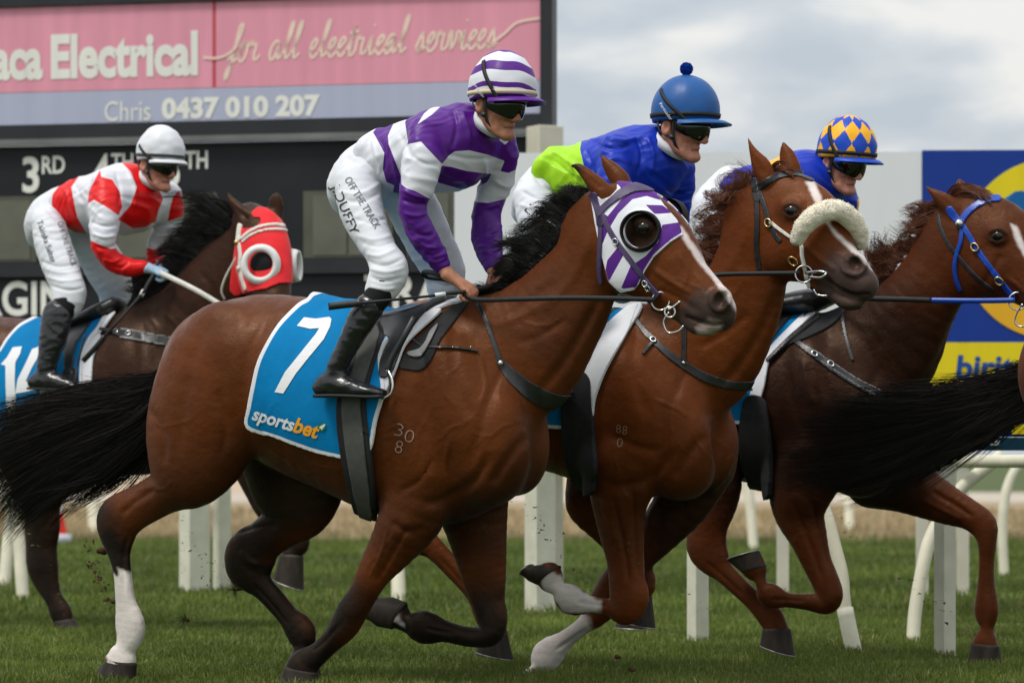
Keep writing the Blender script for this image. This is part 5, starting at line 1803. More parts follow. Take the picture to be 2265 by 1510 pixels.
class Head:
    """axes of a head: forward, across (far side positive), up; metres"""
    def __init__(s, fr, px, py, lat, yaw, pitch, roll=0.0, size=1.0):
        s.o = fr.loc(px, py, lat)
        a, b, c = math.radians(yaw), math.radians(pitch), math.radians(roll)
        f = np.array([math.cos(a) * math.cos(b), -math.sin(a) * math.cos(b), -math.sin(b)])
        l = np.array([math.sin(a), math.cos(a), 0])
        u = np.array([math.cos(a) * math.sin(b), -math.sin(a) * math.sin(b), math.cos(b)])
        s.R = np.array([f, l * math.cos(c) + u * math.sin(c), u * math.cos(c) - l * math.sin(c)])
        s.k = size
    def __call__(s, x, y, z):
        return s.o + s.k * (x * s.R[0] + y * s.R[1] + z * s.R[2])
    def many(s, P):
        return s.o + s.k * (np.asarray(P) @ s.R)

def wrinkle(B, amp, sc, seed, dirs=(1, 1, 1), ridge=True):
    """soft cloth folds"""
    P = B.V * np.asarray(dirs)
    a = lump(P, sc, seed)
    b = lump(P, sc * 2.1, seed + 5)
    d = ((0.35 - np.abs(a)) * 1.6 + 0.45 * b) if ridge else a
    B.V = B.V + B.N * (amp * d)[:, None]
    B.refresh()

def folds(B, amp, seed, dirs=(.8, .8, 1.3)):
    """long soft folds with a few sharp creases, as in light cloth pulled tight"""
    P = B.V * np.asarray(dirs)
    wp = np.stack([lump(B.V, 4.0, seed), lump(B.V, 4.0, seed + 7), lump(B.V, 4.0, seed + 13)], 1) * .10
    Q = P + wp
    S1 = Q @ np.array([[.55, .3, .78], [.6, -.75, -.2], [.3, .6, -.6]]).T * np.array([14.0, 4.0, 4.0])
    a = np.array([mnoise.noise(p) for p in S1.tolist()])
    S2 = Q @ np.array([[.8, -.3, -.5], [.2, .9, .1], [.5, .1, .8]]).T * np.array([26.0, 7.0, 7.0])
    b = np.array([mnoise.noise(p) for p in S2.tolist()])
    d = (1 - np.abs(a) * 2.2).clip(-1, 1) * .55 + (1 - np.abs(b) * 2.4).clip(-1, 1) * .25 - .4
    B.V = B.V + B.N * (amp * d)[:, None]
    B.refresh()

def face_ops(B, H):
    def el(c, r, k=.012, op='u', tilt=None):
        B.ops.append(('ell', H(*c), np.asarray(r) * H.k, H.R, k, op))
    def cp(rows, k=.01, op='u'):
        B.ops.append(('caps', np.array([[*H(x, y, z), r * H.k] for x, y, z, r in rows]), k, op, 2))
    el((-.005, 0, .055), (.10, .078, .09), .02)
    el((.03, 0, -.035), (.064, .062, .085), .03)
    for s in (-1, 1):
        cp([(-.005, s * .058, -.045, .018), (.035, s * .042, -.095, .018), (.075, s * .014, -.118, .016)], .03)
        el((.066, s * .040, -.030), (.028, .022, .018), .025)
        el((.107, s * .013, -.050), (.012, .009, .009), .008)
        el((-.016, s * .080, -.020), (.021, .012, .033), .008)
        el((-.011, s * .092, -.016), (.010, .009, .020), .006, 's')
    el((.088, 0, -.112), (.020, .024, .017), .02)
    cp([(.092, 0, .012, .010), (.106, 0, -.020, .011), (.120, 0, -.044, .0125)], .012)
    el((.080, 0, .012), (.022, .052, .014), .02)
    cp([(.080, -.024, -.077, .006), (.0935, 0, -.075, .007), (.080, .024, -.077, .006)], .010)
    cp([(.078, -.020, -.091, .006), (.090, 0, -.091, .0075), (.078, .020, -.091, .006)], .010)
    cp([(.084, -.026, -.084, .002), (.108, 0, -.0835, .003), (.084, .026, -.084, .002)], .005, 's')
    cp([(.070, -.040, -.060, .004), (.080, -.034, -.080, .004)], .012, 's')
    cp([(.070, .040, -.060, .004), (.080, .034, -.080, .004)], .012, 's')

def hand_ops(B, W, K, n, a, size=1.0, k=.007):
    """a closed hand: wrist W, knuckles K, palm side n, across a (towards the little finger)"""
    W, K = np.asarray(W, float), np.asarray(K, float)
    f = (K - W) / np.linalg.norm(K - W)
    a = np.asarray(a, float)
    a = a - f * (a @ f)
    a /= np.linalg.norm(a)
    n = np.asarray(n, float)
    n = n - f * (n @ f) - a * (n @ a)
    n /= np.linalg.norm(n)
    s = size
    for i in range(4):
        t = (i - 1.5) * .0195 * s
        root = K + a * t + n * abs(i - 1.4) * .0022
        B.ops.append(('caps', np.array([[*(W + a * t * .55), .017 * s], [*(W + (root - W) * .6), .0135 * s], [*root, .0115 * s]]), .014, 'u', 2))
        ln = (1.0, 1.08, 1.0, .82)[i] * s
        P = [root, root + f * .024 * ln + n * .006, root + f * .028 * ln + n * .028 * ln, root + f * .006 * ln + n * .042 * ln, root - f * .014 * ln + n * .034 * ln]
        B.ops.append(('caps', np.array([[*p, r * s] for p, r in zip(P, (.0105, .0100, .0092, .0085, .0078))]), .004, 'u', 2))
    th0 = W + (K - W) * .35 - a * .030 * s + n * .008
    P = [th0, th0 + f * .030 * s - a * .012 * s + n * .012, th0 + f * .052 * s - a * .004 * s + n * .026, th0 + f * .062 * s + a * .012 * s + n * .034]
    B.ops.append(('caps', np.array([[*p, r * s] for p, r in zip(P, (.013, .0115, .0105, .0085))]), .008, 'u', 2))
    return f, a, n

def helmet(H, parent, cover_mat, band_mat, brim_mat, rx=.142, ry=.116, rz=.150, cx=.012, cz=.050, brim=.052, pattern=None, pom=None, seams=True, wr=0.0025, strap=None):
    """cloth-covered skull cap with a peak; returns (root part, cover object)"""
    nt_, nr = 64, 22
    V, st = [], []
    for i in range(nr + 1):
        for j in range(nt_):
            th = 2 * math.pi * j / nt_
            low = -0.22 - 0.12 * (0.5 - 0.5 * math.cos(th))          # deeper at the nape
            ph = math.pi / 2 - (math.pi / 2 - math.asin(low)) * (i / nr)
            c = math.cos(ph)
            p = np.array([cx + rx * c * math.cos(th), ry * c * math.sin(th), cz + rz * math.sin(ph)])
            k = 1.0
            if seams:
                k -= 0.010 * math.exp(-((math.sin(3 * th + 1.0)) / 0.10) ** 2) * min(1.0, c * 1.5)
            q = Vector((p[0] * 18, p[1] * 18, p[2] * 30))
            k += wr / .13 * mnoise.noise(q) * (0.4 + c)
            V.append((np.array([cx, 0, cz]) + (p - [cx, 0, cz]) * k))
            st.append((th, ph))
    F = [(i * nt_ + j, (i + 1) * nt_ + j, (i + 1) * nt_ + (j + 1) % nt_, i * nt_ + (j + 1) % nt_) for i in range(nr) for j in range(nt_)]
    # turned-in rim
    o = len(V)
    for j in range(nt_):
        p = V[nr * nt_ + j]
        V.append(np.array([cx, 0, cz]) + (p - [cx, 0, cz]) * np.array([.93, .93, .97]))
    F += [(nr * nt_ + j, o + j, o + (j + 1) % nt_, nr * nt_ + (j + 1) % nt_) for j in range(nt_)]
    V = np.array(V)
    pat = np.zeros(len(V))
    if pattern is not None:
        st2 = np.array(st + st[-nt_:])
        pat = pattern(st2[:, 0], st2[:, 1], V)
    me = new_mesh('helmet', H.many(V), np.array(F)[:, ::-1], {'pat': pat})
    cover = add_obj('helmet', me, cover_mat, parent)
    # peak
    mb = MB()
    n, vv = 28, []
    for layer in (0, 1):
        for i in range(n + 1):
            th = math.radians(-80 + 160 * i / n)
            for r in (0, 0.5, 1):
                c = math.cos(math.asin(-0.17))
                e = brim * math.cos(th * 1.08) ** 0.7 * r if abs(th * 1.08) < math.pi / 2 else 0
                x = cx + (rx * c + e) * math.cos(th)
                y = (ry * c + e * 0.75) * math.sin(th)
                z = cz - 0.17 * rz - 0.006 - 0.016 * r * r - (0.005 if layer else 0) - 0.012 * (1 - math.cos(th))
                vv.append(H(x, y, z))
    ff = []
    for i in range(n):
        for r in range(2):
            a = i * 3 + r
            ff.append((a, a + 3, a + 4, a + 1))
            b = a + (n + 1) * 3
            ff.append((b, b + 1, b + 4, b + 3))
        a = i * 3 + 2
        b = a + (n + 1) * 3
        ff.append((a, a + 3, b + 3, b))
    mb.add(vv, ff)
    mb.build('peak', brim_mat, cover)
    # elastic band round the cap
    mb = MB()
    P = []
    for j in range(nt_ + 1):
        th = 2 * math.pi * j / nt_
        sp = -0.10 - 0.06 * (0.5 - 0.5 * math.cos(th))
        c = math.sqrt(1 - sp * sp)
        P.append(H(cx + (rx * c + .003) * math.cos(th), (ry * c + .003) * math.sin(th), cz + rz * sp))
    ctr = H(cx, 0, cz)
    mb.tube(P, None, flat=(.0085, .0018), up=np.array([p - ctr for p in P]), cap=False)
    mb.build('band', band_mat, cover)
    if strap:      # goggle strap running up over the cap on the near side
        mb = MB()
        P = []
        for q in np.linspace(0, 1, 16):
            th = math.radians(strap[0] + (strap[1] - strap[0]) * q)
            ph = math.radians(strap[2] + (strap[3] - strap[2]) * q)
            P.append(H(cx + (rx + .004) * math.cos(ph) * math.cos(th), (ry + .004) * math.cos(ph) * math.sin(th), cz + (rz + .004) * math.sin(ph)))
        mb.tube(P, None, flat=(.0075, .0016), up=np.array([p - ctr for p in P]))
        mb.build('goggle_strap', M['rubber'], cover)
    if pom:
        rng = np.random.default_rng(3)
        c0 = H(cx - .004, 0, cz + rz + pom * .85)
        n = 1600
        d = rng.normal(0, 1, (n, 3))
        d /= np.linalg.norm(d, axis=1)[:, None]
        hb = MB()
        hb.sphere(c0, pom * .86, 18, 12)
        po = hb.build('pom_pom', pom_mat, cover)
        V2 = []
        s = np.cross(d, rng.normal(0, 1, (n, 3)))
        s /= np.linalg.norm(s, axis=1)[:, None]
        tip = c0 + d * pom * (0.95 + .12 * rng.random((n, 1)))
        V2 = np.concatenate([c0 + d * pom * .8 + s * .0022, c0 + d * pom * .8 - s * .0022, tip])
        add_obj('tuft', new_mesh('tuft', V2, np.stack([np.arange(n), np.arange(n) + n, np.arange(n) + 2 * n], 1)), pom_mat, po)
    return cover

def goggles(H, parent, top=.026, bot=-.050, wide=80, rx=.112, ry=.082, upper=True):
    mb = MB()
    n, m = 30, 8
    V = []
    for layer in (0, 1):
        for i in range(n + 1):
            th = math.radians(-wide + 2 * wide * i / n)
            t = abs(th) / math.radians(wide)
            nose = math.exp(-(th / 0.16) ** 2)
            lo = bot * (1 - 0.55 * t ** 2.2) + .020 * nose
            hi = top - .006 * t ** 2
            for j in range(m + 1):
                q = j / m
                z = lo + (hi - lo) * q
                b = math.sin(math.pi * q) ** 0.5 * .006 - layer * .008
                V.append(H(.006 + (rx + b) * math.cos(th) ** 1.0, (ry + b) * math.sin(th), z))
    F = []
    w = m + 1
    o = (n + 1) * w
    for i in range(n):
        for j in range(m):
            a = i * w + j
            F.append((a, a + w, a + w + 1, a + 1))
            F.append((o + a, o + a + 1, o + a + w + 1, o + a + w))
        for j in (0, m):
            a = i * w + j
            F.append((a, o + a, o + a + w, a + w))
    mb.add(V, F)
    g = mb.build('goggles', M['lens'], parent)
    if upper:        # second pair pushed up under the peak
        mb = MB()
        V = []
        for i in range(n + 1):
            th = math.radians(-70 + 140 * i / n)
            for z, e in ((top - .004, .0), (top + .004, .010), (top + .024, .012), (top + .032, 0)):
                V.append(H(.008 + (rx + .008 + e) * math.cos(th), (ry + .010 + e) * math.sin(th), z))
        mb.add(V, [(i * 4 + j, (i + 1) * 4 + j, (i + 1) * 4 + j + 1, i * 4 + j + 1) for i in range(n) for j in range(3)])
        mb.build('spare_goggles', M['black_plastic'], g)
    return g

def chin_strap(H, parent):
    mb = MB()
    for s in (-1, 1):
        P = catmull(np.array([H(.014, s * .086, .030), H(.018, s * .082, -.030), H(.034, s * .066, -.085), H(.062, s * .030, -.124), H(.068, 0, -.132)]), 6)
        mb.tube(P, None, flat=(.0065, .0018), up=np.array([p - H(.02, 0, -.04) for p in P]))
        P = catmull(np.array([H(-.06, s * .082, .020), H(-.042, s * .084, -.035), H(.012, s * .078, -.054)]), 6)
        mb.tube(P, None, flat=(.0055, .0016), up=np.array([p - H(.0, 0, 0) for p in P]))
        mb.sphere(H(.014, s * .080, -.052), (.014, .008, .010), 10, 6)
    return mb.build('chin_strap', M['leather'], parent)

def rider(fr, spec, label):
    s = spec
    root = empty('person', fr.matrix(), label, 'person', 'jockeys riding the racehorses')
    H = Head(fr, *s['head'])
    HH = Head(fr, *s.get('cap', s['head']))
    # --- body: one continuous figure
    B = Body(fr, 0.0055)
    for key in ('torso', 'pelvis'):
        B.chain(thin(s[key], .08), .04)
    for key in ('arm_n', 'arm_f', 'leg_n', 'leg_f', 'shin_n', 'shin_f', 'foot_n', 'foot_f'):
        if key in s:
            B.chain(thin(s[key], .16), .03)
    tn = s['torso'][-1]
    tc = stations(fr, [tn])[0]
    B.ops.append(('caps', np.array([[tc[0], tc[3], tc[1], .058], [*H(-.022, 0, -.075), .052], [*H(-.02, 0, 0), .06]]), .03, 'u', 3))
    face_ops(B, H)
    hands = []
    for key in ('hand_n', 'hand_f'):
        W, K, n, a, sz = s[key]
        Wl, Kl = fr.loc(*W), fr.loc(*K)
        B.ops.append(('caps', np.array([[*fr.loc(*s['wrist_' + key[-1]]), .026], [*Wl, .024]]), .02, 'u', 1))
        hands.append((Kl, *hand_ops(B, Wl, Kl, n, a, sz)))
    B.grow(4)
    pj = lambda *q: B.fr.px(np.array([H(*p) for p in q])).tolist()
    B.crease([(pj((.106, -.018, -.052), (.088, -.034, -.072), (.078, -.034, -.094)), 2.6, -.0012), (pj((.075, -.052, -.040), (.055, -.058, -.070), (.050, -.050, -.095)), 6, -.003),
              (pj((.092, -.020, -.100), (.100, -.004, -.102)), 2.5, -.0022), (pj((.010, -.066, -.070), (.045, -.050, -.108), (.080, -.020, -.126)), 4, .002)])
    B.paint_base(s.get('skin', srgb(178, 122, 96)))
    lv = B.V - H.o
    loc = lv @ H.R.T / H.k
    w = np.exp(-(((loc[:, 0] - .095) / .02) ** 2 + (loc[:, 1] / .026) ** 2 + ((loc[:, 2] + .083) / .010) ** 2))[:, None]
    B.C = B.C * (1 - .6 * w) + np.array(srgb(150, 82, 76)) * .6 * w
    w = np.exp(-(((loc[:, 0] - .115) / .02) ** 2 + (loc[:, 1] / .02) ** 2 + ((loc[:, 2] + .045) / .014) ** 2))[:, None] * .35
    B.C = B.C * (1 - w) + np.array(srgb(205, 125, 105)) * w
    w = np.exp(-(((loc[:, 0] - .066) / .026) ** 2 + ((np.abs(loc[:, 1]) - .045) / .022) ** 2 + ((loc[:, 2] + .045) / .02) ** 2))[:, None] * .35
    B.C = B.C * (1 - w) + np.array(srgb(205, 128, 108)) * w
    w = np.clip(1.4 - np.abs(loc[:, 2] + .0838 + .004 * (np.abs(loc[:, 1]) / .026) ** 2) / .0030, 0, 1) * (np.abs(loc[:, 1]) < .027) * (loc[:, 0] > .06) * (np.linalg.norm(lv, axis=1) < .2)
    B.C = B.C * (1 - .8 * w[:, None]) + np.array(srgb(84, 40, 36)) * .8 * w[:, None]
    w = np.exp(-(((loc[:, 0] - .110) / .008) ** 2 + ((np.abs(loc[:, 1]) - .009) / .005) ** 2 + ((loc[:, 2] + .058) / .004) ** 2))[:, None] * .8
    B.C = B.C * (1 - w) + np.array(srgb(70, 36, 32)) * w
    if s.get('gloves'):
        for key in ('hand_n', 'hand_f'):
            c = (fr.loc(*s[key][0]) + fr.loc(*s[key][1])) / 2
            w = np.clip((.105 - np.linalg.norm(B.V - c, axis=1)) / .01, 0, 1)[:, None]
            B.C = B.C * (1 - w) + np.array(srgb(165, 190, 212)) * w
    # hair at the nape
    w = np.clip((-.045 - loc[:, 0]) / .01, 0, 1) * np.clip((loc[:, 2] + .06) / .01, 0, 1) * (np.linalg.norm(lv, axis=1) < .16)
    B.C = B.C * (1 - w[:, None]) + np.array((.03, .016, .01)) * w[:, None]
    B.obj('body', M['skin'], root)
    # --- silks
    S = Body(fr, 0.0055)
    S.chain(s['torso'][:-2], .04)
    S.chain(s['arm_n'], .045)
    S.chain(s['arm_f'], .045)
    for e in s.get('silk_ell', []):
        S.ell(*e[:4], **e[4])
    S.grow(3)
    folds(S, .010, 3.1)
    S.crease([((l_), w_, d_) for l_, w_, d_ in s.get('silk_lines', [])])
    pat = np.full(len(S.V), -60.0)
    for poly in s['pattern']:
        pat = np.maximum(pat, poly_dist(S.P, poly))
    silks = add_obj('silks', new_mesh('silks', S.V, S.Q, {'pat': pat}), s['silk_mat'], root)
    # collar
    mb = MB()
    P = [H(-.028 + .062 * math.cos(a), .062 * math.sin(a), -.088 - .030 * math.cos(a)) for a in np.linspace(0, 2 * math.pi, 25)]
    mb.tube(P, None, flat=(.019, .004), up=np.array([p - H(-.028, 0, -.085) for p in P]), cap=False)
    mb.build('collar', M['collar'], root)
    # --- breeches
    Bq = Body(fr, 0.006)
    Bq.chain(s['pelvis'], .05)
    Bq.chain(s['leg_n'], .04)
    Bq.chain(s['leg_f'], .04)
    Bq.grow(3)
    folds(Bq, .004, 6.7, (.6, .7, 1.6))
    Bq.crease([((l_), w_, d_) for l_, w_, d_ in s.get('breech_lines', [])])
    br = add_obj('breeches', new_mesh('breeches', Bq.V, Bq.Q), M['breeches'], root)
    # --- boots
    for sd in 'nf':
        if 'shin_' + sd not in s:
            continue
        Bo = Body(fr, 0.005)
        sh = s['shin_' + sd]
        Bo.chain(sh[s.get('boot_from', 2):], .02)
        Bo.chain(s['foot_' + sd], .025)
        Bo.grow(3)
        wrinkle(Bo, .0035, 18, 2.2 + ord(sd), (.7, .7, 1.3))
        bo = add_obj('boot', new_mesh('boot', Bo.V, Bo.Q), M['boot'], root)
        mb = MB()
        ft = stations(fr, s['foot_' + sd])
        P = [np.array([q[0], q[3], q[1] - q[2] * .93]) for q in ft]
        P[0] = P[0] + (P[0] - P[1]) * .3
        P[-1] = P[-1] + (P[-1] - P[-2]) * .25
        mb.tube(catmull(np.array(P), 4), None, flat=(.036, .006), up=(0, 0, 1))
        mb.build('sole', M['rubber'], bo)
        So = Body(fr, 0.006)
        So.chain(thin(sh[:s.get('boot_from', 2) + 1], .04), .02)
        So.grow(3)
        add_obj('stocking', new_mesh('stocking', So.V, So.Q), M['sock'], root)
    cover = helmet(HH, root, s['cap_mat'], s.get('band_mat', M['rubber']), s['peak_mat'], **s.get('cap_kw', {}))
    goggles(H, root, **s.get('goggle_kw', {}))
    chin_strap(H, root)
    return root, S, Bq, br, H, HH, cover, hands

def zp(pts, x0, y0, k):
    return [(x0 + x / k, y0 + y / k) for x, y in pts]

PURPLE, SWHITE = srgb(82, 18, 128), (0.66, 0.67, 0.72)
SBLUE, LIME = srgb(6, 46, 172), srgb(160, 215, 28)
SRED = srgb(220, 14, 18)
YEL = srgb(245, 178, 28)
pom_mat = principled('blue_wool', srgb(18, 66, 165), 0.9, 0.1)

# ================================================================== rider of number 7: purple and white hoops
def hoops(th, ph, V):
    z = V[:, 2] + .010 * np.sin(2 * th + .5) + .004 * np.sin(5 * th)
    c = z - .050
    d = np.full(len(V), -1.0)
    for lo, hi in ((.132, .2), (.058, .094), (-.008, .012), (-.2, -.030)):
        d = np.maximum(d, np.minimum(c - lo, hi - c))
    return d
z7 = lambda p: zp(p, 660, 80, 2.5167)
spec7 = dict(
    head=(1102, 226, -.06, 17, 14, 0, 1.0), cap=(1104, 226, -.06, 12, 3, 0, 1.0),
    torso=[(803, 315, 885, 420, .15, 0), (850, 283, 930, 424, .17, 0), (905, 258, 985, 424, .19, 0), (965, 240, 1040, 408, .195, 0), (1000, 233, 1058, 376, .165, 0), (1038, 242, 1075, 340, .10, 0), (1055, 250, 1090, 300, .07, 0)],
    silk_ell=[(988, 336, 0, (.14, .19, .125), dict(pitch=-20, k=.06)), (838, 332, 0, (.05, .155, .085), dict(pitch=-30, k=.04))],
    arm_n=[(905, 300, 985, 290, .085, -.17), (892, 350, 982, 345, .08, -.22), (886, 395, 968, 400, .068, -.25), (882, 440, 945, 445, .06, -.26), (884, 478, 945, 472, .056, -.255), (902, 522, 965, 512, .05, -.235), (930, 562, 984, 545, .045, -.205), (952, 590, 994, 574, .034, -.185)],
    arm_f=[(1070, 300, 1140, 310, .085, .15), (1075, 345, 1149, 340, .08, .19), (1062, 395, 1142, 392, .07, .22), (1050, 440, 1118, 440, .06, .23), (1043, 485, 1108, 480, .056, .22), (1041, 530, 1113, 525, .052, .2), (1057, 568, 1114, 560, .046, .17), (1072, 595, 1110, 583, .034, .15)],
    wrist_n=(968, 575, -.19), wrist_f=(1088, 582, .15),
    hand_n=((990, 606, -.18), (1038, 638, -.15), (.1, .25, -1), (.25, -.75, -.45), 1.0),
    hand_f=((1093, 606, .14), (1104, 640, .10), (-.6, -.5, -.4), (.1, .6, -.6), .95),
    pelvis=[(820, 300, 885, 420, .15, 0), (770, 332, 860, 440, .165, 0), (742, 375, 840, 455, .16, 0), (738, 410, 825, 462, .12, 0)],
    leg_n=[(733, 392, 850, 425, .095, -.14), (738, 448, 858, 470, .088, -.19), (765, 502, 872, 520, .077, -.23), (798, 558, 892, 566, .066, -.265), (816, 598, 905, 596, .060, -.29), (812, 618, 890, 632, .056, -.30), (810, 628, 872, 655, .05, -.305)],
    leg_f=[(840, 420, 952, 425, .09, .14), (868, 490, 984, 480, .08, .19), (902, 550, 1008, 540, .07, .23), (935, 600, 1030, 596, .06, .27), (945, 625, 1018, 640, .056, .28), (950, 640, 1005, 662, .05, .29)],
    shin_n=[(820, 615, 885, 640, .050, -.305), (803, 648, 868, 664, .050, -.32), (783, 676, 850, 684, .050, -.335), (762, 716, 828, 716, .047, -.345), (748, 752, 800, 758, .043, -.35), (734, 783, 783, 785, .040, -.35), (722, 812, 768, 815, .040, -.35)],
    foot_n=[(704, 840, 716, 876, .034, -.35), (735, 818, 735, 877, .040, -.35), (775, 836, 780, 878, .042, -.35), (815, 850, 818, 879, .040, -.35), (843, 860, 845, 878, .030, -.35)],
    shin_f=[(955, 625, 1015, 650, .050, .30), (945, 665, 1005, 675, .050, .33), (925, 700, 985, 705, .047, .35), (905, 745, 955, 750, .043, .36), (885, 790, 935, 795, .04, .36), (870, 820, 920, 822, .04, .36)],
    foot_f=[(852, 848, 864, 880, .034, .36), (885, 830, 885, 882, .04, .36), (925, 845, 930, 884, .042, .36), (965, 858, 968, 884, .04, .36), (990, 866, 992, 884, .03, .36)],
    boot_from=2,
    breech_lines=[([(806, 575), (850, 588), (895, 570)], 4, -.005), ([(812, 592), (855, 602), (900, 590)], 4, .005), ([(815, 610), (850, 622), (895, 612)], 4, -.005), ([(808, 560), (840, 566), (880, 548)], 4, .004),
                  ([(815, 632), (850, 640), (878, 636)], 3.5, .005), ([(752, 440), (800, 446), (850, 420)], 5, -.004), ([(745, 425), (800, 428), (848, 400)], 5, .004), ([(765, 350), (810, 375), (850, 415)], 5, -.005), ([(790, 325), (830, 355), (868, 405)], 5, .005),
                  ([(770, 480), (820, 492), (860, 480)], 4, -.003), ([(785, 520), (830, 530), (870, 518)], 4, .003), ([(795, 535), (835, 545), (874, 535)], 4, -.003), ([(850, 440), (868, 500), (885, 550)], 4, -.004),
                  ([(960, 440), (950, 500), (970, 560)], 5, -.004), ([(985, 560), (970, 590), (950, 600)], 4, .004), ([(950, 620), (980, 632), (1010, 630)], 4, -.005)],
    silk_lines=[([(888, 418), (915, 432), (950, 440)], 4, .007), ([(886, 440), (915, 450), (945, 452)], 4, -.006), ([(890, 470), (920, 478), (945, 470)], 4, .005), ([(900, 500), (930, 520), (962, 520)], 4.5, -.006), ([(905, 520), (940, 545), (975, 548)], 4, .006),
                ([(920, 545), (950, 565), (982, 556)], 3.5, -.005), ([(935, 560), (960, 580), (990, 568)], 3, .005), ([(1045, 520), (1075, 525), (1110, 510)], 4, -.006), ([(1045, 545), (1080, 545), (1112, 532)], 4, .006), ([(1055, 565), (1085, 562), (1112, 552)], 3.5, -.006),
                ([(1052, 450), (1080, 458), (1112, 448)], 4, .005), ([(1000, 240), (1010, 280), (1000, 330)], 5, -.006), ([(1020, 240), (1035, 280), (1040, 330)], 5, .005), ([(880, 290), (905, 340), (900, 400)], 6, -.006), ([(850, 300), (870, 350), (880, 410)], 5, .005),
                ([(905, 340), (935, 360), (975, 365)], 5, -.005), ([(985, 340), (1040, 352), (1100, 350)], 5, -.004), ([(990, 400), (1040, 395), (1090, 380)], 5, .004), ([(838, 300), (850, 340), (845, 390)], 5, -.006), ([(825, 305), (830, 340), (850, 390)], 4, .005)],
    pattern=[z7([(800, 385), (850, 366), (985, 340), (1070, 380), (1120, 580), (1150, 605), (1210, 550), (1260, 640), (1230, 735), (1170, 762), (1125, 752), (1148, 695), (1060, 662), (950, 636), (870, 642), (838, 665), (800, 712), (765, 676), (705, 612), (682, 586), (608, 602), (612, 560), (650, 500), (740, 440)]),
             z7([(630, 400), (690, 380), (770, 372), (700, 430), (645, 520), (612, 600), (604, 550), (594, 480)]),
             z7([(440, 505), (480, 465), (560, 430), (530, 485), (498, 555), (503, 605), (540, 700), (572, 780), (575, 850), (490, 812), (470, 740), (478, 650), (430, 560), (415, 535)]),
             z7([(798, 722), (850, 728), (940, 752), (1075, 768), (1050, 812), (990, 846), (900, 850), (775, 815)]),
             z7([(540, 800), (600, 846), (650, 862), (735, 908), (722, 940), (740, 1000), (920, 1250), (760, 1350), (520, 1100), (520, 900)]),
             z7([(930, 900), (1000, 925), (1060, 928), (1160, 905), (1180, 1340), (1020, 1340), (920, 1120)])],
    silk_mat=satin('purple_white_satin', SWHITE, PURPLE),
    cap_mat=satin('purple_white_cap', SWHITE, PURPLE), peak_mat=satin('purple_peak', PURPLE), band_mat=principled('cream_elastic', srgb(214, 200, 172), .7, .2),
    cap_kw=dict(pattern=hoops, strap=(-104, -62, 42, -18), cx=.014))
p7, S7, Bq7, br7, H7h, HH7, cov7, hands7 = rider(f7, spec7, 'jockey in purple and white hooped silks and striped cap, bare hands on the reins')

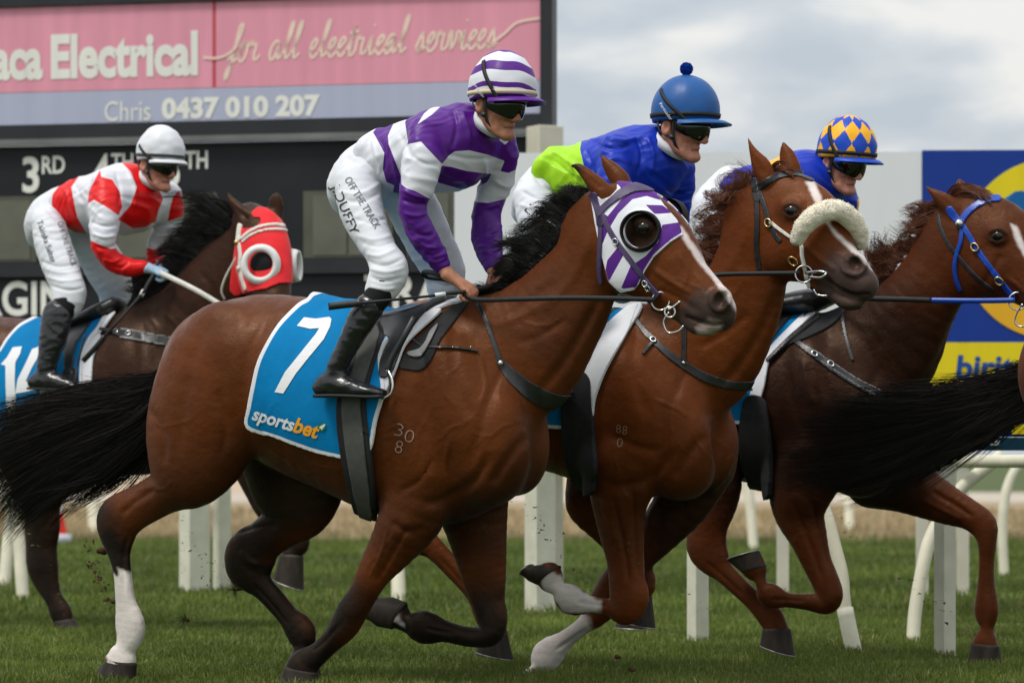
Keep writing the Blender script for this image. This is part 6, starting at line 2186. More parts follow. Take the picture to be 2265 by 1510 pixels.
# ================================================================== rider in royal blue with lime waist
specA = dict(
    head=(1506, 276, -.06, 4, 12, 0, 1.05), cap=(1508, 274, -.06, 2, 3, 0, 1.0),
    torso=[(1200, 352, 1262, 440, .15, 0), (1245, 324, 1305, 462, .17, 0), (1305, 304, 1375, 470, .19, 0), (1370, 285, 1440, 465, .195, 0), (1415, 280, 1468, 432, .165, 0), (1448, 292, 1485, 390, .10, 0), (1462, 305, 1495, 360, .07, 0)],
    silk_ell=[(1390, 380, 0, (.14, .19, .135), dict(pitch=-20, k=.06)), (1235, 372, 0, (.07, .18, .10), dict(pitch=-30, k=.03))],
    arm_n=[(1325, 340, 1405, 325, .085, -.17), (1318, 395, 1402, 390, .08, -.22), (1315, 445, 1392, 445, .068, -.25), (1325, 490, 1385, 488, .06, -.26), (1345, 530, 1400, 518, .054, -.25), (1380, 575, 1430, 555, .046, -.22), (1410, 605, 1445, 585, .036, -.19)],
    arm_f=[(1465, 345, 1535, 360, .085, .15), (1470, 395, 1542, 395, .08, .19), (1468, 440, 1533, 442, .07, .22), (1470, 480, 1526, 482, .06, .23), (1480, 520, 1528, 515, .054, .22), (1496, 560, 1540, 548, .046, .19), (1510, 590, 1545, 575, .036, .16)],
    wrist_n=(1425, 592, -.19), wrist_f=(1525, 580, .16),
    hand_n=((1440, 606, -.17), (1478, 626, -.13), (.1, .3, -1), (.2, -.8, -.4), 1.0),
    hand_f=((1535, 596, .15), (1565, 622, .10), (-.2, -.4, -.8), (.1, .8, -.3), 1.0),
    pelvis=[(1215, 340, 1262, 440, .15, 0), (1168, 378, 1240, 455, .165, 0), (1142, 420, 1225, 470, .16, 0), (1135, 450, 1215, 485, .12, 0)],
    leg_n=[(1130, 438, 1240, 450, .095, -.14), (1136, 488, 1250, 488, .088, -.19), (1160, 530, 1270, 530, .078, -.23), (1195, 575, 1292, 570, .067, -.265), (1225, 610, 1310, 602, .06, -.29), (1225, 632, 1300, 635, .056, -.30), (1222, 648, 1285, 662, .05, -.305)],
    leg_f=[(1240, 440, 1340, 445, .09, .14), (1260, 500, 1375, 500, .08, .19), (1295, 555, 1400, 550, .07, .23), (1330, 600, 1425, 598, .06, .27), (1340, 625, 1415, 640, .055, .28)],
    shin_n=[(1230, 640, 1290, 650, .05, -.305), (1215, 672, 1275, 680, .05, -.32), (1198, 705, 1258, 708, .05, -.335), (1180, 745, 1235, 745, .046, -.345), (1165, 785, 1215, 788, .042, -.35), (1152, 815, 1200, 815, .04, -.35)],
    foot_n=[(1125, 840, 1138, 875, .034, -.35), (1155, 820, 1155, 877, .04, -.35), (1195, 836, 1200, 878, .042, -.35), (1230, 850, 1233, 879, .04, -.35), (1258, 858, 1260, 878, .03, -.35)],
    breech_lines=[([(1150, 420), (1190, 440), (1235, 440)], 4, -.005), ([(1140, 450), (1190, 462), (1240, 455)], 4, .004), ([(1142, 490), (1190, 488), (1240, 475)], 4, -.005), ([(1150, 505), (1200, 505), (1250, 495)], 4, .005), ([(1180, 380), (1200, 410), (1240, 430)], 5, -.006), ([(1205, 365), (1225, 400), (1255, 425)], 5, .005)],
    silk_lines=[([(1200, 345), (1230, 360), (1275, 400)], 5, -.007), ([(1215, 335), (1250, 350), (1285, 395)], 5, .007), ([(1240, 330), (1262, 370), (1270, 420)], 5, -.006), ([(1310, 310), (1350, 330), (1400, 320)], 5, -.006), ([(1330, 300), (1380, 312), (1430, 298)], 5, .006), ([(1405, 300), (1420, 340), (1410, 390)], 5, -.007),
                ([(1430, 300), (1445, 340), (1440, 390)], 5, .006), ([(1335, 360), (1365, 350), (1395, 365)], 6, .006), ([(1470, 420), (1500, 430), (1535, 420)], 5, -.006), ([(1470, 445), (1500, 452), (1530, 445)], 4, .005), ([(1295, 330), (1310, 370), (1305, 420)], 5, -.006)],
    pattern=[[(1290, 290), (1283, 330), (1291, 365), (1298, 410), (1294, 470), (1230, 470), (1160, 380), (1180, 330), (1260, 290)], [(1490, 494), (1540, 494), (1570, 620), (1490, 620)], [(1400, 560), (1460, 540), (1470, 620), (1390, 640)]],
    silk_mat=satin('blue_lime_satin', SBLUE, LIME), cap_mat=satin('steel_blue_cap', srgb(28, 84, 148)), peak_mat=satin('blue_peak', srgb(34, 86, 146)),
    cap_kw=dict(pom=.028, strap=(-128, -62, 34, -20), brim=.058, wr=.0008, rx=.146, cx=.014, rz=.148), skin=srgb(186, 128, 106))
pA, SA, BqA, brA, HAh, HHA, covA, handsA = rider(fA, specA, 'jockey in royal blue silks with a lime waist and a blue cap with pom pom')

# ================================================================== rider in blue with the harlequin cap
def diamonds(th, ph, V):
    a = (th + 0.25) / (2 * math.pi) * 5
    b = (ph + 0.25) / 0.85
    q = np.abs(((a + b * .5) % 1.0) - .5), np.abs(((a - b * .5) % 1.0) - .5)
    return (q[0] - .25) * (q[1] - .25) * 10
specD = dict(
    head=(1862, 356, -.05, 18, 18, 0, 1.0), cap=(1866, 354, -.05, 14, 8, 0, .98),
    torso=[(1590, 378, 1645, 455, .15, 0), (1640, 362, 1700, 470, .17, 0), (1700, 353, 1765, 475, .19, 0), (1765, 346, 1830, 465, .19, 0), (1805, 352, 1850, 450, .155, 0), (1822, 372, 1850, 430, .09, 0), (1838, 375, 1870, 415, .07, 0)],
    silk_ell=[(1790, 400, -.02, (.15, .2, .13), dict(pitch=-20, k=.06))],
    arm_n=[(1715, 395, 1790, 385, .085, -.17), (1705, 445, 1785, 445, .078, -.22), (1705, 490, 1772, 492, .065, -.25), (1715, 535, 1770, 530, .057, -.25), (1740, 575, 1790, 560, .05, -.22), (1765, 605, 1800, 588, .036, -.19)],
    arm_f=[(1830, 400, 1888, 415, .085, .15), (1832, 445, 1902, 445, .078, .19), (1828, 490, 1890, 492, .066, .22), (1825, 530, 1878, 530, .058, .22), (1830, 570, 1878, 562, .05, .2), (1845, 600, 1880, 588, .036, .17)],
    wrist_n=(1782, 598, -.19), wrist_f=(1862, 594, .17),
    hand_n=((1795, 612, -.17), (1828, 630, -.13), (.1, .3, -1), (.2, -.8, -.4), 1.0),
    hand_f=((1870, 612, .15), (1895, 632, .10), (-.2, -.4, -.8), (.1, .8, -.3), 1.0),
    pelvis=[(1600, 370, 1648, 455, .15, 0), (1560, 402, 1628, 468, .165, 0), (1538, 438, 1612, 480, .155, 0)],
    leg_n=[(1525, 455, 1625, 465, .095, -.14), (1528, 500, 1636, 505, .088, -.19), (1548, 545, 1652, 545, .078, -.23), (1580, 590, 1672, 585, .067, -.265), (1608, 622, 1688, 614, .06, -.29), (1608, 645, 1678, 650, .055, -.3)],
    leg_f=[(1620, 460, 1705, 465, .09, .14), (1625, 520, 1715, 520, .08, .19), (1632, 570, 1716, 565, .07, .23), (1638, 610, 1714, 608, .06, .27), (1642, 630, 1705, 645, .055, .28)],
    shin_n=[(1612, 650, 1668, 660, .05, -.305), (1598, 685, 1655, 690, .05, -.32), (1582, 715, 1638, 720, .05, -.335), (1566, 755, 1618, 757, .046, -.345), (1552, 795, 1598, 797, .04, -.35)],
    foot_n=[(1526, 825, 1538, 858, .034, -.35), (1555, 805, 1555, 860, .04, -.35), (1592, 822, 1596, 862, .042, -.35), (1625, 834, 1628, 862, .04, -.35), (1650, 842, 1652, 862, .03, -.35)],
    pattern=[[(1690, 335), (1728, 335), (1738, 352), (1730, 366), (1698, 366)], [(1897, 440), (1915, 440), (1910, 480), (1895, 475)]],
    silk_mat=satin('blue_yellow_satin', SBLUE, YEL), cap_mat=satin('harlequin_cap', srgb(18, 70, 185), YEL), peak_mat=satin('royal_peak', srgb(16, 66, 178)),
    cap_kw=dict(pattern=diamonds, strap=(-112, -72, 38, -20), brim=.046), skin=srgb(192, 132, 112))
pD, SD, BqD, brD, HDh, HHD, covD, handsD = rider(fD, specD, 'smiling jockey in blue silks and a blue and yellow diamond cap')

# ================================================================== rider of number 14: red and white
zB = lambda p: zp(p, 0, 280, 2.980)
specB = dict(
    head=(348, 361, -.05, 10, 12, 0, 1.02), cap=(350, 358, -.05, 8, 6, 0, .96),
    torso=[(120, 425, 150, 510, .15, 0), (158, 397, 195, 512, .17, 0), (205, 382, 245, 520, .19, 0), (255, 364, 300, 515, .195, 0), (280, 366, 312, 492, .155, 0), (302, 378, 328, 455, .09, 0), (322, 385, 345, 430, .07, 0)],
    silk_ell=[(290, 445, -.02, (.15, .2, .15), dict(pitch=-15, k=.06))],
    arm_n=[(205, 410, 270, 405, .085, -.17), (196, 450, 272, 450, .082, -.22), (198, 490, 264, 492, .07, -.26), (200, 532, 256, 530, .062, -.28), (212, 566, 258, 550, .056, -.27), (242, 600, 268, 562, .05, -.24), (285, 612, 292, 573, .046, -.21), (316, 606, 316, 576, .036, -.19)],
    arm_f=[(345, 420, 398, 440, .085, .15), (345, 470, 404, 475, .08, .19), (335, 510, 392, 518, .066, .22), (325, 545, 368, 548, .058, .22), (323, 572, 360, 572, .05, .19), (328, 590, 360, 588, .036, .16)],
    wrist_n=(318, 592, -.19), wrist_f=(345, 585, .16),
    hand_n=((326, 592, -.18), (356, 600, -.15), (.1, .25, -1), (.25, -.8, -.4), 1.05),
    hand_f=((348, 596, .14), (366, 612, .10), (-.2, -.4, -.8), (.1, .8, -.3), 1.0), gloves=True,
    pelvis=[(125, 415, 155, 510, .15, 0), (92, 436, 145, 520, .165, 0), (72, 470, 140, 530, .16, 0), (68, 495, 130, 540, .12, 0)],
    leg_n=[(66, 480, 150, 508, .095, -.14), (68, 528, 165, 545, .088, -.19), (84, 578, 182, 590, .077, -.23), (103, 622, 190, 628, .066, -.265), (114, 650, 192, 650, .06, -.29), (118, 660, 180, 682, .053, -.3)],
    leg_f=[(150, 515, 235, 525, .09, .14), (170, 565, 262, 560, .08, .19), (195, 605, 285, 600, .07, .23), (215, 640, 292, 630, .06, .27), (222, 655, 285, 670, .054, .28)],
    shin_n=[(120, 655, 182, 675, .05, -.305), (108, 678, 170, 690, .05, -.32), (94, 698, 158, 702, .05, -.335), (87, 745, 148, 748, .047, -.345), (85, 782, 132, 785, .042, -.35), (82, 808, 125, 810, .04, -.35)],
    foot_n=[(72, 832, 76, 860, .034, -.35), (95, 818, 95, 862, .04, -.35), (128, 826, 130, 864, .042, -.35), (158, 840, 160, 865, .04, -.35), (180, 850, 182, 866, .03, -.35)],
    boot_from=2,
    breech_lines=[([(85, 575), (130, 590), (180, 580)], 3.5, -.005), ([(98, 610), (140, 622), (186, 615)], 3.5, .005), ([(108, 630), (150, 642), (188, 636)], 3.5, -.006), ([(92, 590), (135, 604), (182, 596)], 3.5, .004), ([(95, 450), (120, 480), (150, 505)], 4, -.006), ([(75, 500), (110, 510), (150, 510)], 4, .004), ([(70, 520), (110, 530), (158, 530)], 4, -.004)],
    silk_lines=[([(200, 490), (228, 500), (262, 498)], 3.5, -.007), ([(202, 515), (230, 525), (258, 520)], 3.5, .007), ([(210, 545), (235, 550), (260, 540)], 3.5, -.007), ([(225, 570), (250, 580), (272, 568)], 3, .006), ([(250, 590), (270, 592), (285, 578)], 3, -.006), ([(160, 400), (180, 440), (195, 490)], 4, -.006), ([(140, 410), (155, 450), (180, 500)], 4, .006),
                ([(255, 380), (265, 420), (262, 460)], 4, -.006), ([(280, 375), (300, 420), (295, 470)], 4, .006), ([(330, 490), (360, 500), (395, 490)], 4, -.006), ([(330, 515), (358, 522), (388, 515)], 4, .006)],
    pattern=[zB([(345, 450), (420, 345), (540, 300), (470, 400), (488, 500), (510, 600), (585, 730), (480, 690), (370, 610), (340, 520)]),
             zB([(578, 505), (588, 420), (660, 285), (666, 330), (740, 350), (790, 430), (806, 530), (782, 585), (700, 530), (620, 484)]),
             zB([(792, 225), (950, 200), (1010, 320), (1060, 440), (1075, 480), (1042, 560), (1030, 622), (960, 662), (880, 672), (778, 612), (860, 520), (902, 400), (862, 300)]),
             zB([(1140, 465), (1180, 420), (1225, 520), (1210, 590), (1105, 625), (1120, 540)]),
             zB([(570, 738), (640, 770), (730, 806), (772, 800), (860, 862), (960, 872), (970, 1010), (850, 1020), (690, 980), (580, 850)]),
             zB([(940, 792), (1010, 810), (1090, 802), (1090, 940), (940, 940)])],
    silk_mat=satin('red_white_satin', SWHITE, SRED), cap_mat=satin('white_cap', (0.68, 0.69, 0.73)), peak_mat=satin('white_peak', (0.72, 0.73, 0.76)), band_mat=principled('grey_elastic', (.05, .055, .06), .6, .3),
    cap_kw=dict(wr=.004, brim=.03, strap=(-118, -70, 12, -20)), skin=srgb(188, 130, 110))
pB, SB, BqB, brB, HBh, HHB, covB, handsB = rider(fB, specB, 'jockey in red and white silks and a plain white cap with pale blue gloves')

# ------------------------------------------------------------------ tack
CLOTH_BLUE = srgb(0, 118, 176)
def cloth_mat(name, edge_px):
    m = principled(name, CLOTH_BLUE, 0.75, 0.12)
    n, l = nt(m)
    a = n.new('ShaderNodeAttribute')
    a.attribute_name = 'edge'
    g = n.new('ShaderNodeMath')
    g.operation = 'LESS_THAN'
    g.inputs[1].default_value = edge_px
    l.new(a.outputs['Fac'], g.inputs[0])
    mx = n.new('ShaderNodeMixRGB')
    mx.inputs['Color1'].default_value = (*CLOTH_BLUE, 1)
    mx.inputs['Color2'].default_value = (0.74, 0.75, 0.78, 1)
    l.new(g.outputs[0], mx.inputs['Fac'])
    l.new(mx.outputs['Color'], n['Principled BSDF'].inputs['Base Color'])
    vary(m, 7, 0.08, 0.006, 9, detail=2)
    return m
M['cloth7'] = cloth_mat('saddle_cloth_blue', 7.5)
M['clothB'] = cloth_mat('saddle_cloth_blue_far', 5.5)
M['elastic'] = vary(principled('grey_elastic_web', (0.085, 0.085, 0.08), 0.75, 0.2), 30, 0.15, 0.0006, 300)
M['pad'] = vary(principled('black_foam_pad', (0.02, 0.02, 0.021), 0.7, 0.25), 30, 0.2, 0.001, 120)
M['purple_strap'] = vary(principled('purple_grey_strap', srgb(72, 58, 92), 0.5, 0.4), 50, 0.15)
M['blue_strap'] = vary(principled('blue_synthetic_strap', srgb(16, 66, 165), 0.32, 0.5), 50, 0.12)
M['white_strap'] = vary(principled('white_rubber_strap', (0.66, 0.64, 0.58), 0.5, 0.4), 40, 0.12)
M['silver_web'] = principled('grey_piping', (0.22, 0.22, 0.22), 0.5, 0.4)
M['cup_black'] = principled('black_blinker', (0.008, 0.008, 0.009), 0.6, 0.2)
M['cup_white'] = vary(principled('white_blinker', (0.72, 0.72, 0.7), 0.45, 0.4), 30, 0.06)
M['hood_red'] = vary(principled('red_hood_cloth', srgb(222, 38, 44), 0.7, 0.25, sheen=0.2), 12, 0.1, 0.004, 18)
M['hood_stripe'] = vary(attr_step(principled('purple_striped_hood', PURPLE, 0.6, 0.3, sheen=0.2), PURPLE, (0.72, 0.73, 0.78)), 12, 0.08, 0.003, 20)
M['wool'] = vary(principled('cream_sheepskin', (0.78, 0.72, 0.58), 0.95, 0.1, sheen=0.3), 25, 0.12, 0.006, 60)

def tack(name, fr, label, cat, group=None):
    return empty(name, fr.matrix(), label, cat, group)

def patch(B, name, mat, root, poly, off, th, both=True, smooth=True, ripple=None, hem=None):
    P = B.mirror_px() if both else B.P
    pl = smooth_poly(poly, 4) if smooth else poly
    lo, hi = np.min(pl, 0) - 60, np.max(pl, 0) + 60
    g = np.full(len(B.V), -60.0)
    sel = (P[:, 0] > lo[0]) & (P[:, 0] < hi[0]) & (P[:, 1] > lo[1]) & (P[:, 1] < hi[1])
    if not both:
        sel &= B.facing > -0.1
    g[sel] = poly_dist(P[sel], pl)
    o = off
    if ripple:
        amp, sc, seed = ripple
        o = np.full(len(B.V), off)
        s2 = g > -20
        o[s2] += amp * (0.5 + lump(B.V[s2] * np.array([1.0, .5, .35]), sc, seed))
        if hem:
            o += hem * np.exp(-np.clip(g, 0, None) / 25.0)
    return B.shell(name, mat, root, g, o, th)

def rein(fr, pts, w, name, mat, root, t=.003, round_=False, up=None):
    """pts rows (px, py, lat)"""
    P = catmull(np.array([fr.loc(*p) for p in pts]), 6)
    mb = MB()
    if round_:
        mb.tube(P, w, 8)
    else:
        v = fr.cam_local() - P
        mb.tube(P, None, flat=(w, t), up=v)
    return mb.build(name, mat, root)

def bit_ring(fr, px, py, lat, R, root, mat=None, name='bit_ring'):
    mb = MB()
    mb.ring(fr.loc(px, py, lat), R, .0035, (0.25, -1, 0.1), 24, 8)
    return mb.build(name, mat or M['steel'], root)

def buckle(B, px, py, r, root, mat, off=.010, name='buckle', squash=1.3):
    p, n = B.on(px, py, off)
    mb = MB()
    mb.ring(p, r, r * .26, n, 16, 6, squash)
    return mb.build(name, mat, root)

def stud(B, px, py, r, root, mat, off=.006, name='stud'):
    p, n = B.on(px, py, off)
    mb = MB()
    mb.sphere(p, r, 12, 8)
    return mb.build(name, mat, root)

def eye_ball(B, fr, px, py, lat, r, root):
    mb = MB()
    mb.sphere(fr.loc(px, py, lat), (r * 1.25, r * .75, r), 18, 12)
    return mb.build('eye', M['eye'], root)

# ------------------------------------------------------------------ number 7
eye_ball(h7, f7, 1422, 503, -.110, .023, r7)
c7 = tack('saddle_cloth', f7, 'blue saddle cloth with a white number 7 and white edging', 'saddle cloth', 'saddle cloths')
poly7 = [(707, 655), (680, 672), (659, 684), (619, 724), (589, 771), (573, 808), (564, 850), (556, 898), (552, 942), (619, 967), (699, 994), (758, 1011), (800, 1020), (826, 990), (838, 930), (856, 866), (850, 818), (853, 779), (884, 739), (937, 703), (993, 677), (1036, 666), (1020, 640), (850, 630)]
cl7 = patch(h7, 'cloth', M['cloth7'], c7, poly7, .012, .012, ripple=(.012, 6.5, 2.0), hem=.004)
lin7 = [(852, 803), (865, 770), (897, 735), (937, 703), (980, 691), (937, 731), (901, 767), (882, 814), (858, 866), (846, 850)]
patch(h7, 'lining', M['white_cloth'], c7, lin7, .021, .010, both=False)
t7 = bvh_of(cl7)
V2, F2 = grid_poly(zp([(395, 355), (435, 308), (500, 316), (575, 306), (588, 318), (580, 360), (545, 430), (470, 520), (390, 620), (320, 730), (272, 722), (330, 610), (420, 500), (500, 400), (520, 368), (470, 372)], 500, 580, 2.516), 14)
decal(f7, t7, 'number', M['print_white'], c7, V2, F2, .003)
for body, a, b, hh, mat in (('sports', (557, 926), (648, 953), 29, 'print_white'), ('bet', (648, 953), (702, 969), 33, 'print_orange')):
    V2, F2 = text_at(body, a, b, hh, shear=0.12, weight=0.03, cuts=1)
    decal(f7, t7, 'sponsor_lettering', M[mat], c7, V2, F2, .003)
V2, F2 = grid_poly([(713 + 9 * math.cos(t), 944 + 9 * math.sin(t)) for t in np.linspace(0, 6.28, 14)[:-1]], 12)
decal(f7, t7, 'tick_badge', M['print_green'], c7, V2, F2, .003)
V2, F2 = grid_poly([(707, 944), (710, 941), (713, 945), (719, 937), (721, 939), (713, 950)], 20)
decal(f7, t7, 'tick', M['print_white'], c7, V2, F2, .0045)

s7 = tack('racing_saddle', f7, 'small black racing saddle on the number 7 cloth with grey girth', 'saddle', 'racing saddles')
sb = Body(f7, 0.006)
sb.chain([(842, 690, 842, 712, .15, 0), (880, 688, 882, 716, .15, 0), (925, 676, 930, 712, .14, 0), (955, 664, 965, 700, .11, 0), (975, 662, 985, 690, .07, 0)], .02)
sb.grow(3)
add_obj('seat', new_mesh('seat', sb.V, sb.Q), M['leather'], s7)
patch(h7, 'flap', M['leather'], s7, [(935, 690), (985, 662), (990, 672), (955, 690), (925, 722), (900, 762), (884, 800), (868, 832), (846, 838), (848, 800), (868, 760), (840, 740), (850, 712)], .030, .014, both=True)
patch(h7, 'pad', M['pad'], s7, [(990, 688), (1036, 668), (1010, 706), (975, 752), (955, 795), (935, 818), (905, 818), (884, 810), (905, 772), (945, 732)], .008, .010, both=True)
patch(h7, 'pad_badge', M['silver_web'], s7, [(955, 738), (972, 722), (952, 765), (935, 790), (912, 790), (905, 782), (930, 775), (945, 760)], .017, .003, both=False)
h7.strap('girth', M['pad'], s7, [(826, 748, 30), (805, 820, 26), (785, 885, 31), (789, 960, 33), (800, 1040, 30), (816, 1128, 22)], .030, .02)
h7.strap('girth_web', M['elastic'], s7, [(826, 750, 20), (806, 820, 16), (786, 885, 20), (791, 960, 21), (802, 1040, 18), (817, 1122, 15)], .035, .006)
mb = MB()
P = [f7.loc(*p) for p in [(918, 700, -.30), (895, 742, -.335), (868, 790, -.35), (858, 818, -.355)]]
mb.tube(catmull(np.array(P), 4), None, flat=(.012, .003), up=f7.cam_local() - np.array(P[0]))
mb.build('stirrup_leather', M['leather'], s7)
mb = MB()
mb.tube(catmull(np.array([f7.loc(*p) for p in [(858, 818, -.37), (868, 840, -.385), (866, 868, -.39), (850, 880, -.38), (846, 880, -.32), (858, 868, -.30), (862, 840, -.31), (856, 818, -.34)]]), 4), .0045, 8)
mb.build('stirrup', M['steel'], s7)

b7 = tack('breastplate', f7, 'black breastplate strap round the chest of the number 7 bay', 'breastplate', 'breastplates')
h7.strap('chest_band', M['leather'], b7, [(1106, 800, 9), (1140, 838, 15), (1185, 872, 19), (1232, 890, 18), (1262, 888, 14)], .006, .008)
h7.strap('neck_strap', M['leather'], b7, [(1052, 660, 5), (1072, 700, 5), (1090, 750, 5), (1107, 800, 6)], .006, .006)
h7.strap('saddle_strap', M['leather'], b7, [(893, 728, 2.6), (915, 752, 2.6), (945, 768, 2.4), (1000, 770, 2.2), (1056, 778, 2.0)], .012, .010)
stud(h7, 1108, 803, .013, b7, M['steel'])
for q in (975, 1002, 1040):
    stud(h7, q, 771, .004, b7, M['brass'], .012)

hood7 = tack('racing_hood', f7, 'purple and white striped racing hood with black blinker cups', 'hood', 'racing hoods')
zh = lambda p: zp(p, 1100, 320, 2.603)
hp = zh([(540, 288), (565, 450), (600, 620), (650, 790), (715, 848), (790, 832), (815, 800), (850, 730), (900, 650), (1000, 560), (1067, 520), (1035, 440), (960, 355), (900, 270), (860, 215), (780, 190), (720, 180), (690, 195), (690, 262), (650, 300), (600, 318), (575, 290)])
vc7 = (f7.loc(1330, 500, 0)[0], f7.loc(1480, 500, -.02)[0])
Pm = h7.mirror_px(((vc7[0], vc7[1]), (0.0, -.02)))
gh = np.full(len(h7.V), -60.0)
sel = (Pm[:, 0] > 1280) & (Pm[:, 0] < 1540) & (Pm[:, 1] > 370) & (Pm[:, 1] < 680)
gh[sel] = poly_dist(Pm[sel], hp)
pat = np.full(len(h7.V), -60.0)
for pl in ([(545, 290), (580, 280), (600, 385), (640, 415), (720, 318), (800, 270), (890, 262), (945, 330), (860, 303), (780, 320), (700, 400), (640, 500), (605, 590), (590, 500), (570, 400)],
           [(855, 352), (950, 356), (1010, 400), (905, 404)], [(950, 465), (1048, 452), (1060, 512), (1000, 550), (900, 635), (848, 718), (830, 770), (770, 700), (860, 640), (930, 560)],
           [(640, 665), (700, 590), (735, 630), (650, 785), (628, 740)], [(775, 690), (845, 722), (800, 815), (715, 828)], [(640, 220), (720, 160), (800, 190), (880, 250), (800, 262), (740, 290), (700, 240)]):
    pat[sel] = np.maximum(pat[sel], poly_dist(Pm[sel], zh(pl)))
gh = np.minimum(gh, np.hypot((h7.P[:, 0] - 1421) / 1.0, h7.P[:, 1] - 511) - 38)
h7.shell('hood_cloth', M['hood_stripe'], hood7, gh, .007, .009, {'pat': pat})
def blinker(fr, px, py, lat, R, r_in, depth, mat, root, n=(0.25, -1, .05), name='blinker_cup', open_dir=None):
    """a cup of moulded plastic standing off round the eye"""
    c = Vector(fr.loc(px, py, lat))
    n = Vector(n).normalized()
    x = Vector((1, 0, 0)) - n * n.x
    x.normalize()
    y = n.cross(x)
    mb = MB()
    K, V = 36, []
    prof = [(R, 0.0), (R * 1.0, .004), (R * .96, depth * .55), (r_in + (R - r_in) * .5, depth), (r_in, depth * .92), (r_in * .97, depth * .55), (r_in * 1.02, 0.0)]
    for i in range(K):
        a = 2 * math.pi * i / K
        cut = 1.0
        if open_dir is not None:
            cut = 1 - .55 * max(0.0, math.cos(a - open_dir)) ** 1.5
        for r, z in prof:
            V.append(c + (x * math.cos(a) + y * math.sin(a)) * r + n * z * cut)
    m = len(prof)
    mb.add(V, [(i * m + j, ((i + 1) % K) * m + j, ((i + 1) % K) * m + j + 1, i * m + j + 1) for i in range(K) for j in range(m - 1)])
    return mb.build(name, mat, root)
blinker(f7, 1418, 512, -.106, .080, .067, .042, M['cup_black'], hood7, (0.22, -1, .08), open_dir=0.2)
blinker(f7, 1478, 480, .085, .072, .055, .045, M['cup_black'], hood7, (0.22, 1, .08))

br7 = tack('bridle', f7, 'dark purple bridle worn over the striped hood with steel bit ring', 'bridle', 'bridles')
h7.strap('browband', M['purple_strap'], br7, zh([(590, 402), (640, 345), (710, 295), (790, 258), (880, 258)]) and [(*p, w) for p, w in zip(zh([(592, 402), (640, 345), (710, 295), (790, 258), (885, 258)]), (6, 8, 9, 9, 8))], .013, .012)
h7.strap('headpiece', M['purple_strap'], br7, [(*p, 7) for p in zh([(560, 290), (575, 345), (590, 400), (598, 460)])], .012, .010)
h7.strap('throat_lash', M['purple_strap'], br7, [(*p, 4.5) for p in zh([(595, 410), (600, 500), (596, 600), (592, 700), (598, 790)])], .012, .010)
h7.strap('cheekpiece', M['purple_strap'], br7, [(*p, 5.5) for p in zh([(610, 410), (650, 490), (700, 570), (770, 665), (830, 745), (880, 810), (925, 860)])], .012, .010)
for q in ((690, 560), (860, 800), (875, 822)):
    buckle(h7, *zh([q])[0], .010, br7, M['steel'], .014)
bit_ring(f7, 1461, 666, -.085, .034, br7)
bit_ring(f7, 1482, 690, -.088, .020, br7, M['steel'], 'bit_loop')
mb = MB()
mb.tube(catmull(np.array([f7.loc(*p) for p in [(1478, 684, -.09), (1490, 678, -.085), (1505, 666, -.08)]]), 4), .005, 6)
mb.tube(catmull(np.array([f7.loc(*p) for p in [(1480, 690, -.09), (1468, 712, -.09), (1478, 735, -.09), (1500, 732, -.09), (1512, 720, -.085)]]), 5), .004, 6)
mb.build('bit', M['steel'], br7)

rn7 = tack('reins', f7, 'long black rubber reins held by the jockey in purple and white', 'reins', 'reins')
rein(f7, [(1030, 654, -.17), (1060, 663, -.18), (1160, 661, -.20), (1260, 659, -.19), (1360, 660, -.15), (1450, 663, -.11)], .0095, 'near_rein', M['rubber'], rn7, .004)
rein(f7, [(1050, 640, -.10), (1080, 634, -.05), (1110, 628, .02), (1180, 640, .10), (1300, 655, .12), (1440, 660, .08)], .009, 'far_rein', M['rubber'], rn7, .004)
rein(f7, [(1040, 640, -.14), (1000, 622, -.15), (960, 604, -.12), (938, 603, -.08), (945, 612, -.06), (985, 618, -.06), (1030, 632, -.06), (1060, 645, -.06)], .010, 'rein_loop', M['rubber'], rn7, .003)
rein(f7, [(1066, 645, .02), (1100, 628, .06), (1122, 605, .08), (1118, 590, .10), (1098, 590, .12), (1082, 610, .12)], .008, 'rein_loop', M['rubber'], rn7, .003)

def whip(fr, pts, root, flap):
    P = catmull(np.array([fr.loc(*p[:3]) for p in pts]), 6)
    r = np.interp(np.linspace(0, 1, len(P)), np.linspace(0, 1, len(pts)), [p[3] for p in pts])
    mb = MB()
    mb.tube(P, r, 10)
    mb.build('shaft', M['rubber'], root)
    mb = MB()
    v = fr.cam_local() - P[-1]
    F_ = catmull(np.array([fr.loc(*p) for p in flap]), 4)
    mb.tube(F_, None, flat=(.014, .006), up=v)
    mb.build('flap', M['leather'], root)
w7 = tack('riding_whip', f7, 'black whip held back along the purple jockey\'s knee', 'whip', 'riding whips')
whip(f7, [(1030, 645, -.19, .008), (985, 650, -.24, .007), (940, 656, -.30, .005), (860, 664, -.42, .0055), (790, 671, -.43, .007)], w7, [(800, 670, -.43), (760, 674, -.43), (728, 678, -.43)])
mb = MB()
P = [f7.loc(*p) for p in [(985, 650, -.24), (962, 653, -.27)]]
mb.tube(P, .0085, 10)
mb.build('grip_band', M['print_white'], w7)

# brand on the shoulder
tb = h7.bvh()
for body, a, b, hh in (('3', (872, 962), (889, 966), 30), ('0', (893, 975), (913, 980), 30), ('8', (873, 1000), (889, 1003), 30)):
    V2, F2 = text_at(body, a, b, hh, weight=-0.02, cuts=1)
    decal(f7, tb, 'brand', M['brand'], r7, V2, F2, .0035)

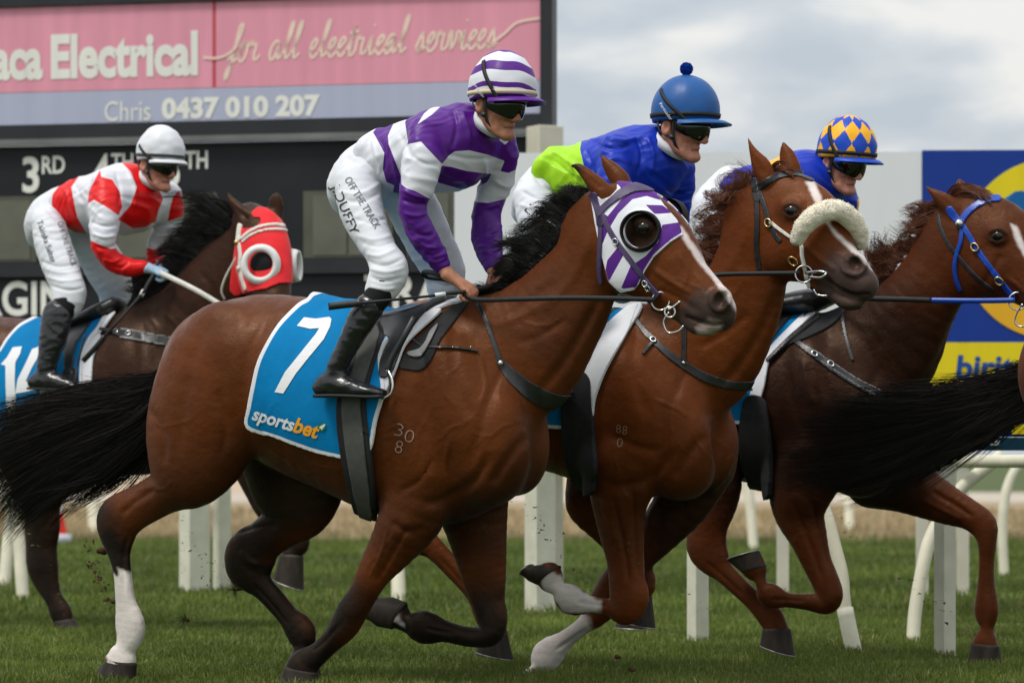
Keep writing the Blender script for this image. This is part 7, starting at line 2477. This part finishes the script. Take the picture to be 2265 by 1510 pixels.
# mane and tail
hair_guides('mane', M['hair_black'], r7, f7, [
    [(1312, 436, 0), (1280, 424, .01), (1252, 432, .02)], [(1288, 462, 0), (1250, 440, .0), (1212, 455, .02)], [(1262, 498, 0), (1222, 470, 0), (1182, 488, .02)], [(1236, 530, 0), (1196, 500, 0), (1156, 522, .02)],
    [(1208, 562, 0), (1168, 540, 0), (1134, 562, .02)], [(1180, 592, 0), (1148, 578, 0), (1126, 600, .01)], [(1150, 620, 0), (1122, 615, 0), (1105, 638, 0)], [(1110, 645, 0), (1080, 645, 0), (1058, 665, 0)], [(1070, 662, 0), (1050, 660, 0), (1035, 672, 0)]],
    8000, .0020, .034, .020, 14, .35, np.random.default_rng(11), .35, lock=60)
hair_guides('tail', M['hair_tail'], r7, f7, [
    [(395, 790, 0), (352, 845, 0), (250, 868, .0), (120, 896, .02), (10, 925, .03), (-60, 950, .03)], [(395, 800, 0), (345, 870, -.02), (240, 905, 0), (110, 950, 0), (0, 1005, 0), (-60, 1040, 0)],
    [(395, 810, 0), (340, 900, -.03), (230, 960, -.03), (110, 1020, -.02), (20, 1090, 0), (-25, 1150, 0)], [(395, 820, 0), (336, 930, -.02), (240, 1000, -.02), (150, 1055, 0), (80, 1110, 0), (25, 1170, 0)],
    [(395, 830, 0), (334, 960, 0), (280, 1020, 0), (215, 1055, 0), (150, 1072, 0), (110, 1100, 0)]],
    12000, .0026, .050, .025, 18, .28, np.random.default_rng(12), .3)

# ------------------------------------------------------------------ the chestnut
eye_ball(hA, fA, 1750, 466, -.119, .025, rA)
cA = tack('saddle_cloth', fA, 'blue saddle cloth with a broad white front edge on the chestnut', 'saddle cloth', 'saddle cloths')
patch(hA, 'cloth', M['cloth7'], cA, [(1060, 640), (1300, 640), (1420, 668), (1388, 738), (1346, 815), (1320, 880), (1306, 938), (1240, 946), (1120, 930), (1030, 900), (1030, 760)], .012, .012, ripple=(.008, 7, 4.0))
patch(hA, 'lining', M['white_cloth'], cA, [(1385, 690), (1418, 668), (1388, 738), (1346, 815), (1320, 880), (1308, 936), (1291, 915), (1284, 870), (1282, 842), (1308, 775), (1340, 728)], .020, .010, both=False)
sA = tack('racing_saddle', fA, 'black girth and saddle of the chestnut, mostly hidden behind number 7', 'saddle', 'racing saddles')
patch(hA, 'flap', M['leather'], sA, [(1180, 660), (1330, 650), (1385, 668), (1330, 720), (1290, 790), (1270, 850), (1230, 850), (1220, 760)], .026, .012)
hA.strap('girth', M['pad'], sA, [(1285, 850, 26), (1280, 900, 33), (1285, 970, 34), (1294, 1030, 30), (1302, 1078, 18)], .030, .026)
bA = tack('breastplate', fA, 'black leather breastplate with a buckled tongue on the chestnut', 'breastplate', 'breastplates')
hA.strap('chest_band', M['leather'], bA, [(1392, 688, 5), (1420, 725, 6), (1445, 752, 7), (1478, 782, 8), (1512, 806, 9), (1560, 834, 10), (1620, 852, 9), (1672, 850, 7)], .006, .008)
hA.strap('neck_strap', M['leather'], bA, [(1514, 640, 4), (1514, 720, 5), (1512, 800, 5)], .006, .006)
hA.strap('loose_end', M['leather'], bA, [(1446, 756, 4), (1434, 768, 4), (1423, 782, 3)], .010, .008)
buckle(hA, 1446, 753, .010, bA, M['steel'], .012)
stud(hA, 1512, 803, .009, bA, M['steel'])
brA_ = tack('bridle', fA, 'black leather bridle with brass rings on the chestnut', 'bridle', 'bridles')
z15 = lambda p: zp(p, 1500, 230, 2.8497)
L3 = lambda pts, w: [(*p, w) for p in pts]
hA.strap('browband', M['leather'], brA_, L3(z15([(490, 545), (560, 490), (650, 448), (760, 438), (840, 470)]), 7), .007, .008)
hA.strap('headpiece', M['leather'], brA_, L3(z15([(478, 480), (488, 540), (500, 600)]), 7), .007, .008)
hA.strap('throat_lash', M['leather'], brA_, L3(z15([(492, 540), (498, 640), (500, 760), (495, 900), (510, 1040)]), 5), .006, .008)
hA.strap('cheekpiece', M['leather'], brA_, L3(z15([(515, 560), (545, 640), (575, 740), (610, 820), (640, 860)]), 5), .006, .008)
hA.strap('nose_cord', M['white_strap'], brA_, L3(z15([(585, 745), (640, 790), (710, 840), (775, 885), (785, 960), (800, 1030), (825, 1150)]), 3.2), .008, .010)
buckle(hA, *z15([(575, 752)])[0], .014, brA_, M['brass'])
buckle(hA, *z15([(730, 988)])[0], .016, brA_, M['brass'])
bit_ring(fA, 1778, 606, -.135, .034, brA_)
mb = MB()
mb.tube(catmull(np.array([fA.loc(*p) for p in [(1782, 604, -.14), (1810, 600, -.15), (1828, 604, -.15), (1815, 614, -.15), (1790, 612, -.14)]]), 4), .006, 6)
mb.tube(catmull(np.array([fA.loc(*p) for p in [(1800, 640, -.15), (1808, 652, -.15), (1830, 654, -.15)]]), 4), .004, 6)
mb.build('bit', M['steel'], brA_)
nb = tack('sheepskin_noseband', fA, 'thick cream sheepskin noseband rolled over the chestnut\'s nose', 'noseband')
B_ = Body(fA, 0.005)
zc = z15([(752, 850), (790, 775), (850, 715), (930, 675), (1010, 672), (1085, 722), (1135, 805), (1150, 875)])
lt = (-.19, -.20, -.19, -.16, -.12, -.07, -.02, .01)
B_.caps([(x, y, l, r) for (x, y), l, r in zip(zc, lt, (.030, .038, .041, .042, .042, .041, .038, .030))], .01)
B_.grow(3)
wrinkle(B_, .0025, 40, 2.0, ridge=False)
add_obj('roll', new_mesh('roll', B_.V, B_.Q), M['wool'], nb)
ii = np.random.default_rng(5).integers(0, len(B_.V), 2000)
ii = ii[(B_.N[ii, 2] > -0.25)]
rg = np.random.default_rng(6)
R0, D0 = B_.V[ii], B_.N[ii] + rg.normal(0, .45, (len(ii), 3))
D0 /= np.linalg.norm(D0, axis=1)[:, None]
S0 = np.cross(D0, rg.normal(0, 1, (len(ii), 3)))
S0 /= np.linalg.norm(S0, axis=1)[:, None]
k_ = len(ii)
add_obj('fleece', new_mesh('fleece', np.concatenate([R0 + S0 * .0022, R0 - S0 * .0022, R0 + D0 * (.003 + .005 * rg.random((k_, 1)))]), np.stack([np.arange(k_), np.arange(k_) + k_, np.arange(k_) + 2 * k_], 1)), M['wool'], nb)
rnA = tack('reins', fA, 'black rein stretched along the chestnut\'s neck', 'reins', 'reins')
rein(fA, [(1478, 622, -.15), (1540, 614, -.18), (1600, 607, -.18), (1680, 605, -.16), (1768, 604, -.14)], .009, 'near_rein', M['rubber'], rnA, .004)
rein(fA, [(1565, 620, .09), (1640, 615, .12), (1740, 608, .08), (1800, 606, .02)], .0115, 'far_rein', M['rubber'], rnA, .004)
tb = hA.bvh()
for body, a, b, hh in (('8', (1364, 957), (1374, 957), 20), ('8', (1377, 960), (1387, 961), 21), ('0', (1364, 988), (1376, 990), 23)):
    V2, F2 = text_at(body, a, b, hh, weight=-0.02, cuts=1)
    decal(fA, tb, 'brand', M['brand'], rA, V2, F2, .0035)
hair_guides('mane', M['hair_red'], rA, fA, [
    [(1688, 392, 0), (1662, 392, .0), (1635, 404, .01)], [(1668, 412, 0), (1634, 406, 0), (1604, 420, .0)], [(1648, 442, 0), (1612, 436, 0), (1580, 446, 0)], [(1630, 470, 0), (1594, 466, 0), (1562, 476, 0)],
    [(1614, 500, 0), (1574, 498, 0), (1538, 512, 0)], [(1600, 532, 0), (1566, 530, 0), (1532, 532, 0)], [(1584, 566, 0), (1562, 562, 0), (1545, 572, 0)], [(1568, 590, 0), (1556, 586, 0), (1548, 600, 0)]],
    2300, .0022, .032, .036, 14, .3, np.random.default_rng(21), .3, lock=45)
hair_guides('forelock', M['hair_red'], rA, fA, [[(1705, 372, 0), (1725, 362, -.01), (1752, 372, -.03)], [(1715, 380, 0), (1735, 375, -.03), (1762, 388, -.06)]], 350, .003, .012, .008, 8, .6, np.random.default_rng(22), .5)

# ------------------------------------------------------------------ the dark chestnut
eye_ball(hD, fD, 2206, 522, -.115, .025, rD)
cD = tack('saddle_cloth', fD, 'blue and white saddle cloth half hidden on the dark chestnut', 'saddle cloth', 'saddle cloths')
patch(hD, 'cloth', M['cloth7'], cD, [(1450, 660), (1700, 650), (1842, 652), (1792, 708), (1722, 772), (1702, 802), (1690, 862), (1668, 918), (1652, 935), (1560, 930), (1440, 900), (1430, 760)], .012, .012, ripple=(.008, 7, 6.0))
patch(hD, 'lining', M['white_cloth'], cD, [(1820, 664), (1842, 652), (1792, 708), (1722, 772), (1702, 802), (1690, 862), (1668, 918), (1654, 932), (1652, 900), (1678, 832), (1700, 778), (1765, 712)], .018, .010, both=False)
sD = tack('racing_saddle', fD, 'black racing saddle and pad of the dark chestnut', 'saddle', 'racing saddles')
patch(hD, 'flap', M['leather'], sD, [(1700, 672), (1745, 640), (1800, 640), (1812, 660), (1770, 690), (1730, 730), (1708, 760), (1692, 770)], .026, .014)
patch(hD, 'pad', M['pad'], sD, [(1838, 662), (1886, 660), (1850, 712), (1800, 742), (1755, 760), (1735, 768), (1770, 728), (1810, 695)], .010, .010, both=False)
sb = Body(fD, 0.006)
sb.chain([(1690, 672, 1690, 706, .15, 0), (1740, 650, 1745, 702, .15, 0), (1790, 638, 1800, 692, .12, 0), (1828, 640, 1838, 676, .08, 0)], .02)
sb.grow(3)
add_obj('seat', new_mesh('seat', sb.V, sb.Q), M['leather'], sD)
hD.strap('girth', M['pad'], sD, [(1672, 900, 26), (1672, 960, 34), (1680, 1030, 32), (1690, 1088, 20)], .028, .024)
bD = tack('breastplate', fD, 'black elastic breastplate with silver edges crossing the dark chestnut shoulder', 'breastplate', 'breastplates')
hD.strap('chest_band', M['leather'], bD, [(1742, 742, 5), (1775, 765, 6), (1805, 786, 8), (1850, 818, 9), (1900, 850, 9), (1955, 878, 9)], .008, .010)
for dy in (-9, 9):
    hD.strap('edge_piping', M['silver_web'], bD, [(1812 + dy * .4, 790 + dy, 1.3), (1850 + dy * .4, 816 + dy, 1.3), (1900 + dy * .4, 848 + dy, 1.3), (1950 + dy * .4, 874 + dy, 1.3)], .010, .008)
hD.strap('saddle_tie', M['leather'], bD, [(1700, 800, 3.5), (1760, 745, 3.5), (1810, 705, 3.5)], .024, .020)
hD.strap('neck_strap', M['leather'], bD, [(1862, 690, 4), (1870, 740, 4), (1885, 795, 4)], .006, .006)
for q in ((1802, 784), (1838, 806)):
    buckle(hD, *q, .011, bD, M['steel'], .012)
brD_ = tack('bridle', fD, 'bright blue bridle with silver rosette on the dark chestnut', 'bridle', 'bridles')
hD.strap('browband', M['blue_strap'], brD_, L3(z15([(1785, 745), (1820, 690), (1880, 640), (1950, 605), (2015, 598)]), 6.5), .008, .009)
hD.strap('headpiece', M['blue_strap'], brD_, L3(z15([(1715, 668), (1745, 710), (1780, 752)]), 8), .008, .009)
hD.strap('cheekpiece', M['blue_strap'], brD_, L3(z15([(1785, 752), (1830, 820), (1880, 905), (1945, 1000), (2010, 1085), (2060, 1150), (2110, 1210)]), 5.5), .008, .009)
hD.strap('throat_lash', M['blue_strap'], brD_, L3(z15([(1790, 790), (1785, 860), (1760, 940), (1745, 1030), (1755, 1110), (1778, 1170)]), 4), .008, .009)
hD.strap('under_strap', M['leather'], brD_, L3(z15([(1640, 700), (1660, 790), (1710, 890), (1790, 990), (1880, 1090), (1980, 1170)]), 4), .005, .006)
stud(hD, *z15([(1779, 758)])[0], .021, brD_, M['steel'], .010, 'rosette')
for q in ((1878, 905), (2027, 1112)):
    buckle(hD, *z15([q])[0], .015, brD_, M['brass'], .014)
bit_ring(fD, 2251, 666, -.10, .038, brD_)
mb = MB()
mb.tube(catmull(np.array([fD.loc(*p) for p in [(2262, 672, -.11), (2248, 695, -.11), (2246, 715, -.11), (2262, 722, -.11), (2285, 710, -.11)]]), 5), .004, 6)
mb.build('bit', M['steel'], brD_)
rnD = tack('reins', fD, 'blue ended black rein running to the dark chestnut\'s bit', 'reins', 'reins')
rein(fD, [(1828, 632, -.15), (1870, 652, -.19), (1930, 660, -.20), (2000, 662, -.19), (2060, 664, -.17)], .012, 'rubber_grip', M['rubber'], rnD, .005)
rein(fD, [(2056, 664, -.17), (2130, 665, -.15), (2190, 665, -.13), (2245, 664, -.11)], .0115, 'blue_end', M['blue_strap'], rnD, .004)
hair_guides('mane', M['hair_red'], rD, fD, [
    [(2112, 440, 0), (2080, 452, 0), (2040, 462, 0)], [(2090, 462, 0), (2055, 470, 0), (2020, 480, 0)], [(2068, 488, 0), (2030, 488, 0), (1998, 495, 0)], [(2046, 515, 0), (2012, 508, 0), (1985, 505, 0)], [(2024, 545, 0), (1992, 532, 0), (1965, 518, 0)],
    [(2000, 572, 0), (1968, 556, 0), (1945, 525, 0)], [(1978, 598, 0), (1952, 580, 0), (1932, 545, 0)], [(1955, 618, 0), (1935, 604, 0), (1925, 585, 0)], [(1925, 645, 0), (1908, 640, 0), (1895, 650, 0)]],
    1800, .0024, .032, .036, 14, .3, np.random.default_rng(31), .3, lock=45)
hair_guides('forelock', M['hair_red'], rD, fD, [[(2098, 440, 0), (2125, 410, -.01), (2165, 418, -.03), (2200, 438, -.05)], [(2095, 455, 0), (2120, 428, -.03), (2160, 432, -.06), (2190, 450, -.08)]], 600, .0034, .016, .01, 8, .6, np.random.default_rng(32), .5)
hair_guides('tail', M['hair_tail'], rE, fE, [
    [(2340, 800, 0), (2262, 818, 0), (2190, 845, 0), (2080, 862, 0), (1960, 872, 0), (1850, 880, 0)], [(2340, 808, 0), (2258, 840, 0), (2150, 890, 0), (2010, 920, 0), (1870, 940, 0), (1740, 945, 0)],
    [(2340, 815, 0), (2252, 870, 0), (2140, 925, 0), (2010, 975, 0), (1880, 1020, 0), (1720, 1040, 0)], [(2340, 822, 0), (2252, 890, 0), (2160, 945, 0), (2060, 1005, 0), (1960, 1055, 0), (1840, 1085, 0)],
    [(2340, 830, 0), (2254, 905, 0), (2195, 945, 0), (2130, 975, 0), (2075, 1015, 0), (2020, 1050, 0)]],
    8500, .0024, .040, .03, 18, .2, np.random.default_rng(33), .3)

# ------------------------------------------------------------------ number 14
cB = tack('saddle_cloth', fB, 'blue saddle cloth with a white number 14', 'saddle cloth', 'saddle cloths')
clB = patch(hB, 'cloth', M['clothB'], cB, [(-20, 800), (0, 775), (16, 750), (40, 726), (66, 713), (95, 700), (180, 660), (310, 640), (266, 674), (240, 705), (222, 735), (203, 757), (188, 792), (184, 840), (180, 905), (140, 962), (20, 985), (-10, 965)], .014, .012, ripple=(.012, 6, 8.0))
patch(hB, 'lining', M['white_cloth'], cB, [(300, 645), (262, 678), (240, 708), (222, 738), (228, 735), (250, 705), (275, 675), (305, 650)], .020, .010, both=False)
patch(hB, 'pad', M['white_cloth'], cB, [(222, 738), (203, 757), (186, 792), (178, 840), (172, 880), (200, 880), (204, 840), (208, 790), (222, 760)], .012, .010, both=False)
tB = bvh_of(clB)
zb = lambda p: zp(p, 0, 600, 3.775)
for pl in ([(10, 775), (60, 720), (110, 635), (185, 628), (170, 690), (130, 760), (125, 900), (138, 1210), (60, 1220), (50, 960), (48, 790)],
           [(130, 1020), (150, 900), (220, 760), (270, 650), (330, 628), (330, 700), (270, 800), (215, 920), (290, 900), (380, 880), (385, 900), (400, 985), (415, 1060), (440, 1150), (360, 1160), (335, 1010), (330, 985)]):
    V2, F2 = grid_poly(zb(pl), 12)
    decal(fB, tB, 'numeral', M['print_white'], cB, V2, F2, .003)
for body, a, b, hh, mat in (('sports', (18, 968), (86, 945), 15, 'print_white'), ('bet', (87, 944), (134, 930), 16, 'print_orange')):
    V2, F2 = text_at(body, a, b, hh, shear=0.12, weight=0.012)
    decal(fB, tB, 'sponsor_lettering', M[mat], cB, V2, F2, .003)
sB = tack('racing_saddle', fB, 'black racing saddle and stirrup on the number 14 cloth', 'saddle', 'racing saddles')
patch(hB, 'flap', M['leather'], sB, [(165, 690), (225, 655), (255, 645), (235, 680), (212, 710), (190, 742), (172, 770), (165, 820), (150, 822), (148, 760), (160, 720)], .03, .014)
mb = MB()
mb.tube(catmull(np.array([fB.loc(*p) for p in [(188, 740, -.33), (178, 780, -.35), (170, 810, -.36), (168, 838, -.38), (160, 862, -.37), (150, 855, -.34), (160, 820, -.33)]]), 4), .006, 8)
mb.build('stirrup', M['leather'], sB)
sb = Body(fB, 0.007)
sb.chain([(150, 706, 150, 736, .15, 0), (190, 690, 195, 730, .14, 0), (230, 666, 240, 712, .11, 0), (252, 655, 262, 690, .07, 0)], .02)
sb.grow(3)
add_obj('seat', new_mesh('seat', sb.V, sb.Q), M['leather'], sB)
hB.strap('girth', M['pad'], sB, [(160, 830, 16), (158, 900, 20), (165, 970, 20), (172, 1030, 14)], .026, .02)
bB = tack('breastplate', fB, 'black breastplate strap with grey edges on the dark bay', 'breastplate', 'breastplates')
hB.strap('chest_band', M['leather'], bB, [(255, 735, 6), (290, 742, 9), (340, 750, 10), (400, 762, 10), (460, 775, 9)], .008, .010)
for dy in (-9, 9):
    hB.strap('edge_piping', M['silver_web'], bB, [(268, 738 + dy, 1.6), (330, 748 + dy, 1.6), (400, 760 + dy, 1.6), (450, 772 + dy, 1.6)], .011, .008)
hB.strap('saddle_tie', M['leather'], bB, [(195, 727, 3), (225, 732, 3), (258, 736, 3)], .022, .02)
for q in ((258, 735), (285, 740)):
    buckle(hB, *q, .012, bB, M['steel'], .013)
hoodB = tack('racing_hood', fB, 'bright red racing hood with round white blinker cups', 'hood', 'racing hoods')
hpB = [(533, 497), (525, 529), (517, 579), (511, 615), (509, 642), (520, 655), (552, 645), (589, 639), (618, 627), (652, 625), (662, 632), (664, 600), (660, 549), (640, 508), (620, 488), (606, 474), (589, 462), (570, 460), (556, 472), (562, 482), (577, 483), (578, 492), (566, 503), (540, 507)]
gB = np.full(len(hB.V), -60.0)
sel = (hB.P[:, 0] > 490) & (hB.P[:, 0] < 700) & (hB.P[:, 1] > 440) & (hB.P[:, 1] < 690) & (hB.facing > -.35)
gB[sel] = poly_dist(hB.P[sel], hpB)
hB.shell('hood_cloth', M['hood_red'], hoodB, gB, .008, .010)
pB1, nB1 = hB.on(577, 585, .004)
blinker(fB, 577, 585, pB1[1] - .012, .104, .068, .024, M['cup_white'], hoodB, (0.34, -1, .03))
pB2, nB2 = hB.on(648, 585, .0)
blinker(fB, 644, 588, pB2[1] + .02, .088, .066, .045, M['cup_white'], hoodB, (1.0, 0.35, .03))
mb = MB()
mb.sphere(fB.loc(577, 585, pB1[1] + .004), (.066, .02, .066), 20, 10)
mb.build('eye_shade', M['cup_black'], hoodB)
brB_ = tack('bridle', fB, 'white rubber bridle over the red hood', 'bridle', 'bridles')
zq = lambda p: zp(p, 360, 400, 5.03)
hB.strap('browband', M['white_strap'], brB_, L3(zq([(885, 650), (980, 570), (1100, 515), (1250, 495), (1370, 520)]), 2.6), .014, .012)
hB.strap('browband_lower', M['white_strap'], brB_, L3(zq([(905, 680), (1000, 605), (1120, 562), (1250, 548), (1375, 560)]), 2.2), .014, .012)
hB.strap('headpiece', M['white_strap'], brB_, L3(zq([(872, 500), (862, 580), (855, 660)]), 4), .014, .012)
hB.strap('cheekpiece', M['white_strap'], brB_, L3(zq([(862, 700), (880, 820), (875, 960), (895, 1080), (935, 1200)]), 3), .014, .012)
stud(hB, *zq([(850, 690)])[0], .016, brB_, M['brass'], .014, 'rosette')
stud(hB, *zq([(873, 975)])[0], .014, brB_, M['white_strap'], .014, 'keeper')
rein(fB, [(530, 548, -.12), (522, 570, -.13), (505, 600, -.13), (494, 625, -.13), (490, 645, -.12), (497, 662, -.10)], .006, 'throat_lash', M['white_strap'], brB_, .003)
rnB = tack('reins', fB, 'white rein running from the pale blue glove to the dark bay', 'reins', 'reins')
rein(fB, [(352, 602, -.17), (395, 622, -.2), (440, 645, -.2), (500, 680, -.18), (560, 705, -.2), (610, 735, -.24)], .013, 'near_rein', M['white_strap'], rnB, .004)
rein(fB, [(362, 608, .08), (420, 640, .1), (520, 690, .08), (620, 735, -.1)], .012, 'far_rein', M['white_strap'], rnB, .004)
wB = tack('riding_whip', fB, 'long black whip pointing down from the pale blue glove', 'whip', 'riding whips')
whip(fB, [(340, 608, -.18, .012), (326, 630, -.22, .011), (314, 650, -.27, .009), (265, 706, -.40, .007), (228, 748, -.42, .009)], wB, [(232, 744, -.42), (208, 772, -.43), (184, 798, -.43)])
mb = MB()
mb.tube([fB.loc(*p) for p in [(318, 643, -.25), (312, 654, -.275)]], .012, 10)
mb.build('grip_band', M['print_white'], wB)
hair_guides('mane', M['hair_black'], rB, fB, [
    [(532, 484, 0), (495, 455, 0), (445, 450, 0), (405, 445, 0)], [(505, 505, 0), (462, 482, 0), (415, 488, 0)], [(482, 524, 0), (440, 506, 0), (398, 520, 0)], [(458, 548, 0), (416, 532, 0), (380, 548, 0)], [(432, 575, 0), (396, 562, 0), (366, 580, 0)],
    [(405, 602, 0), (372, 600, 0), (350, 622, 0)], [(370, 640, 0), (335, 638, 0), (305, 650, 0)], [(340, 662, 0), (310, 655, 0), (285, 668, 0)]],
    5600, .0032, .05, .016, 12, .35, np.random.default_rng(41), .4)

# ------------------------------------------------------------------ lettering on the breeches
def letters_on(fr, B, parent, items):
    tree = B.bvh()
    for body, a, b, hh, mat, kw in items:
        V2, F2 = text_at(body, a, b, hh, **kw)
        decal(fr, tree, 'lettering', M[mat], parent, V2, F2, .003)
letters_on(f7, Bq7, p7, [('OFF THE TRACK', (762, 398), (829, 508), 17, 'print_grey', {}), ('J.DUFFY', (732, 412), (778, 520), 21, 'print_black', {})])
letters_on(fA, BqA, pA, [('L.N', (1160, 466), (1186, 490), 22, 'print_black', {})])
letters_on(fD, BqD, pD, [('H.E', (1536, 478), (1566, 500), 20, 'print_black', {})])
letters_on(fB, BqB, pB, [('OFF THE TRACK', (126, 492), (158, 590), 13, 'print_grey', {}), ('Takisha Salter', (82, 490), (114, 582), 13, 'print_black', {})])
def cap_text(fr, cov, parent, body, a, b, hh, mat, off=.009, **kw):
    V2, F2 = text_at(body, a, b, hh, **kw)
    decal(fr, bvh_of(cov), 'lettering', M[mat], parent, V2, F2, off)
cap_text(fA, covA, covA, 'Persuader', (1461, 231), (1485, 266), 7, 'print_white')
cap_text(f7, cov7, cov7, 'persuader', (1048, 183), (1074, 221), 6, 'print_white')
V2, F2 = grid_poly([(1101, 209), (1132, 208), (1133, 218), (1102, 219)], 8)
decal(f7, bvh_of(cov7), 'badge', M['print_white'], cov7, V2, F2, .003)
cap_text(f7, cov7, cov7, 'HYLAND', (1104, 217), (1130, 216), 6, 'sign_text', .005)
# ------------------------------------------------------------------ turf thrown up by the hooves
M['soil'] = vary(principled('damp_soil', (0.055, 0.026, 0.013), 0.9, 0.2), 60, 0.4, .004, 120)
M['sod_grass'] = principled('torn_grass', (0.09, 0.13, 0.03), 0.6, 0.2)
def clod(px, py, d, r, label, grass=0, seed=0):
    rng = np.random.default_rng(seed)
    c = world_pt(px, py, d)
    root = empty('turf_clod', Matrix.Translation(c), label, 'clod', 'clods of turf in the air')
    mb = MB()
    mb.sphere((0, 0, 0), (r, r * .8, r * .6), 16, 10)
    mb.v = [tuple(np.array(v) * (1 + .45 * mnoise.noise(Vector(v) * (1.6 / r) + Vector((seed, 0, 0))))) for v in mb.v]
    mb.build('soil', M['soil'], root)
    if grass:
        D = rng.normal(0, 1, (grass, 3))
        D[:, 0] = np.abs(D[:, 0]) * (-1 if seed % 2 else 1)
        D /= np.linalg.norm(D, axis=1)[:, None]
        S_ = np.cross(D, rng.normal(0, 1, (grass, 3)))
        S_ /= np.linalg.norm(S_, axis=1)[:, None]
        L = (.03 + .05 * rng.random((grass, 1)))
        V = np.concatenate([D * r * .5 + S_ * .0016, D * r * .5 - S_ * .0016, D * (r * .5 + L)])
        i = np.arange(grass)
        add_obj('grass_tuft', new_mesh('grass_tuft', V, np.stack([i, i + grass, i + 2 * grass], 1)), M['sod_grass'], root)
clod(524, 1300, 15.0, .024, 'grassy clod flying beside the bay\'s far hock', 90, 1)
clod(412, 1370, 14.6, .016, 'loose grass tuft flying low behind the bay', 110, 3)
clod(228, 1217, 15.6, .028, 'brown lump of soil flying at the bay\'s near hock', 0, 4)
clod(253, 1330, 15.2, .014, 'small dark clod beside the white sock', 0, 5)
clod(1366, 1452, 14.2, .014, 'dark clod low on the turf under the chestnut', 0, 6)
clod(1398, 1480, 14.1, .014, 'lowest dark clod on the turf under the chestnut', 0, 7)
def spray(name, n, boxes, mat, size, label, seed, flat=1.0):
    rng = np.random.default_rng(seed)
    V, Fs = [], []
    for _ in range(n):
        x0, y0, x1, y1, d0, d1 = boxes[rng.integers(len(boxes))]
        t = rng.random()
        c = world_pt(x0 + (x1 - x0) * t + rng.normal(0, 9), y0 + (y1 - y0) * t + rng.normal(0, 9), d0 + (d1 - d0) * rng.random())
        r = size * (0.4 + 1.2 * rng.random() ** 2)
        P = rng.normal(0, 1, (4, 3)) * r * np.array([1, 1, flat])
        o = len(V)
        V += [c + p for p in P]
        Fs += [(o, o + 1, o + 2), (o, o + 2, o + 3), (o, o + 3, o + 1), (o + 1, o + 3, o + 2)]
    o = add_obj(name, new_mesh(name, np.array(V), np.array(Fs), shade=False), mat)
    return tag(o, label, 'debris', kind='stuff')
spray('flying_soil', 150, [(196, 1190, 215, 1290, 16, 17), (205, 1240, 245, 1345, 16, 17)], M['soil'], .006, 'brown spray of soil kicked up behind the white sock', 5)
spray('flying_crumbs', 170, [(380, 1180, 700, 1400, 14.5, 16.5), (250, 1150, 520, 1330, 15, 17), (1150, 1100, 1300, 1300, 14, 17), (1330, 1150, 1650, 1420, 14, 16), (1850, 1150, 2150, 1400, 14.5, 16.5)], M['soil'], .0035, 'dark crumbs of turf scattered in the air', 6)
spray('flying_grass', 150, [(380, 1180, 700, 1400, 14.5, 16.5), (395, 1130, 500, 1330, 15, 17), (1150, 1100, 1300, 1300, 14, 17), (1330, 1150, 1650, 1420, 14, 16), (1850, 1150, 2150, 1400, 14.5, 16.5), (60, 1150, 160, 1370, 17, 18)], M['sod_grass'], .006, 'torn grass blades scattered in the air', 7, .35)
